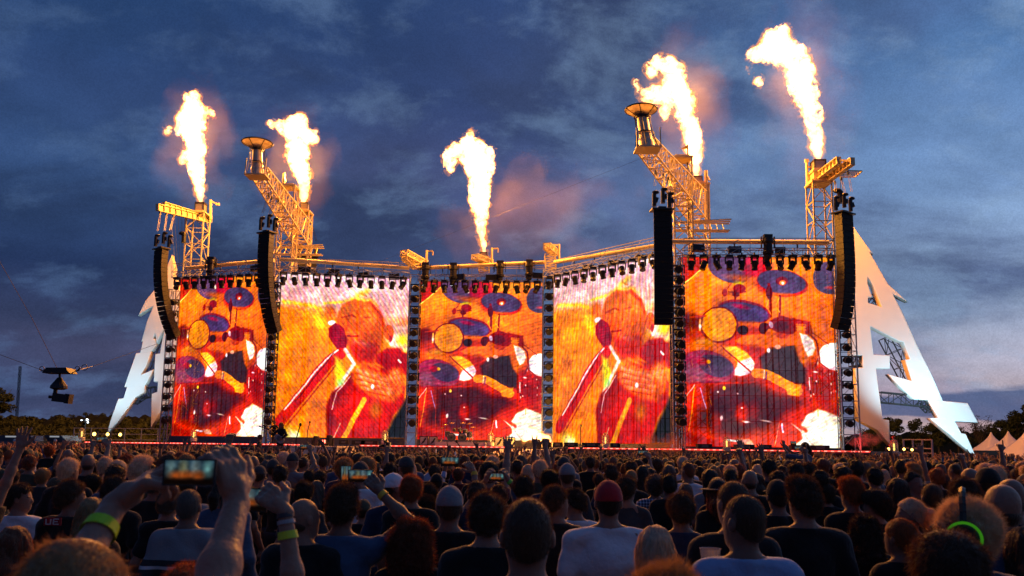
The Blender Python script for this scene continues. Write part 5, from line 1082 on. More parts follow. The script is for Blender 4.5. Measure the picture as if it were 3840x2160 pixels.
COLS = dict(black=(.012, .012, .014, 1), navy=(.02, .03, .07, 1), grey=(.22, .22, .24, 1), white=(.72, .72, .76, 1), lblue=(.30, .42, .66, 1), denim=(.06, .11, .20, 1), red=(.42, .02, .03, 1), dkgrey=(.05, .05, .055, 1), olive=(.07, .07, .045, 1), teal=(.03, .09, .13, 1), maroon=(.12, .02, .03, 1))
HCOL = dict(black=(.012, .010, .009, 1), dark=(.03, .018, .012, 1), brown=(.075, .04, .022, 1), auburn=(.20, .06, .025, 1), ginger=(.30, .09, .025, 1), blond=(.36, .23, .10, 1), pale=(.66, .54, .38, 1), grey=(.13, .115, .10, 1), fuzz=(.085, .045, .026, 1))
def make_person(X, Y, ztop, hair, hcol, shirt, label, yaw=0.0, facing=0.0, detail=1, group='people in the crowd', arms=None, fem=0, wide=1.0, sleeve='tee', z0=0.0, bow=0.0, key=True, seed=0, h=None, htint=None, capcol=None, hs=1.0, shirt_mat=None, skin=None):
    top = {'cap': 1.812, 'brim': 1.81, 'curly': 1.83, 'bigcurly': 1.84, 'quiff': 1.81, 'spiky': 1.84, 'short': 1.80, 'fringe': 1.81, 'long': 1.80, 'bob': 1.80, 'curlylong': 1.81}.get(hair, 1.785)
    s = (ztop - z0) / top; yk = round(yaw / R(15)) * R(15)
    k = ('b', yk, bow, fem, wide, sleeve, seed % 3, detail) if (key and arms is None) else None
    me, sh, tr = body_meshes(yk, bow, fem, wide, sleeve, arms, h or (.015, .02, .026)[2 - detail], seed, hs, key=k)
    o = link('person', me); o.location = (X, Y, z0); o.scale = (s, s, s); o.rotation_euler = (0, 0, facing); o.color = skin or SK[seed % 4]; tag(o, label, 'person', group)
    c = link('shirt', sh, o); c.color = COLS.get(shirt, shirt) if isinstance(shirt, str) else shirt
    if shirt_mat: c.material_slots[0].link = 'OBJECT'; c.material_slots[0].material = shirt_mat
    t = link('trousers', tr, o)
    if hair in ('cap', 'brim'):
        hm = hair_mesh('buzz' if hair == 'cap' else 'bob', detail, seed % 2); hh = link('hair', hm, o); hh.color = HCOL[hcol]; cp = link('cap', hair_mesh(hair, detail, 0), o); cp.color = COLS.get(capcol or 'dkgrey'); its = [hh, cp]
    else: hh = link('hair', hair_mesh(hair, detail, seed % 2), o); hh.color = HCOL[hcol]; its = [hh]
    for q in its:
        if bow: 
            piv = Matrix.Translation((0, -.005, 1.57)); q.matrix_parent_inverse = Matrix.Identity(4); q.matrix_basis = piv @ Matrix.Rotation(yk, 4, 'Z') @ Matrix.Rotation(-bow, 4, 'X') @ piv.inverted()
        else: q.rotation_euler = (0, 0, yk)
    return o

HEADW = dict(bald=.166, buzz=.170, short=.192, quiff=.192, thin=.172, fringe=.21, curly=.245, bigcurly=.31, long=.205, bob=.205, curlylong=.24, bun=.185, tail=.185, spiky=.24, cap=.184, brim=.36)
PLACED = []
def hero(x, y, wpx, hair, hcol, shirt, label, **kw):
    Y = kw.pop('D', None) or HEADW[hair] * .96 * FPX / wpx
    Y = max(Y, 1.25); t = P(x, y, Y); d = kw.pop('detail', 2 if wpx > 62 else 1); yaw = kw.pop('yaw', 0)
    PLACED.append((t.x, Y, x, wpx)); return make_person(t.x, Y, t.z, hair, hcol, shirt, label, yaw=-R(yaw), detail=d, seed=kw.pop('seed', len(PLACED)), **kw)

# striped sweater / plaid / hoodie-patch cloth
def stripe_mat(name, base, stripes, scale=1.0, plaid=False):
    m = bpy.data.materials.new(name); m.use_nodes = True; T = NT(m.node_tree); z = T.n('ShaderNodeSeparateXYZ', i_0=T.n('ShaderNodeTexCoord').outputs['Object']).outputs
    if plaid:
        f = lambda a: T.m('GREATER_THAN', T.m('FRACT', T.m('MULTIPLY', a, 26.0)), .5); c = T.ramp(T.m('MULTIPLY', T.m('ADD', f(z[0]), f(z[2])), .5), [(0, (.02, .03, .08, 1)), (.4, (.20, .24, .36, 1)), (.9, (.7, .72, .8, 1))], 'CONSTANT')
    else: c = T.ramp(T.m('MULTIPLY_ADD', z[2], 1.0, -.8), stripes, 'CONSTANT')
    b = T.n('ShaderNodeBsdfPrincipled', i_Roughness=.9); T.link(c, b.inputs['Base Color']); nb = T.n('ShaderNodeTexNoise', i_Scale=70.0).outputs[0]; T.link(T.n('ShaderNodeBump', i_Strength=.4, i_Distance=.01, i_Height=nb).outputs[0], b.inputs['Normal'])
    T.link(b.outputs[0], T.n('ShaderNodeOutputMaterial').inputs[0]); return m
SWEAT = stripe_mat('striped_sweater', None, [(0, (.03, .03, .035, 1)), (.33, (.16, .17, .19, 1)), (.375, (.035, .035, .04, 1)), (.425, (.62, .62, .66, 1)), (.447, (.035, .035, .04, 1)), (.492, (.24, .26, .29, 1))])
PLAID = stripe_mat('plaid_shirt', None, None, plaid=True)
# ------------------------------------------------------------ named people near the camera
def up_arm(o_x, o_y, o_z, s, side, px, py, Y, fwd, nrm, kw=None, hint=None):
    """wrist target seen at photo pixel (px,py) at distance Y, in the body's own space"""
    t = P(px, py, Y); return ((t.x - o_x) / s, (t.y - o_y) / s, (t.z - o_z) / s), fwd, nrm, kw or dict(curl=(.3, .35, .4, .45)), hint or (side, -.2, -.6)
def hero_up(x, y, wpx, hair, hcol, shirt, label, targets, **kw):
    Y = kw.get('D') or HEADW[hair] * .96 * FPX / wpx; t = P(x, y, Y); top = {'cap': 1.812, 'curly': 1.83, 'short': 1.80, 'long': 1.80}.get(hair, 1.785); s = t.z / top
    arms = {sd: up_arm(t.x, Y, 0, s, sd, px_, py_, Yw, f, n, k, hi) for sd, px_, py_, Yw, f, n, k, hi in targets}
    o = hero(x, y, wpx, hair, hcol, shirt, label, arms=arms, key=False, **kw); o_ = Vector(o.location); s_ = o.scale[0]
    ARMW.clear(); ARMW.update({sd: (o_ + Vector(e) * s_, o_ + Vector(w_) * s_, s_) for sd, (e, w_) in LASTARM.items()}); return o
ARMW = {}
def aband(side, f, col, label, wd=.02, name='wristband', extra=.004):
    E, W, s_ = ARMW[side]; c = W.lerp(E, f); rad = (.027 + (.040 - .027) * min(1, f / .65)) * s_ + extra; q = (E - W).to_track_quat('Z', 'Y').to_matrix(); m = MB(); r2 = rad + wd * .12
    m.lathe([(rad, -wd / 2), (r2, wd / 2)], 20, (0, 0, 0), q, cap=False); m.lathe([(r2 - .002, wd / 2), (rad - .002, -wd / 2)], 20, (0, 0, 0), q, cap=False); o = m.build(name, mat('band_%d' % len(MATS), col, .5)); o.location = c; return tag(o, label, 'wristband', 'wristbands and bracelets')
def band(name, px, py, Y, rad, ax, col, label, wd=.02, group='wristbands'):
    c = P(px, py, Y); q = Vector(ax).to_track_quat('Z', 'Y').to_matrix(); m = MB(); n = 20
    m.lathe([(rad, -wd / 2), (rad, wd / 2)], n, (0, 0, 0), q, cap=False); m.lathe([(rad - .002, wd / 2), (rad - .002, -wd / 2)], n, (0, 0, 0), q, cap=False); o = m.build(name, mat('band_' + label[:9].strip(), col, .5, emis=col, estr=0.0)); o.location = c; return tag(o, label, 'wristband', group)

# phone picture: a small copy of the stage
def phone_img():
    p = Paint(canvas(128, 72, (40, 66, 84), (16, 8, 6)), 0, 128, 0, 72)
    for x, c in ((16, (130, 165, 165)), (48, (150, 150, 110)), (80, (140, 160, 160)), (112, (120, 180, 175))): p.ell(x, 22, 9, 20, c, 0, .9, 9)
    for x in (30, 56, 86): p.ell(x, 46, 15, 12, (190, 84, 26), 0, .9, 9)
    p.poly([(0, 56), (128, 56), (128, 72), (0, 72)], (14, 6, 5), 1, 6); p.mottle(.25, 14, 2); return np.clip(p.i, 0, 255)
PIM = image('phone_picture', phone_img())
def phone_mat(st):
    m = bpy.data.materials.new('phone_display'); m.use_nodes = True; T = NT(m.node_tree); tx = T.n('ShaderNodeTexImage', image=PIM); e = T.n('ShaderNodeEmission', i_Color=tx.outputs[0], i_Strength=st); T.link(e.outputs[0], T.n('ShaderNodeOutputMaterial').inputs[0]); return m
PM = phone_mat(.62)
def phone(px, py, Y, L, label, rot=(0, 0, 0), portrait=False, case=M_black, lensback=False):
    c = P(px, py, Y); r = empty('phone', c, label, 'phone', 'phones held up to film the show'); W = L * .5
    m = MB(); w_, h_ = (W, L) if portrait else (L, W); m.box((0, 0, 0), (w_, .009, h_)); m.build('case', case, r)
    s = MB(); a, b = w_ * .5 * .93, h_ * .5 * .90; s.add([(-a, -.0052, -b), (a, -.0052, -b), (a, -.0052, b), (-a, -.0052, b)], [(0, 1, 2, 3)]); me = s.mesh('display', PM); uv = me.uv_layers.new(name='UVMap')
    for k, q in enumerate(((0, 0), (1, 0), (1, 1), (0, 1))): uv.data[k].uv = q
    link('display', me, r); r.rotation_euler = rot; return r

# owner of the big foreground phone: ginger hair, both arms up
g1 = dict(curl=(.9, .75, .6, .5), thumb=.2, spread=.12); g2 = dict(curl=(.5, .6, .7, .8), thumb=.35, spread=.05)
D0 = 2.15
hero_up(300, 2008, 370, 'thin', 'blond', 'black', 'large blurred head with thin swept blond hair at the bottom left, both arms raised',
        [(-1, 432, 1892, 1.84, (.80, .1, .66), (.55, .35, -.75), dict(curl=(.22, .35, .9, 1.1), thumb=.05, spread=.2), (-1.2, -.2, -.3)), (1, 888, 1885, 1.84, (-.30, .1, 1), (-.8, .5, .0), dict(curl=(.55, .65, .8, .9), thumb=.15, spread=.06), (1, -.3, -.5))], D=1.4, seed=1, h=.012, hs=1.0, sleeve='tee')
aband(-1, .26, (.42, .75, .02), 'lime green wristband on the arm left of the largest phone', .028)
phone(712, 1772, 1.79, .116, 'largest dark phone held up in both hands, filming the stage', (R(-4), R(0), 0))
hero(712, 2116, 200, 'short', 'ginger', 'navy', 'ginger haired head at the bottom edge between the raised arms', D=2.6, seed=3)
hero_up(1010, 2290, 200, 'short', 'dark', 'black', 'person hidden below the frame whose banded arm lifts the second phone',
        [(1, 1068, 1915, 2.55, (-.75, .2, .62), (-.2, .9, -.4), dict(curl=(.5, .6, .8, .9), thumb=.3, spread=.05), (.9, -.2, -.6))], D=2.5, h=.013, hs=1.08, sleeve='tee')
phone(918, 1872, 2.62, .150, 'phone showing orange screens, held by the hand with beaded bracelets', (R(-3), R(3), 0))
aband(1, .26, (.60, .70, .03), 'yellow green wristband below the beaded bracelets', .024)
aband(1, .05, (.05, .04, .05), 'dark beaded bracelets on the arm lifting the second phone', .014, 'bracelet'); aband(1, .12, (.35, .33, .34), 'pale woven bracelet above the yellow green wristband', .012, 'bracelet')

H = hero
H(58, 1972, 150, 'bob', 'auburn', 'black', 'woman with straight auburn bob at the lower left edge', fem=1)
H(80, 1813, 84, 'short', 'dark', 'white', 'man in a white shirt turned in profile near the left edge', yaw=70, sleeve='long')
pt_ = H(275, 1797, 92, 'short', 'brown', 'black', 'man in a black jacket with a red and white letter patch on the back', sleeve='long', yaw=45)
H(350, 1864, 112, 'long', 'blond', 'black', 'woman with long straight blond hair left of the green wristband', fem=1)
H(436, 1784, 84, 'short', 'dark', 'black', 'dark haired man in a black top with a small white collar stripe', yaw=10)
H(640, 1828, 86, 'short', 'grey', 'black', 'grey haired man seen between the arms below the largest phone')
H(713, 1834, 92, 'buzz', 'grey', 'grey', 'man in a grey sweater with one white stripe across the back', sleeve='long', shirt_mat=SWEAT, wide=1.06)
H(163, 1754, 54, 'fringe', 'blond', 'dkgrey', 'person with mousy blond bowl cut on the left in a dark top', sleeve='long')
H(51, 1761, 52, 'short', 'brown', 'black', 'brown haired head at the far left behind the man in white'); H(88, 1757, 44, 'long', 'brown', 'black', 'woman with brown long hair second from the left edge', fem=1)
H(216, 1785, 60, 'cap', 'dark', 'black', 'person in a pale brown cap behind the jacket with the patch', capcol='olive', yaw=40); H(352, 1776, 64, 'fringe', 'black', 'black', 'black haired head between the blond woman and the white collar stripe')
H(188, 1668, 34, 'curly', 'ginger', 'black', 'person with big orange curly hair sticking out above the far left crowd', D=20)
H(1143, 1868, 104, 'bald', 'fuzz', 'black', 'bald man with glasses beside the yellow wristband', yaw=50)
hero_up(1288, 1819, 118, 'quiff', 'brown', 'denim', 'brown haired man in a blue denim shirt, right arm raised with a phone', [(1, 1432, 1836, 4.75, (-.62, .1, .75), (-.1, .9, -.4), dict(curl=(.5, .6, .7, .8), thumb=.3), (1, -.1, .25))], sleeve='long', wide=1.08, h=.015)
phone(1353, 1785, 4.85, .150, 'phone with orange display held by the man in denim', (0, 0, 0)); aband(1, .06, (.70, .45, .04), 'yellow wristband on the wrist of the man in denim', .03)
phone(1297, 1783, 5.6, .14, 'upright phone with blue display left of the denim man\'s phone', (0, 0, 0), True)
H(1365, 1869, 68, 'cap', 'dark', 'black', 'man in a dark green cap beside the denim shirt', capcol='olive')
H(1547, 1940, 192, 'bigcurly', 'auburn', 'black', 'person with big frizzy auburn curls in the lower middle', seed=4)
H(1595, 1852, 92, 'curly', 'dark', 'black', 'dark curly head behind the frizzy auburn curls')
H(1688, 1815, 106, 'cap', 'fuzz', 'black', 'man in a grey baseball cap and black shirt', capcol='grey')
H(1828, 1843, 132, 'short', 'brown', 'black', 'man with thick brown hair left of the shaved head', wide=1.05)
H(1979, 1864, 186, 'buzz', 'fuzz', 'black', 'man with a shaved head and black top in the lower centre', wide=1.02)
H(1545, 1780, 82, 'short', 'ginger', 'black', 'sandy haired round head right of the striped cap'); H(1478, 1770, 76, 'cap', 'dark', 'navy', 'person wearing a white and blue cap', capcol='white', yaw=60)
H(1055, 1741, 58, 'short', 'dark', 'black', 'dark haired man in a black tee below the guitarist'); H(975, 1742, 52, 'cap', 'dark', 'black', 'person in a grey cap below the left musicians', capcol='dkgrey')
H(1144, 1802, 72, 'short', 'dark', 'dkgrey', 'dark head behind the bald man with glasses'); H(1190, 1800, 58, 'long', 'grey', 'black', 'woman with long grey blond hair behind the bald man', fem=1)
H(1203, 1761, 50, 'short', 'dark', 'black', 'black haired head left of the two small phones'); H(1163, 1760, 46, 'short', 'dark', 'dkgrey', 'dark head left of the pair of small phones'); H(1244, 1758, 40, 'short', 'brown', 'lblue', 'brown head in a pale blue top behind the phones')
H(1630, 1739, 44, 'short', 'brown', 'black', 'brown head below the phone with the blue sky display'); H(1678, 1756, 40, 'curly', 'brown', 'black', 'curly brown head below the glowing phone'); H(1638, 1772, 52, 'cap', 'dark', 'black', 'person in a black cap with a small white emblem', capcol='black'); H(1720, 1752, 46, 'fringe', 'auburn', 'maroon', 'person in a dark red hood below the raised arm', sleeve='long'); H(1608, 1812, 66, 'short', 'dark', 'black', 'dark round head between curls and grey cap')
hero_up(1790, 1800, 60, 'short', 'brown', 'navy', 'person behind the grey cap raising a phone with one bare arm', [(-1, 1778, 1770, 7.6, (-.6, .1, .75), (-.1, .9, -.4), dict(curl=(.5, .6, .7, .8), thumb=.3), (.6, 0, .6))], D=7.5, h=.016)
phone(1688, 1731, 7.6, .17, 'phone with bright blue sky and orange display held up in the middle', (0, 0, 0)); aband(-1, .08, (.70, .45, .04), 'yellow wristband on the arm holding the sky display phone', .035)
hero_up(1870, 1815, 58, 'short', 'brown', 'navy', 'person behind the thick brown hair lifting a pink phone with both hands', [(-1, 1822, 1800, 7.9, (.35, .1, .9), (.7, .5, 0), g2, (-1, 0, -.4)), (1, 1905, 1800, 7.9, (-.35, .1, .9), (-.7, .5, 0), g2, (1, 0, -.4))], D=8, h=.016, sleeve='long')
phone(1862, 1790, 8.0, .16, 'phone with an orange display above a pink case', (0, 0, 0), False, mat('pink_case', (.42, .20, .26), .5))
aband(1, .1, (.1, .6, .08), 'green wristband right of the pink phone', .03)
H(2281, 1795, 106, 'cap', 'dark', 'white', 'broad man in a red cap and plain white tee shirt', capcol='red', wide=1.28)
H(2084, 1819, 94, 'short', 'brown', 'black', 'man in a black tee turned right towards the man in white', yaw=55); H(2160, 1828, 84, 'short', 'dark', 'white', 'man leaning in with dark hair and white tee, head turned left', yaw=-55, bow=.25)
H(2127, 1733, 62, 'cap', 'fuzz', 'dkgrey', 'tall man in a grey cap and dark jacket right of centre', capcol='grey', sleeve='long'); H(2062, 1759, 64, 'fringe', 'black', 'navy', 'black haired head left of the tall man in the grey cap'); H(1963, 1782, 74, 'short', 'dark', 'black', 'dark haired man above the shaved head')
H(2350, 1783, 74, 'short', 'brown', 'dkgrey', 'brown haired man right of the red cap, looking right', yaw=30); H(2455, 1968, 150, 'long', 'pale', 'black', 'woman with very pale straight blond hair below the white tee', fem=1)
H(2492, 2068, 330, 'spiky', 'blond', 'black', 'blurred golden wavy hair at the bottom edge right of centre', D=2.0, seed=2)
H(2552, 1845, 100, 'short', 'brown', 'navy', 'brown haired man in a navy blue tee'); H(2455, 1775, 52, 'curly', 'grey', 'white', 'grey curly head above a blue and white plaid shirt', shirt_mat=PLAID, D=9.5); H(2508, 1780, 60, 'quiff', 'black', 'black', 'black haired man right of the plaid shirt')
H(2747, 1803, 114, 'buzz', 'fuzz', 'black', 'man with a shaved grey head behind the light blue shirt', yaw=-20); H(2786, 1855, 138, 'buzz', 'fuzz', 'lblue', 'balding man in a light blue collared shirt with sunglasses on his ear', yaw=-30, sleeve='long', wide=1.05)
H(2690, 1795, 60, 'brim', 'auburn', 'black', 'woman in a wide black hat with red hair', fem=1, D=7.5, capcol='black'); H(2570, 1811, 46, 'long', 'grey', 'black', 'woman with grey hair between navy tee and plaid shirt', fem=1, D=10); H(2366, 1761, 48, 'buzz', 'blond', 'black', 'sandy cropped head above the red cap\'s right'); H(2245, 1774, 44, 'short', 'brown', 'black', 'brown head left of the red cap'); H(2810, 1761, 56, 'bald', 'fuzz', 'black', 'bald head above the shaved grey head'); H(2213, 1709, 34, 'short', 'brown', 'black', 'tall brown haired man standing out of the far crowd', D=15)
H(3010, 1789, 114, 'quiff', 'brown', 'black', 'tall man with a brown quiff and black sweater', sleeve='long', wide=1.12, yaw=-10); H(2914, 1793, 84, 'cap', 'dark', 'black', 'person in a black cap left of the tall quiff', capcol='black', sleeve='long'); H(3097, 1811, 66, 'fringe', 'brown', 'black', 'small boy with a brown bowl cut right of the quiff')
H(3190, 1791, 82, 'quiff', 'ginger', 'black', 'man with light ginger hair short at the sides', yaw=-20); H(3283, 1834, 92, 'fringe', 'dark', 'black', 'person with a dark bowl cut turned left', yaw=-60); H(3491, 1813, 74, 'buzz', 'fuzz', 'black', 'close cropped head right of the long brown hair'); H(3364, 1791, 78, 'long', 'brown', 'black', 'woman with long brown hair left of the laughing face', fem=1)
H(3424, 1767, 62, 'short', 'dark', 'black', 'man turned back to face the camera', yaw=165); H(3410, 1871, 92, 'bun', 'pale', 'dkgrey', 'woman with a blond bun in left profile', fem=1, yaw=-75)
hp_ = H(3608, 1841, 168, 'spiky', 'pale', 'navy', 'person with spiky bleached hair wearing ear defenders with a green ring', D=3.3, yaw=-60, sleeve='long'); H(3752, 1813, 116, 'bald', 'fuzz', 'denim', 'large bald man in a blue denim jacket on the right', sleeve='long', wide=1.12); H(3785, 1793, 96, 'bald', 'fuzz', 'black', 'bald head just behind the denim jacket', yaw=20)
H(3240, 1925, 126, 'curlylong', 'dark', 'black', 'woman with long dark curly hair at the lower right', fem=1); H(3370, 1947, 112, 'tail', 'ginger', 'black', 'woman with a ginger ponytail turned left', fem=1, yaw=-30)
H(3548, 1985, 205, 'fringe', 'brown', 'navy', 'large blurred brown head in a navy jacket at the bottom right', D=2.5, wide=1.08, sleeve='long'); H(3838, 1972, 150, 'bob', 'brown', 'black', 'brown haired head cut by the right edge', fem=1)
H(3610, 1789, 100, 'short', 'brown', 'black', 'round brown head behind the bleached spikes'); H(3700, 1748, 78, 'cap', 'dark', 'black', 'person in a dark cap above the large bald man', capcol='black'); H(3074, 1759, 60, 'short', 'dark', 'black', 'dark head above the small boy'); H(3160, 1746, 60, 'fringe', 'dark', 'black', 'dark haired head above the ginger man'); H(3277, 1750, 56, 'short', 'black', 'black', 'black haired man in a dark collar right of the ginger man'); H(3312, 1759, 42, 'long', 'pale', 'black', 'woman with pale blond hair right of the black haired man', fem=1)
H(3633, 1754, 58, 'bald', 'fuzz', 'maroon', 'bald head with a dark red collar'); H(3510, 1754, 52, 'short', 'ginger', 'black', 'reddish head above the close cropped head'); H(3535, 1778, 50, 'short', 'brown', 'dkgrey', 'brown head below the reddish one'); H(2916, 1761, 62, 'short', 'dark', 'black', 'dark round head above the black cap')
# red-white patch on the jacket back
m = MB(); r_ = MB(); tpp = P(170, 1958, 6.2)
pz = pt_.location; X0, Y0 = pz.x, pz.y - .155
pa = empty('badge', (X0 - .04, Y0, P(160, 1958, pz.y).z + .02)); m.box((0, 0, 0), (.125, .006, .055)); m.build('badge_ground', mat('patch_red', (.30, .02, .03), .8), pa); 
for a, b in (((-.045, .018), (-.045, -.018)), ((-.045, -.018), (-.012, -.018)), ((-.012, -.018), (-.012, .018)), ((.008, .018), (.008, -.018)), ((.008, .018), (.045, .018)), ((.008, 0), (.036, 0)), ((.008, -.018), (.045, -.018))): r_.bar((a[0], -.006, a[1]), (b[0], -.006, b[1]), .0042)
r_.build('badge_letter', mat('patch_white', (.65, .65, .7), .8), pa); tag(pa, 'red patch with white letters on the back of the black jacket', 'badge')
# ear defenders
q = hp_.location; s = hp_.scale[0]; zc = q.z + 1.655 * s; r = empty('ear_defenders', (q.x, q.y, zc), 'dark ear defenders with a glowing green ring on the bleached spiky head', 'headphones'); rot = Matrix.Rotation(R(60), 3, 'Z')
def ring(mb, c, R0, r0, a0, a1, rot_, n=20):
    p = [c + rot_ @ Vector((0, R0 * math.cos(a0 + (a1 - a0) * k / n), R0 * math.sin(a0 + (a1 - a0) * k / n))) for k in range(n + 1)]
    for a, b in zip(p[:-1], p[1:]): mb.bar(a, b, r0, 6)
for sx in (-1, 1):
    c = rot @ Vector((sx * .120, 0, 0)); m = MB(); m.lathe([(.045, -.03), (.058, -.02), (.06, .02), (.05, .03)], 18, c, rot @ Matrix.Rotation(R(90), 3, 'Y')); m.build('ear_cup', M_black, r)
    g = MB(); ring(g, rot @ Vector((sx * .156, 0, 0)), .060, .0055, -.3, 3.5, rot); g.build('green_ring', emat('green_glow', (.12, .75, .03), .22), r)
m = MB(); p_ = [rot @ Vector((.124 * math.cos(t), 0, .03 + .150 * math.sin(t))) for t in np.linspace(0, math.pi, 15)]
for a, b in zip(p_[:-1], p_[1:]): m.bar(a, b, .014, 6)
m.build('headband', M_black, r)
# beer cup
cu = empty('plastic_cup', P(2664, 2105, 3.75), 'clear plastic beer cup with amber rim light beside the light blue shirt', 'cup'); m = MB(); m.lathe([(.034, -.06), (.047, .055), (.050, .058), (.045, .056), (.032, -.055)], 22, cap=False); gl = bpy.data.materials.new('clear_plastic'); gl.use_nodes = True; b = gl.node_tree.nodes['Principled BSDF']; b.inputs['Roughness'].default_value = .08; b.inputs['Alpha'].default_value = .35; b.inputs['Base Color'].default_value = (.8, .7, .6, 1); m.build('cup_wall', gl, cu)
m = MB(); m.lathe([(.031, -.055), (.040, .0), (.01, .001)], 18); m.build('beer', mat('dark_beer', (.16, .05, .01), .15), cu)

# ------------------------------------------------------------ random individuals behind them
GR = 'people in the crowd'
horns = dict(curl=(.05, 0, 0, .05), fingers=(1, 0, 0, 1), thumb=.8, spread=.1); openh = dict(curl=(.1, .08, .1, .15), thumb=.0, spread=.3); fist = dict(curl=(1.3, 1.3, 1.3, 1.3), thumb=.9); point_ = dict(curl=(.05, 0, 0, 0), fingers=(1, 0, 0, 0), thumb=.8)
POSES = {'none': None}
for nme, kw, sx in (('horns', horns, 1), ('open', openh, 1), ('fist', fist, -1), ('point', point_, 1), ('open2', openh, -1)):
    POSES[nme] = {sx: ((sx * .22, .16, 1.93), (0, .15, 1), (0, 1, 0), kw, (sx, 0, -.3))}
POSES['phone'] = {1: ((.13, .30, 1.80), (-.35, .1, .9), (-.6, .6, 0), g2, (1, 0, -.6)), -1: ((-.13, .30, 1.80), (.35, .1, .9), (.6, .6, 0), g2, (-1, 0, -.6))}
POSES['onephone'] = {1: ((.16, .28, 1.88), (-.5, .1, .8), (-.3, .9, 0), g2, (1, 0, -.5))}
HS = ['short', 'short', 'short', 'buzz', 'curly', 'long', 'bob', 'cap', 'bald', 'fringe', 'quiff', 'tail']; HCs = ['black', 'dark', 'dark', 'brown', 'brown', 'blond', 'auburn', 'grey', 'pale']; SHs = ['black'] * 6 + ['navy', 'dkgrey', 'grey', 'denim', 'white', 'olive', 'maroon']
HW = dict(short='short {} hair', buzz='cropped {} hair', curly='curly {} hair', long='long {} hair', bob='bobbed {} hair', cap='a dark cap', bald='a bald head', fringe='a {} bowl cut', quiff='a {} quiff', tail='a {} ponytail')
SW = dict(black='black', navy='navy', dkgrey='dark grey', grey='grey', denim='denim', white='white', olive='olive', maroon='maroon')
HN = dict(black='black', dark='dark', brown='brown', blond='blond', auburn='auburn', grey='grey', pale='pale')
AW = dict(none='arms down', horns='horned hand up', open='open hand up', fist='left fist up', point='finger pointing up', open2='left hand up', phone='both hands filming', onephone='one phone up')
ZN = [(700, 'leftmost screen'), (1280, 'second screen'), (1560, 'second tower'), (2050, 'middle screen'), (2540, 'fourth screen'), (3180, 'rightmost screen'), (9999, 'letter A')]
def in_thrust(x, Y):
    px = 1920 + x / Y * FPX * .99
    if 820 < px < 1360 and Y > 33: return True
    if 1740 < px < 2180 and Y > 38: return True
    if 1370 < px < 1520 and Y > 35.5: return True
    return Y > (52 if px < 2100 else 48)
cands = []
Y = 4.7
while Y < 53:
    sp_ = .50 + .006 * Y; n = int(.68 * Y * 2 / sp_)
    for k in range(n + 1):
        x = -.68 * Y + k * sp_ + rng.uniform(-.16, .16); yy = Y + rng.uniform(-.18, .18)
        if in_thrust(x, yy) or rng.rand() < .06: continue
        px = 1920 + x / yy * FPX
        if any((hx - x) ** 2 + (hy - yy) ** 2 < .22 or (yy < hy and abs(px - hpx) < hw * .8 + 12) for hx, hy, hpx, hw in PLACED): continue
        cands.append((yy, x, px))
    Y += sp_ * .92
cands.sort(); NI = 200; npx = 0; SEEN = {}
for i, (Y, x, px) in enumerate(cands[:NI]):
    hs_ = HS[rng.randint(len(HS))]; hc = HCs[rng.randint(len(HCs))]; shc = SHs[rng.randint(len(SHs))]; fem = int(hs_ in ('long', 'bob', 'tail')); zt = rng.normal(1.665 if fem else 1.755, .045); zt = min(zt, 1.80)
    ps = 'none' if rng.rand() < .80 or px > 2900 and rng.rand() < .6 else ['horns', 'open', 'fist', 'point', 'open2', 'phone', 'onephone'][rng.randint(7)]
    yw = [0, 0, 0, 15, -15, 30, -30][rng.randint(7)]; zn = [z for lim, z in ZN if px < lim][0]; row = 'near' if i < 70 else 'mid' if i < 140 else 'farther'
    lb = f"{HW[hs_].format(HN[hc])}, {SW[shc]} top, {AW[ps]}, {row} rows before {zn}"
    lb = 'person with ' + lb
    while lb in SEEN:
        shc = SHs[rng.randint(len(SHs))]; hc = HCs[rng.randint(len(HCs))]; lb = f"person with {HW[hs_].format(HN[hc])}, {SW[shc]} top, {AW[ps]}, {row} rows before {zn}"
    SEEN[lb] = 1
    if hs_ == 'bald': hc = 'fuzz'
    arms = POSES[ps]; k = (ps, fem, shc in ('denim', 'dkgrey'))
    sl = 'long' if shc in ('denim', 'dkgrey', 'olive') else 'tee'
    if arms is not None and ('p', ps, fem, sl) not in BC: BC[('p', ps, fem, sl)] = body_meshes(0, 0, fem, 1.0, sl, arms, .022, 1)
    d_ = 1 if i < 110 else 0
    if arms is not None:
        o = None; me, sh, tr = BC[('p', ps, fem, sl)]; s = zt / 1.80; o = link('person', me); o.location = (x, Y, 0); o.scale = (s,) * 3; o.color = SK[i % 4]; tag(o, lb, 'person', GR); c = link('shirt', sh, o); c.color = COLS[shc]; link('trousers', tr, o)
        hh = link('hair' if hs_ != 'cap' else 'cap', hair_mesh(hs_, d_, i % 2), o); hh.color = HCOL[hc] if hs_ != 'cap' else COLS['dkgrey']; o.rotation_euler = (0, 0, rng.uniform(-.3, .3))
        if ps in ('phone', 'onephone'):
            npx += 1; w_ = Vector((0 if ps == 'phone' else .06, .32, 1.885 if ps == 'phone' else 1.97)) * s; ph = phone(1920, 1700, 5, .15, f'small glowing phone held up before the {zn} by the person with {HW[hs_].format(HN.get(hc, ""))}'); ph.location = o.matrix_basis @ (w_ / s)
    else: make_person(x, Y, zt, hs_, hc, shc, lb, yaw=R(yw), fem=fem, sleeve=sl, detail=d_, seed=i % 2, wide=[1.0, 1.08][i % 2] if not fem else 1.0)
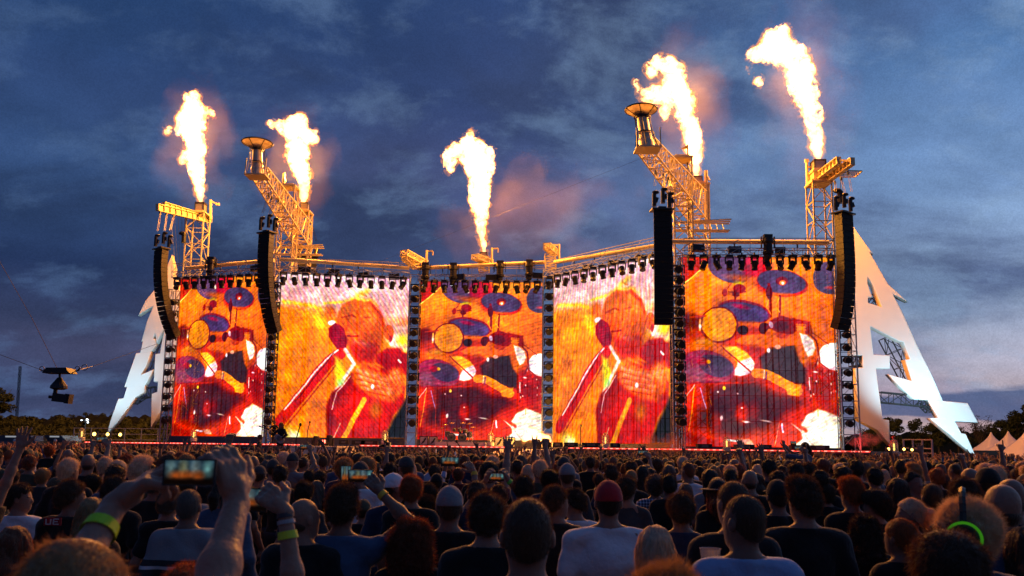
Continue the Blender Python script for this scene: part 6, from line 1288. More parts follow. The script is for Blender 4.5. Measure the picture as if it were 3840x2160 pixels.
# everyone else: one mass of small people, each with head, hair, shoulders, torso and for some raised arms
def ico(sub):
    b = bmesh.new(); bmesh.ops.create_icosphere(b, subdivisions=sub, radius=1); V = np.array([v.co[:] for v in b.verts]); F = np.array([[v.index for v in f.verts] for f in b.faces]); b.free(); return V, F
I1, I2 = ico(1), ico(2)
VV, FF, CC = [], [], []; off = 0
def addm(V, F, c):
    global off
    VV.append(V); FF.append(F + off); CC.append(np.repeat(np.array([c]), len(F), 0)); off += len(V)
def tubes(pts, rad, c, n=5):
    pts = [np.array(p, float) for p in pts]; rings = []
    for i, p in enumerate(pts):
        d = pts[min(i + 1, len(pts) - 1)] - pts[max(i - 1, 0)]; d /= np.linalg.norm(d) + 1e-9; u = np.cross(d, (0.3, 1, .1)); u /= np.linalg.norm(u); v = np.cross(d, u)
        rings.append(np.array([p + (u * math.cos(2 * math.pi * k / n) + v * math.sin(2 * math.pi * k / n)) * rad[i] for k in range(n)]))
    V = np.concatenate(rings + [pts[-1][None]]); F = []
    for j in range(len(pts) - 1):
        for k in range(n): a, b = j * n + k, j * n + (k + 1) % n; F += [(a, b, b + n), (a, b + n, a + n)]
    e = (len(pts) - 1) * n; F += [(e + k, e + (k + 1) % n, len(V) - 1) for k in range(n)]
    addm(V, np.array(F), c)
hair_l = [HCOL[k][:3] for k in ('black', 'dark', 'dark', 'brown', 'brown', 'blond', 'auburn', 'grey', 'fuzz')]; sh_l = [COLS[k][:3] for k in SHs] + [COLS['lblue'][:3]]
rest = cands[NI:]
for i, (Y, x, px) in enumerate(rest):
    I = I2 if Y < 24 else I1; ht = min(rng.normal(1.69 if Y < 17 else 1.65 if Y < 24 else 1.60, .055), 1.80); hc = np.array(hair_l[rng.randint(len(hair_l))]); sk = np.array(SK[i % 4][:3]); shc = np.array(sh_l[rng.randint(len(sh_l))]); yw = rng.uniform(-.5, .5)
    V = I[0].copy(); rr = np.array((.082, .10, .118)) * rng.uniform(.94, 1.1); jit = 1 + .05 * noise3(V * 2.2 + i, i); V = V * jit[:, None] * rr
    F = I[1]; c, s = math.cos(yw), math.sin(yw); cen = V[F].mean(1); bald = rng.rand() < .10; hairf = (cen[:, 2] > -.02 + .75 * cen[:, 1]) & (not bald); V = V @ np.array(((c, s, 0), (-s, c, 0), (0, 0, 1))); o = np.array((x, Y, ht - rr[2])); VV.append(V + o); FF.append(F + off); CC.append(np.where(hairf[:, None], hc, sk)); off += len(V)
    w = rng.uniform(.17, .22); z = ht - 1.78
    prof = [((.055, .055), 1.62), ((.06, .06), 1.52), ((.12, .075), 1.48), ((w, .10), 1.42), ((w + .02, .12), 1.28), ((w - .02, .12), 1.05), ((w, .12), .9)]
    if Y < 26: prof += [((.14, .1), .5), ((.12, .09), .02)]
    n = 8; R_ = []
    for (a, b), zz in prof: R_.append(np.array([(x + a * math.cos(2 * math.pi * k / n), Y - .01 + b * math.sin(2 * math.pi * k / n), max(0, zz + z)) for k in range(n)]))
    V = np.concatenate(R_); F = [(j * n + k, j * n + (k + 1) % n, (j + 1) * n + (k + 1) % n) for j in range(len(prof) - 1) for k in range(n)] + [(j * n + k, (j + 1) * n + (k + 1) % n, (j + 1) * n + k) for j in range(len(prof) - 1) for k in range(n)]; F = np.array(F)[:, ::-1]
    zc = V[F][:, :, 2].mean(1); VV.append(V); FF.append(F + off); CC.append(np.where((zc > 1.50 + z)[:, None], sk, np.where((zc > .85)[:, None], shc, np.array((.02, .025, .04))))); off += len(V)
    pr = .16 + .5 * max(0, (Y - 26) / 26) * (1 if px < 2600 else .5)
    if rng.rand() < pr:
        for sd in ((1,), (-1,), (1, -1))[rng.randint(3)]:
            S = np.array((x + sd * .18, Y, 1.42 + z)); E = S + np.array((sd * rng.uniform(.02, .16), .06, rng.uniform(.12, .25))); W = E + np.array((sd * rng.uniform(-.16, .08), rng.uniform(0, .12), rng.uniform(.2, .27))); lc = shc if rng.rand() < .25 else sk
            tubes([S, S * .5 + E * .5], [.055, .048], shc); tubes([S * .6 + E * .4, E, W], [.042, .040, .028], lc); Hh = W + (W - E) * .32
            tubes([W - (W - E) * .05, W + (W - E) * .15, Hh], [.024, .042, .036], sk, 5)
            ty = rng.randint(4); d = (W - E) / np.linalg.norm(W - E); sdv = np.array((1, 0, 0.0))
            for k in ((0, 1, 2, 3) if ty < 2 else (0, 3) if ty == 2 else (0,)): b = Hh - d * .01 + sdv * (-.03 + .02 * k); tubes([b, b + (d + sdv * (-.3 + .2 * k)) * .085], [.013, .009], sk, 4)
V = np.concatenate(VV); F = np.concatenate(FF); C_ = np.concatenate(CC)
M_crowd = mat('crowd_surfaces', rough=.75, spec=.25, attr='Col'); me = npmesh('crowd', V, F, M_crowd)
ca = me.color_attributes.new('Col', 'FLOAT_COLOR', 'CORNER'); buf = np.ones((len(F) * 3, 4), np.float32); buf[:, :3] = np.repeat(C_, 3, 0); ca.data.foreach_set('color', buf.ravel())
tag(link('crowd', me), 'mass of small far heads and raised hands reaching to the stage edge', 'crowd', kind='stuff'); print('CROWD', len(rest), len(F))
# ------------------------------------------------------------ performers
def guitar(mb_body, mb_neck, c, ang, sc_=1.0, bass=False):
    q = Matrix.Rotation(ang, 3, 'Y'); L = (.95 if bass else .78) * sc_
    for dx, rr in ((-.12, .19), (.10, .15), (-.02, .13)): mb_body.lathe([(rr * sc_, -.022), (rr * sc_, .022)], 16, Vector(c) + q @ Vector((dx * sc_, 0, 0)), q @ Matrix.Rotation(R(90), 3, 'X'))
    mb_neck.box(Vector(c) + q @ Vector((.15 * sc_ + L / 2, -.02, 0)), (L, .03, .055 * sc_), q); mb_neck.box(Vector(c) + q @ Vector((.15 * sc_ + L + .07, -.02, .01)), (.17 * sc_, .025, .10 * sc_), q)
def performer(px, py, Y, z0, hair, hcol, shirt, label, facing, arms, strap=None, gcol=(.5, .5, .55), gang=-.35, cat='person', guitar_lab=None, bass=False, yaw=0.0, sleeve='tee', gz=1.02):
    t = P(px, py, Y); o = make_person(t.x, Y, t.z, hair, hcol, shirt, label, facing=facing, arms=arms, z0=z0, detail=2, key=False, group='musicians and crew on the stage', yaw=yaw, sleeve=sleeve, h=.018)
    if guitar_lab:
        s = o.scale[0]; r = empty('guitar', (t.x, Y, z0), guitar_lab, 'guitar', 'guitars'); b, n = MB(), MB(); guitar(b, n, (0, .20, gz), gang, 1.0, bass); b.build('guitar_body', mat('guitar_' + hair, gcol, .25, spec=.7), r); n.build('guitar_neck', M_black, r)
        st_ = MB(); st_.path([Vector((-.16, .16, gz)), Vector((-.14, .13, 1.25)), Vector((.08, .02, 1.50)), Vector((.16, -.12, 1.3)), Vector((.2, .1, gz + .1))], .022, 4); st_.build('strap', M_black, r)
        r.scale = (s, s, s); r.rotation_euler = (0, 0, facing)
    return o
PI = math.pi
ga = {-1: ((-.20, .26, 1.02), (.8, .2, -.4), (0, -1, 0), dict(curl=(.8, .8, .8, .8)), (-1, -.3, 0)), 1: ((.46, .30, 1.27), (.1, -.2, .9), (-.6, -.6, 0), dict(curl=(1.0, 1.0, 1.0, 1.0)), (.8, -.2, -1))}
performer(1055, 1584, 41, 1.18, 'curlylong', 'blond', 'black', 'guitarist with long blond curls, leather jacket and white print tee, on the left', PI - .15, ga, gcol=(.22, .26, .30), gang=-.65, guitar_lab='white and black electric guitar held by the long haired guitarist', sleeve='long')
performer(973, 1630, 37, .55, 'short', 'grey', 'black', 'grey haired singer in a black tee with a guitar, turned left', PI / 2 + .35, ga, gcol=(.05, .05, .05), gang=-.25, guitar_lab='dark electric guitar held by the grey haired singer')
performer(1031, 1579, 64, ZS, 'cap', 'dark', 'black', 'bass player in black behind the long haired guitarist', PI, ga, gcol=(.2, .1, .05), gang=-.3, guitar_lab='bass guitar behind the long haired guitarist', bass=True)
dk_ = {-1: ((-.25, .35, 1.25), (0, 1, .2), (0, 0, -1), dict(curl=(1.1,) * 4), (-1, -.2, -.6)), 1: ((.28, .32, 1.38), (0, .6, .8), (0, 0, -1), dict(curl=(1.1,) * 4), (1, -.2, -.6))}
performer(1726, 1600, 63.6, 2.62, 'bald', 'fuzz', 'black', 'drummer seated behind the drum kit', PI, dk_)
cam_arms = {1: ((.15, .28, 1.62), (-.2, .8, .3), (-1, 0, 0), dict(curl=(.8,) * 4), (1, 0, -.8)), -1: ((-.15, .28, 1.55), (.2, .8, .3), (1, 0, 0), dict(curl=(.8,) * 4), (-1, 0, -.8))}
performer(1443, 1652, 40, 1.0, 'cap', 'dark', 'black', 'camera operator in black seen from behind in front of the stage', .3, cam_arms, sleeve='long')
r = empty('video_camera', P(1456, 1668, 39.6), 'black shoulder video camera on the operator in front of the stage', 'camera'); m = MB(); m.box((0, 0, 0), (.18, .5, .24)); m.bar((0, .25, .02), (0, .45, .02), .08, 10); m.build('camera_body', M_black, r); m = MB(); m.box((-.12, -.1, .17), (.16, .2, .1)); m.build('viewfinder', M_black, r)
t = P(3350, 1634, 57); make_person(t.x, 57, t.z, 'short', 'dark', 'red', 'person in an orange jacket standing beside the caged lamp under the letter A', facing=PI * .8, z0=t.z - 1.78, detail=1, sleeve='long', seed=2, group='musicians and crew on the stage').children[0].color = (.75, .13, .03, 1)
# girl riding on shoulders with a phone
t = P(3017, 1659, 17.5); ga2 = {-1: ((-.33, .34, 1.66), (.1, .1, 1), (0, 1, 0), openh, (-1, 0, -.5)), 1: ((-.12, .40, 1.60), (-.3, .3, .9), (0, 1, 0), g2, (1, 0, -.6))}
make_person(t.x, 17.5, t.z, 'tail', 'dark', 'denim', 'girl riding on someone\'s shoulders, reaching up with a phone', facing=.5, arms=ga2, fem=1, z0=t.z - 1.62, key=False, detail=2, sleeve='half', h=.016)
phone(2975, 1662, 17.4, .17, 'dark phone held up by the girl on shoulders', (0, 0, .5))
# ------------------------------------------------------------ drum kit
kt = empty('drum_kit', P(1712, 1662, 62.6), 'double bass drum kit with cymbals on its low riser', 'drum kit'); S = 1.25
rs_ = empty('drum_riser', P(1725, 1668, 63), 'low pale riser under the drum kit', 'riser'); a, b = P(1632, 1671, 62), P(1820, 1673, 62); m = MB(); m.box(((a.x + b.x) / 2, 63.6, ZS + .17), (b.x - a.x, 3.4, .34)); built(rs_, riser_box=(m, M_pale))
kb = kt.location.copy(); kt.location = Vector((kb.x, 63, ZS + .34)); chrome = mat('chrome', (.7, .7, .72), .15, 1.0); shell = mat('drum_shell', (.12, .12, .14), .3, .3)
head_m = mat('drum_head_dark', (.09, .09, .10), .6)
for sx in (-.42, .42):
    m = MB(); m.lathe([(.33, -.25), (.34, .25)], 22, (sx, 0, .36), Matrix.Rotation(R(90), 3, 'X')); m.build('bass_drum', shell, kt); m = MB(); m.lathe([(.31, 0), (.31, .012)], 22, (sx, -.255, .36), Matrix.Rotation(R(90), 3, 'X')); h_ = m.build('drum_head', head_m, kt)
    m = MB()
    for k in range(20): p, q = 2 * PI * k / 20, 2 * PI * (k + 1) / 20; m.bar((sx + .34 * math.cos(p), -.26, .36 + .34 * math.sin(p)), (sx + .34 * math.cos(q), -.26, .36 + .34 * math.sin(q)), .016, 4)
    m.build('drum_hoop', chrome, kt); m = MB(); m.lathe([(.09, 0), (.09, .01)], 14, (sx, -.27, .34), Matrix.Rotation(R(90), 3, 'X')); m.build('port_hole', M_black, kt)
    tx_ = bpy.data.curves.new('word', 'FONT'); tx_.body = 'TAMA'; tx_.size = .13; tx_.align_x = 'CENTER'; tx_.extrude = .004; to = bpy.data.objects.new('w', tx_); COL.objects.link(to); me = bpy.data.meshes.new_from_object(to.evaluated_get(bpy.context.evaluated_depsgraph_get())); bpy.data.objects.remove(to)
    me.transform(Matrix.Translation((sx, -.275, .52)) @ Matrix.Rotation(R(90), 4, 'X')); me.materials.clear(); me.materials.append(mat('print_white', (.8, .8, .8), .6)); lo = link('lettering', me, kt)
for x, y, z, r_, h_ in ((-.22, .05, .95, .15, .24), (.18, .05, .95, .16, .26), (.62, .1, .85, .19, .3), (-.75, .2, .62, .2, .4), (.95, .3, .6, .21, .42)): m = MB(); m.lathe([(r_, -h_ / 2), (r_, h_ / 2)], 18, (x, y, z), Matrix.Rotation(R(14), 3, 'X')); m.build('tom_drum', shell, kt)
brass = mat('brass_cymbal', (.65, .45, .18), .25, 1.0)
for x, y, z, r_ in ((-.95, .0, 1.35, .26), (-.45, .1, 1.5, .24), (.45, .1, 1.5, .24), (.95, 0, 1.45, .27), (1.25, .3, 1.2, .24), (-1.2, .3, 1.1, .2)):
    m = MB(); m.lathe([(r_, -.01), (.06, .02), (.03, .035)], 18, (x, y, z), Matrix.Rotation(random.uniform(-.35, .35), 3, 'Y') @ Matrix.Rotation(R(12), 3, 'X')); m.build('cymbal', brass, kt); s_ = MB(); s_.bar((x, y, .0), (x, y, z), .02, 4)
    for k in range(3): s_.bar((x, y, .35), (x + .22 * math.cos(k * 2.1), y + .22 * math.sin(k * 2.1), 0), .015, 4)
    s_.build('cymbal_stand', chrome, kt)
# ------------------------------------------------------------ cabinets with the logo
LOGO = [(-.36, -.34), (-.16, -.17), (-.20, -.12), (.02, .06), (-.03, .10), (.12, .26), (.10, .30), (.34, .37), (.22, .22), (.27, .18), (.12, .02), (.17, -.03), (.05, -.12), (.07, -.16), (-.10, -.24), (-.08, -.28)]
for k, (x0, x1, y0, y1, lab) in enumerate(((1573, 1604, 1637, 1669, 'leftmost'), (1608, 1639, 1638, 1669, 'second'), (1856, 1889, 1640, 1675, 'third'), (1896, 1931, 1641, 1676, 'rightmost'))):
    a, b = P(x0, y1, 62.4), P(x1, y0, 62.4); w_, h_ = b.x - a.x, b.z - a.z; c = Vector(((a.x + b.x) / 2, 62.8, a.z + h_ / 2)); r = empty('amp_cabinet', c, f'square pale cabinet with a dark lightning logo, {lab} of the four', 'amplifier', 'logo cabinets beside the drum kit')
    m = MB(); m.box(c, (w_, .6, h_)); l = MB(); n = len(LOGO); vs = [c + Vector((x * w_ * 1.15, -.315, z * h_ * 1.1)) for x, z in LOGO]; l.add(vs + [v + Vector((0, .012, 0)) for v in vs], [tuple(range(n))] + [(i, n + i, n + (i + 1) % n, (i + 1) % n) for i in range(n)])
    e = MB()
    for s in (-1, 1): e.box(c + Vector((s * w_ / 2, -.29, 0)), (.05, .06, h_ + .05)); e.box(c + Vector((0, -.29, s * h_ / 2)), (w_, .055, .05))
    built(r, cabinet_box=(m, mat('pale_grille', (.62, .58, .52), .8, bump=.2, bscale=80)), logo=(l, M_black), edge_trim=(e, M_black))
# mic stands
for px, y0, y1, Y, lean, lab in ((1108, 1592, 1712, 40.5, .35, 'tall mic stand with picks standing before the left thrust'), (1151, 1583, 1662, 60, .3, 'second mic stand further back right of the guitarist'), (1725, 1655, 1705, 44, -.4, 'boom mic stand in front of the drum kit'), (2177, 1596, 1672, 58, .05, 'lone mic stand in front of the fourth screen')):
    a, b = P(px, y1, Y), P(px, y0, Y); r = empty('microphone_stand', a, lab, 'mic stand', 'microphone stands on the stage'); m, g, bs = MB(), MB(), MB(); t = Vector((a.x, a.y, a.z + (b.z - a.z) * .55)); m.bar(a, t, .03, 5); m.bar(t, Vector((a.x + lean * .5, a.y, b.z)), .03, 5)
    c = Vector((a.x + lean * .5, a.y, b.z)); g.ball(c, (.07, .07, .1), 8, 6); bs.lathe([(.2, 0), (.18, .04)], 12, a); built(r, pole=(m, M_black), microphone=(g, M_black), base=(bs, M_black))
# wedges, red lamps, moving heads by the fire
def lamp_box(px, py, Y, w, h, lab, emi, cat='lamp'):
    c = P(px, py, Y); r = empty('stage_lamp', c, lab, cat); m = MB(); m.box(c, (w, .3, h)); g = MB(); g.box(c + Vector((0, -.17, 0)), (w * .85, .04, h * .8)); built(r, housing=(m, M_black), lens=(g, emi)); return c
rl_ = emat('red_lamp', (1, .10, .06), 9)
c = lamp_box(1216, 1656, 55, .26, .26, 'square bright red lamp on the left thrust', rl_); c2 = lamp_box(1223, 1718, 36, .30, .12, 'red glowing lamp low behind the heads left of centre', rl_); c3 = lamp_box(1907, 1675, 55, .14, .3, 'small orange lamp at the corner of the right thrust', emat('orange_lamp', (1, .5, .25), 4))
for q in (c, c2): l = point('red_light', q + Vector((0, -.4, .1)), 30, (1, .12, .08), .1)
for px, py, Y, lab in ((2014, 1684, 56, 'left of the pair of moving heads silhouetted against the stage fire'), (2050, 1682, 57, 'right of the pair of moving heads silhouetted against the stage fire'), (1235, 1668, 57, 'black moving head beside the red lamp'), (1185, 1672, 56, 'black monitor lamp behind the second mic stand')):
    r = empty('floor_moving_head', P(px, py, Y), lab, 'stage light', 'moving heads on the thrusts'); m = MB(); m.box((0, 0, -.1), (.62, .4, .22)); m.build('base', M_black, r); m = MB(); m.box((-.27, 0, .2), (.08, .18, .5)); m.box((.27, 0, .2), (.08, .18, .5)); m.build('yoke', M_black, r); m = MB(); m.lathe([(.2, -.05), (.24, .2), (.22, .62), (.18, .68)], 12); m.build('lamp_head', M_black, r)
r = empty('tilted_speaker', P(2088, 1706, 48), 'tilted black wedge speaker glowing red underneath, right of the ramp', 'speaker'); m = MB(); q = Matrix.Rotation(R(-22), 3, 'Y'); m.box((0, 0, 0), (.55, .4, .7), q); m.build('speaker_case', M_black, r); m = MB(); m.box(q @ Vector((0, -.22, 0)), (.42, .04, .3), q); m.build('grille', M_steel, r)
for i, px in enumerate((1290, 1345, 1385, 2090, 2140, 2215, 2305, 2640, 2790, 2870, 2990, 3070)):
    Y = 62 if px < 2000 else 57 if px < 2600 else 55.5; c = P(px, 1680, Y); c.z = ZS + .3; r = empty('floor_case', c, f'low equipment case number at the foot of the screens', 'equipment case', 'equipment cases along the stage back'); r['label'] = f"low dark equipment case, {['first', 'second', 'third', 'first', 'second', 'third', 'last', 'first', 'second', 'third', 'fourth', 'last'][i]} from the left below the {'second' if px < 1540 else 'fourth' if px < 2540 else 'rightmost'} screen"
    w_ = .7 + .3 * ((i * 7) % 3); m = MB(); m.box((0, 0, -.1), (w_, .6, .34)); m.build('case', M_black, r); m = MB(); m.box((0, -.31, -.08), (w_ * .45, .02, .16)); m.build('case_panel', mat('case_label_plate', (.14, .13, .13), .6), r)
# ------------------------------------------------------------ cable camera
cc0 = P(222, 1392, 25); r = empty('cable_camera', cc0, 'black camera hanging on crossed cables at the left, against the sky', 'cable camera'); k = 25 / FPX
L_ = lambda x, y, d=0.0: P(x, y, 25 + d) - cc0
m = MB(); tp = [(190, 1381), (262, 1381), (276, 1401), (174, 1401)]; vs = [L_(*p) for p in tp]; m.add([v + Vector((0, -.25, 0)) for v in vs] + [v + Vector((0, .25, 0)) for v in vs], [(0, 3, 2, 1), (4, 5, 6, 7), (0, 1, 5, 4), (1, 2, 6, 5), (2, 3, 7, 6), (3, 0, 4, 7)]); m.build('dolly', M_black, r)
m = MB(); m.path([L_(178, 1396), L_(160, 1392), L_(152, 1384)], .018); m.path([L_(272, 1397), L_(290, 1390), L_(300, 1380)], .018)
for cx in (157, 290, 317):
    for j in range(12): a, b = 2 * PI * j / 12, 2 * PI * (j + 1) / 12; rr = .075 if cx != 317 else .09; q = L_(cx, 1383 if cx != 317 else 1378); m.bar(q + Vector((rr * math.cos(a), 0, rr * math.sin(a))), q + Vector((rr * math.cos(b), 0, rr * math.sin(b))), .012, 4)
m.build('pulley', M_black, r); m = MB(); m.bar(L_(224, 1400), L_(224, 1422), .035, 8); m.slab([(-.0, 0)], 0, 0) if False else None
m.lathe([(.06, .26), (.24, .0), (.25, -.08), (.15, -.12)], 12, L_(221, 1447)); m.bar(L_(210, 1450), L_(206, 1480), .06, 8); m.bar(L_(206, 1478), L_(214, 1490), .07, 8); m.build('gimbal', M_black, r)
m = MB(); m.box(L_(232, 1493), (.46, .3, .26), Matrix.Rotation(R(6), 3, 'Y')); m.bar(L_(205, 1490), L_(184, 1488), .05, 8); m.box(L_(258, 1496), (.14, .26, .3), Matrix.Rotation(R(6), 3, 'Y')); m.build('camera_head', M_black, r)
m = MB()
for a, b in (((178, 1396), (-60, 1308)), ((214, 1381), (118, 1190)), ((118, 1190), (-30, 930)), ((290, 1388), (350, 1373)), ((350, 1373), (588, 1290))): m.bar(L_(*a, 0), L_(*b, 4 if b[0] > 300 else -2), .009, 3)
m.build('support_cable', M_black, r)
m = MB(); m.bar(P(1380, 998, 66), P(2420, 588, 54), .009, 3); tag(m.build('guy_cable', M_black), 'thin black cable crossing the sky from the centre to the right torch bowl', 'cable')
# ------------------------------------------------------------ hill, mast, trees, trucks, tents
hm_ = mat('dark_hedge_bank', (.013, .014, .006), 1.0, spec=.05, var=.5, vscale=.5, bump=.8, bscale=2.5)
def ridge(name, x0, x1, Y, ys, seed, m_, depth=30):
    m = MB(); n = 120; V, F = [], []
    for i in range(n + 1):
        px = x0 + (x1 - x0) * i / n; yt = np.interp(px, [p[0] for p in ys], [p[1] for p in ys]); t = P(px, yt, Y); z = t.z + .5 * noise3(np.array([[px * .05, seed, 0]]), seed)[0] + .3 * noise3(np.array([[px * .25, seed, 0]]), seed)[0]
        V += [(t.x, Y - depth * .4, -.1), (t.x, Y - depth * .2, z * .55), (t.x, Y, z), (t.x, Y + depth, -.1)]
    for i in range(n):
        for j in range(3): a = i * 4 + j; F.append((a, a + 4, a + 5, a + 1))
    m.add(V, F); o = m.build(name, m_, smooth=True); tag(o, kind='structure'); return o
ridge('hill', -400, 700, 105, [(-400, 1570), (0, 1568), (120, 1572), (300, 1568), (560, 1570), (700, 1590)], 3, hm_)
rs = np.random.RandomState(5); V, F = [], []
for k in range(15000):   # leafy cover of the bank
    px = rs.uniform(-300, 690); f = rs.rand() ** .7; t = P(px, 1575 + rs.normal(0, 3), 103); x, z = t.x, t.z * f + (.5 * noise3(np.array([[px * .04, 2., 7.]]), 3)[0] if f > .8 else 0); y = 84 + 20 * f + rs.normal(0, .4); a = rs.normal(0, 1, 3); b = rs.normal(0, 1, 3); L = .12 + .3 * rs.rand(); a *= L / np.linalg.norm(a); b *= L * .6 / np.linalg.norm(b); p = np.array((x * y / 103, y, max(.1, z))); o_ = len(V); V += [p - a, p - b, p + a, p + b]; F.append((o_, o_ + 1, o_ + 2, o_ + 3))
o = link('undergrowth', npmesh('undergrowth', np.array(V), np.array(F), mat('undergrowth_leaves', (.035, .042, .016), .9, spec=.1, var=.5, vscale=.7))); tag(o, 'dark scrub covering the bank at the left', 'undergrowth', kind='stuff')
ridge('far_bank', 3150, 4300, 160, [(3150, 1640), (3500, 1625), (3840, 1620), (4300, 1620)], 5, hm_)
lm = mat('leaves', (.04, .055, .02), .9, spec=.1, objcol=True, var=.4, vscale=.8); bark = mat('bark', (.05, .04, .03), .95)
def tree(px, pytop, pybase, Y, wpx, label, seed, bare=False, n=2600, col=(.035, .045, .018, 1)):
    rs = np.random.RandomState(seed); t, b = P(px, pytop, Y), P(px, pybase, Y); z0 = max(0.0, b.z); H = t.z - z0; Wd = wpx / FPX * Y / 2; r = empty('tree', (t.x, Y, z0), label, 'tree', 'trees on the horizon'); m = MB()
    m.bar((0, 0, 0), (0, 0, H * .45), .03 * H, 6, .02 * H); tips = []
    for k in range(9 if not bare else 16):
        a = 2 * PI * k / 9 + rs.rand(); z = H * (.25 + .35 * rs.rand()); e = Vector((math.cos(a) * Wd * rs.uniform(.3, .8), math.sin(a) * Wd * .6, z + H * rs.uniform(.2, .45))); m.bar((0, 0, z * .8), e, .012 * H, 4, .004 * H); tips.append(e)
        if bare:
            for j in range(7): q = e + Vector(rs.normal(0, .16, 3) * H); q.z = min(q.z, H); m.bar(Vector((0, 0, z)).lerp(e, rs.uniform(.4, 1)), q, .005 * H, 3, .002 * H); tips.append(q)
    m.build('trunk', bark, r); cl = [(rs.uniform(-.75, .75) * Wd, rs.uniform(-.5, .5) * Wd, H * rs.uniform(.28, .86), rs.uniform(.22, .42) * min(Wd, H * .5)) for _ in range(16)] + [(0, 0, H * .86, H * .14), (0, 0, H * .6, min(Wd, H * .5) * .6)]
    if bare: cl = [(e.x, e.y, e.z, .06 * H) for e in tips]; n = 900
    V, F = [], []; L = H * .035 if not bare else H * .018
    for k in range(n):
        c = cl[rs.randint(len(cl))]; d = rs.normal(0, 1, 3); d /= np.linalg.norm(d); p = np.array(c[:3]) + d * c[3] * rs.uniform(.55, 1.08) * np.array((1, 1, .85)); 
        if p[2] > H * 1.02: p[2] = H
        a, b_ = rs.normal(0, 1, 3), rs.normal(0, 1, 3); a *= L / np.linalg.norm(a); b_ *= L * .6 / np.linalg.norm(b_); o_ = len(V); V += [p - a, p - b_, p + a, p + b_]; F.append((o_, o_ + 1, o_ + 2, o_ + 3))
    me = npmesh('crown', np.array(V), np.array(F), lm, False); c = link('crown', me, r); c.color = col; return r
for i, (px, yt, yb, Y, w, lab, bare) in enumerate([(0, 1452, 1600, 100, 110, 'dark tree cut by the left edge of the picture', 0), (95, 1556, 1590, 112, 90, 'low bush on the bank right of the left edge tree', 0), (208, 1556, 1585, 112, 50, 'small round bush on the left bank', 0), (262, 1552, 1590, 112, 70, 'low wide bush on the left bank', 0), (322, 1545, 1590, 112, 70, 'rounded tree on the bank behind the lamp post', 0), (385, 1547, 1590, 112, 60, 'bushy tree behind the tip of the left letter', 0), (430, 1545, 1590, 112, 50, 'dark bush right of the letter tip', 0), (480, 1560, 1590, 112, 70, 'low bush left of the ladder tower', 0),
        (3330, 1560, 1700, 120, 110, 'dark rounded tree seen between the legs of the letter A', 0), (3268, 1600, 1700, 118, 90, 'dark tree behind the left leg of the letter A', 0), (3440, 1566, 1700, 122, 110, 'wide dark tree behind the letter A', 0), (3515, 1570, 1700, 118, 100, 'dark tree right of the middle of the letter A', 0), (3590, 1600, 1700, 118, 100, 'low dark tree below the letter tip', 0), (3668, 1560, 1700, 112, 90, 'thin leafed tree with bare branches showing', 1), (3750, 1570, 1700, 120, 100, 'dark tree above the left tent', 0), (3800, 1535, 1700, 118, 100, 'tall dark tree above the middle tent', 0), (3860, 1505, 1700, 118, 110, 'tallest dark tree at the right edge', 0), (3700, 1600, 1700, 116, 90, 'low dark tree left of the tents', 0)]):
    tree(px, yt, yb, Y, w, lab, 20 + i, bool(bare))
r = empty('radio_mast', P(65, 1600, 260), 'slender far radio mast above the left horizon', 'mast'); ch, br = MB(), MB(); truss(ch, br, P(60, 1600, 260), P(76, 1374, 260), .55, .55, 24, .07, .04); built(r, chord=(ch, M_steel), bracing=(br, M_steel))
def coach(px0, px1, y0, y1, Y, lab):
    a, b = P(px0, y1, Y), P(px1, y0, Y); w_, h_ = b.x - a.x, b.z - .4; c = Vector(((a.x + b.x) / 2, Y, .4)); r = empty('coach', (c.x, Y, 0), lab, 'coach', 'dark coaches parked left of the stage'); z = Vector((0, 0, 1))
    pr = [(-w_ / 2, .3), (-w_ / 2, h_ * .95), (-w_ / 2 + .3, h_ + .1), (w_ / 2 - .7, h_ + .1), (w_ / 2 - .25, h_ * .85), (w_ / 2, h_ * .4), (w_ / 2, .3)]; m = MB(); n = len(pr); m.add([(x, 0, z_) for x, z_ in pr] + [(x, 2.5, z_) for x, z_ in pr], [tuple(range(n - 1, -1, -1))[::-1], tuple(range(n, 2 * n))[::-1]] + [(i, n + i, n + (i + 1) % n, (i + 1) % n) for i in range(n)]); m.build('coach_body', mat('dark_coach_paint', (.02, .03, .05), .2, spec=.7, coat=.5), r)
    g = MB(); g.add([(w_ / 2 - .62, -.02, h_ * .98), (w_ / 2 - .2, -.02, h_ * .8), (w_ / 2 - .05, -.02, h_ * .45), (w_ / 2 - .55, -.02, h_ * .42)], [(0, 3, 2, 1)]); g.box((-w_ * .12, -.02, h_ * .68), (w_ * .62, .03, h_ * .28)); g.build('window', mat('coach_glass', (.05, .07, .1), .05, spec=1), r)
    l = MB(); l.box((-w_ * .02, -.03, h_ * 1.0), (w_ * .32, .06, .12)); l.build('roof_light', emat('coach_light', (.75, .8, .9), .35), r); l = MB(); l.box((w_ * .02, -.04, h_ * .32), (.1, .06, .8)); l.build('side_marker', emat('coach_marker', (1, .55, .12), 1.6), r)
    l = MB(); l.ball((w_ * .03, -.08, h_ * .85), (.18, .1, .16), 8, 5); l.build('mirror', mat('mirror_chrome', (.6, .6, .62), .2, .9), r)
    for x in (-w_ * .3, w_ * .3): w2 = MB(); w2.lathe([(.5, -.15), (.5, .15)], 16, (x, .05, .5), Matrix.Rotation(R(90), 3, 'X')); w2.build('wheel', M_black, r)
coach(-40, 146, 1620, 1676, 66, 'dark coach at the far left edge with a lit roof strip'); coach(150, 262, 1620, 1676, 68, 'second dark coach, right of the one at the edge')
m = MB(); a, b = P(-40, 1692, 60), P(158, 1692, 60); m.box(((a.x + b.x) / 2, 60, .9), (b.x - a.x, .3, 1.25)); tag(m.build('barrier_wall', mat('white_barrier', (.6, .58, .55), .7)), 'long low white barrier in front of the coaches', 'barrier')
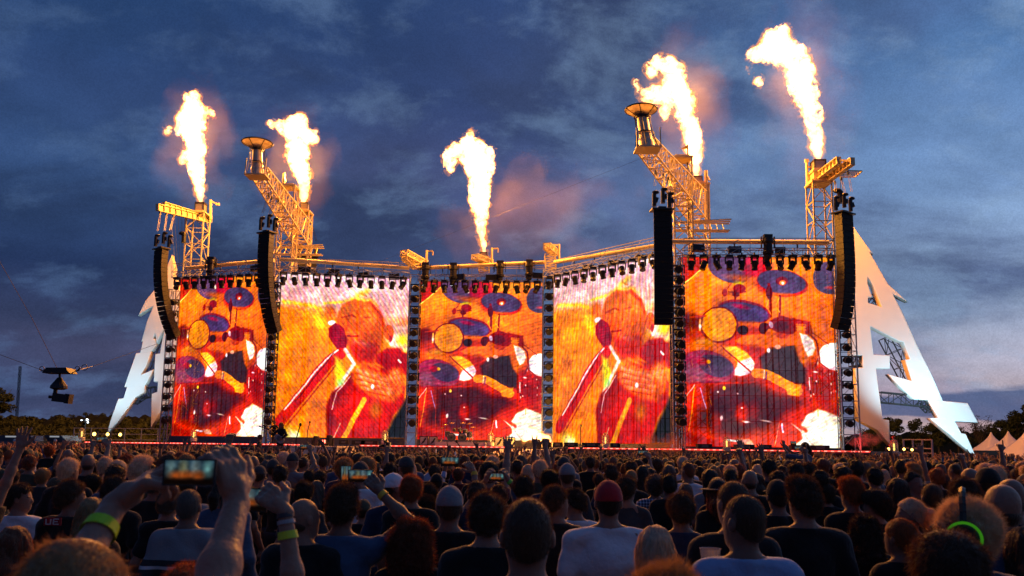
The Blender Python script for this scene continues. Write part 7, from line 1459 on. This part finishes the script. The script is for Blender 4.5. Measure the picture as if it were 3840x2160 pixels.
tm = mat('tent_canvas', (.78, .66, .62), .8, var=.05, vscale=.4)
for k, (px, yt, Y, lab) in enumerate(((3716, 1621, 104, 'left of the three pointed white tents'), (3780, 1617, 98, 'middle of the three pointed white tents'), (3846, 1612, 92, 'right of the three pointed white tents, cut by the edge'))):
    t = P(px, yt, Y); r = empty('pagoda_tent', (t.x, Y, 0), lab, 'tent', 'pointed white tents at the right edge'); w_ = 2.6; ze = t.z - 3.0; zt = t.z; m = MB(); V, F = [], []; ns_ = 8
    for j in range(ns_ + 1):
        f = j / ns_; ww = w_ * (1 - f) ** 1.55 + .05; z = ze + (zt - ze) * f
        for a in range(16):
            q = a / 4; sd = int(q); u = q - sd; cs = [(-1, -1), (1, -1), (1, 1), (-1, 1)]; p0, p1 = cs[sd], cs[(sd + 1) % 4]; V.append(((p0[0] + (p1[0] - p0[0]) * u) * ww, (p0[1] + (p1[1] - p0[1]) * u) * ww, z))
    for j in range(ns_):
        for a in range(16): F.append((j * 16 + a, j * 16 + (a + 1) % 16, (j + 1) * 16 + (a + 1) % 16, (j + 1) * 16 + a))
    m.add(V, F); m.build('canopy', tm, r, True); m = MB()
    for sx in (-1, 1): m.box((sx * w_, 0, ze - .25), (.04, w_ * 2, .5)); m.box((0, sx * w_, ze - .25), (w_ * 2, .04, .5))
    m.build('valance', tm, r); m = MB()
    for sx in (-1, 1):
        for sy in (-1, 1): m.bar((sx * w_, sy * w_, 0), (sx * w_, sy * w_, ze), .06)
    m.build('leg', M_alu, r); m = MB(); m.box((0, w_, ze / 2), (w_ * 2, .04, ze)); m.build('side_wall', mat('tent_wall', (.5, .6, .75), .8), r)
m = MB(); q = P(3622, 1716, 85); m.box((q.x, 85, 1.0), (2.2, 1, .5)); tag(m.build('glowing_box', emat('pale_glow', (.55, .75, .9), .7)), 'small bright glowing box below the tip of the letter A', 'counter')  # plain box whose pale brightness is its own emission
r = empty('dark_van', (P(3690, 1708, 75).x, 75, 0), 'dark low roofed vehicle in front of the tents', 'vehicle'); m = MB(); m.box((0, 0, 1.2), (3.0, 1.8, 1.1)); m.box((0, 0, 1.9), (2.2, 1.6, .5)); m.build('vehicle_body', M_black, r); m = MB(); m.box((0, -.82, 1.92), (1.9, .04, .32)); m.build('window', M_steel, r)
for x in (-.9, .9): m = MB(); m.lathe([(.4, -.12), (.4, .12)], 14, (x, -.8, .45), Matrix.Rotation(R(90), 3, 'X')); m.build('wheel', M_black, r)
# ------------------------------------------------------------ smoke
def smoke(name, c, rad, dens, col, label, scale=.5, seed=0, thr=.5, ani=.2):
    m = bpy.data.materials.new(name); m.use_nodes = True; T = NT(m.node_tree); co = T.n('ShaderNodeTexCoord').outputs['Object']
    nz = T.n('ShaderNodeTexNoise', i_Vector=T.n('ShaderNodeMapping', i_0=co, i_1=(seed * 3.3, 0, 0)).outputs[0], i_Scale=scale, i_Detail=4.0, i_Roughness=.6).outputs[0]
    d = T.n('ShaderNodeVectorMath', operation='LENGTH', i_0=T.n('ShaderNodeVectorMath', operation='DIVIDE', i_0=co, i_1=rad).outputs[0]).outputs['Value']
    f = T.m('MULTIPLY', T.m('MAXIMUM', T.m('SUBTRACT', T.m('MULTIPLY_ADD', nz, 1.6, -thr), T.m('MULTIPLY', d, .55)), 0.0), dens)
    v = T.n('ShaderNodeVolumePrincipled', i_Color=(*col, 1), i_Density=f); v.inputs['Anisotropy'].default_value = ani
    T.link(v.outputs[0], T.n('ShaderNodeOutputMaterial').inputs['Volume']); b = MB(); b.ball((0, 0, 0), rad, 16, 10); o = b.build(name, m); o.location = c; tag(o, label, 'smoke', kind='stuff'); return o
smoke('smoke', P(1990, 800, 76), (12, 4, 8), .05, (.75, .66, .62), 'thin smoke drifting right of the centre flame', .22, 1, .42)
for k, (px, py, Y, rz) in enumerate(((735, 560, 79, 9), (1110, 620, 75, 7), (2580, 440, 64, 9), (3030, 400, 63, 11))): smoke('flame_halo', P(px, py, Y), (4.6, 3.8, rz), .011, (.8, .7, .6), ['faint haze added for the glow around the far left flame', 'faint haze added for the glow around the second flame', 'faint haze added for the glow around the ragged right flame', 'faint haze added for the glow around the tallest flame'][k], .3, 11 + k, .3)  # thin haze volumes added to give each flame a halo of glow
smoke('red_smoke', P(3250, 1640, 58), (2.2, 1.6, .9), 3.0, (.95, .45, .4), 'red lit smoke at the right end of the stage', 1.1, 2, .52)  # red of the light is also put into the smoke's own colour
spot('red_wash', P(3165, 1680, 57), P(3320, 1640, 58), 900, (1, .05, .03), 55)
smoke('low_smoke', P(2490, 1668, 56.5), (2.4, 1, .9), 1.4, (.95, .3, .22), 'low red smoke below the fourth screen', 1.2, 5, .35)
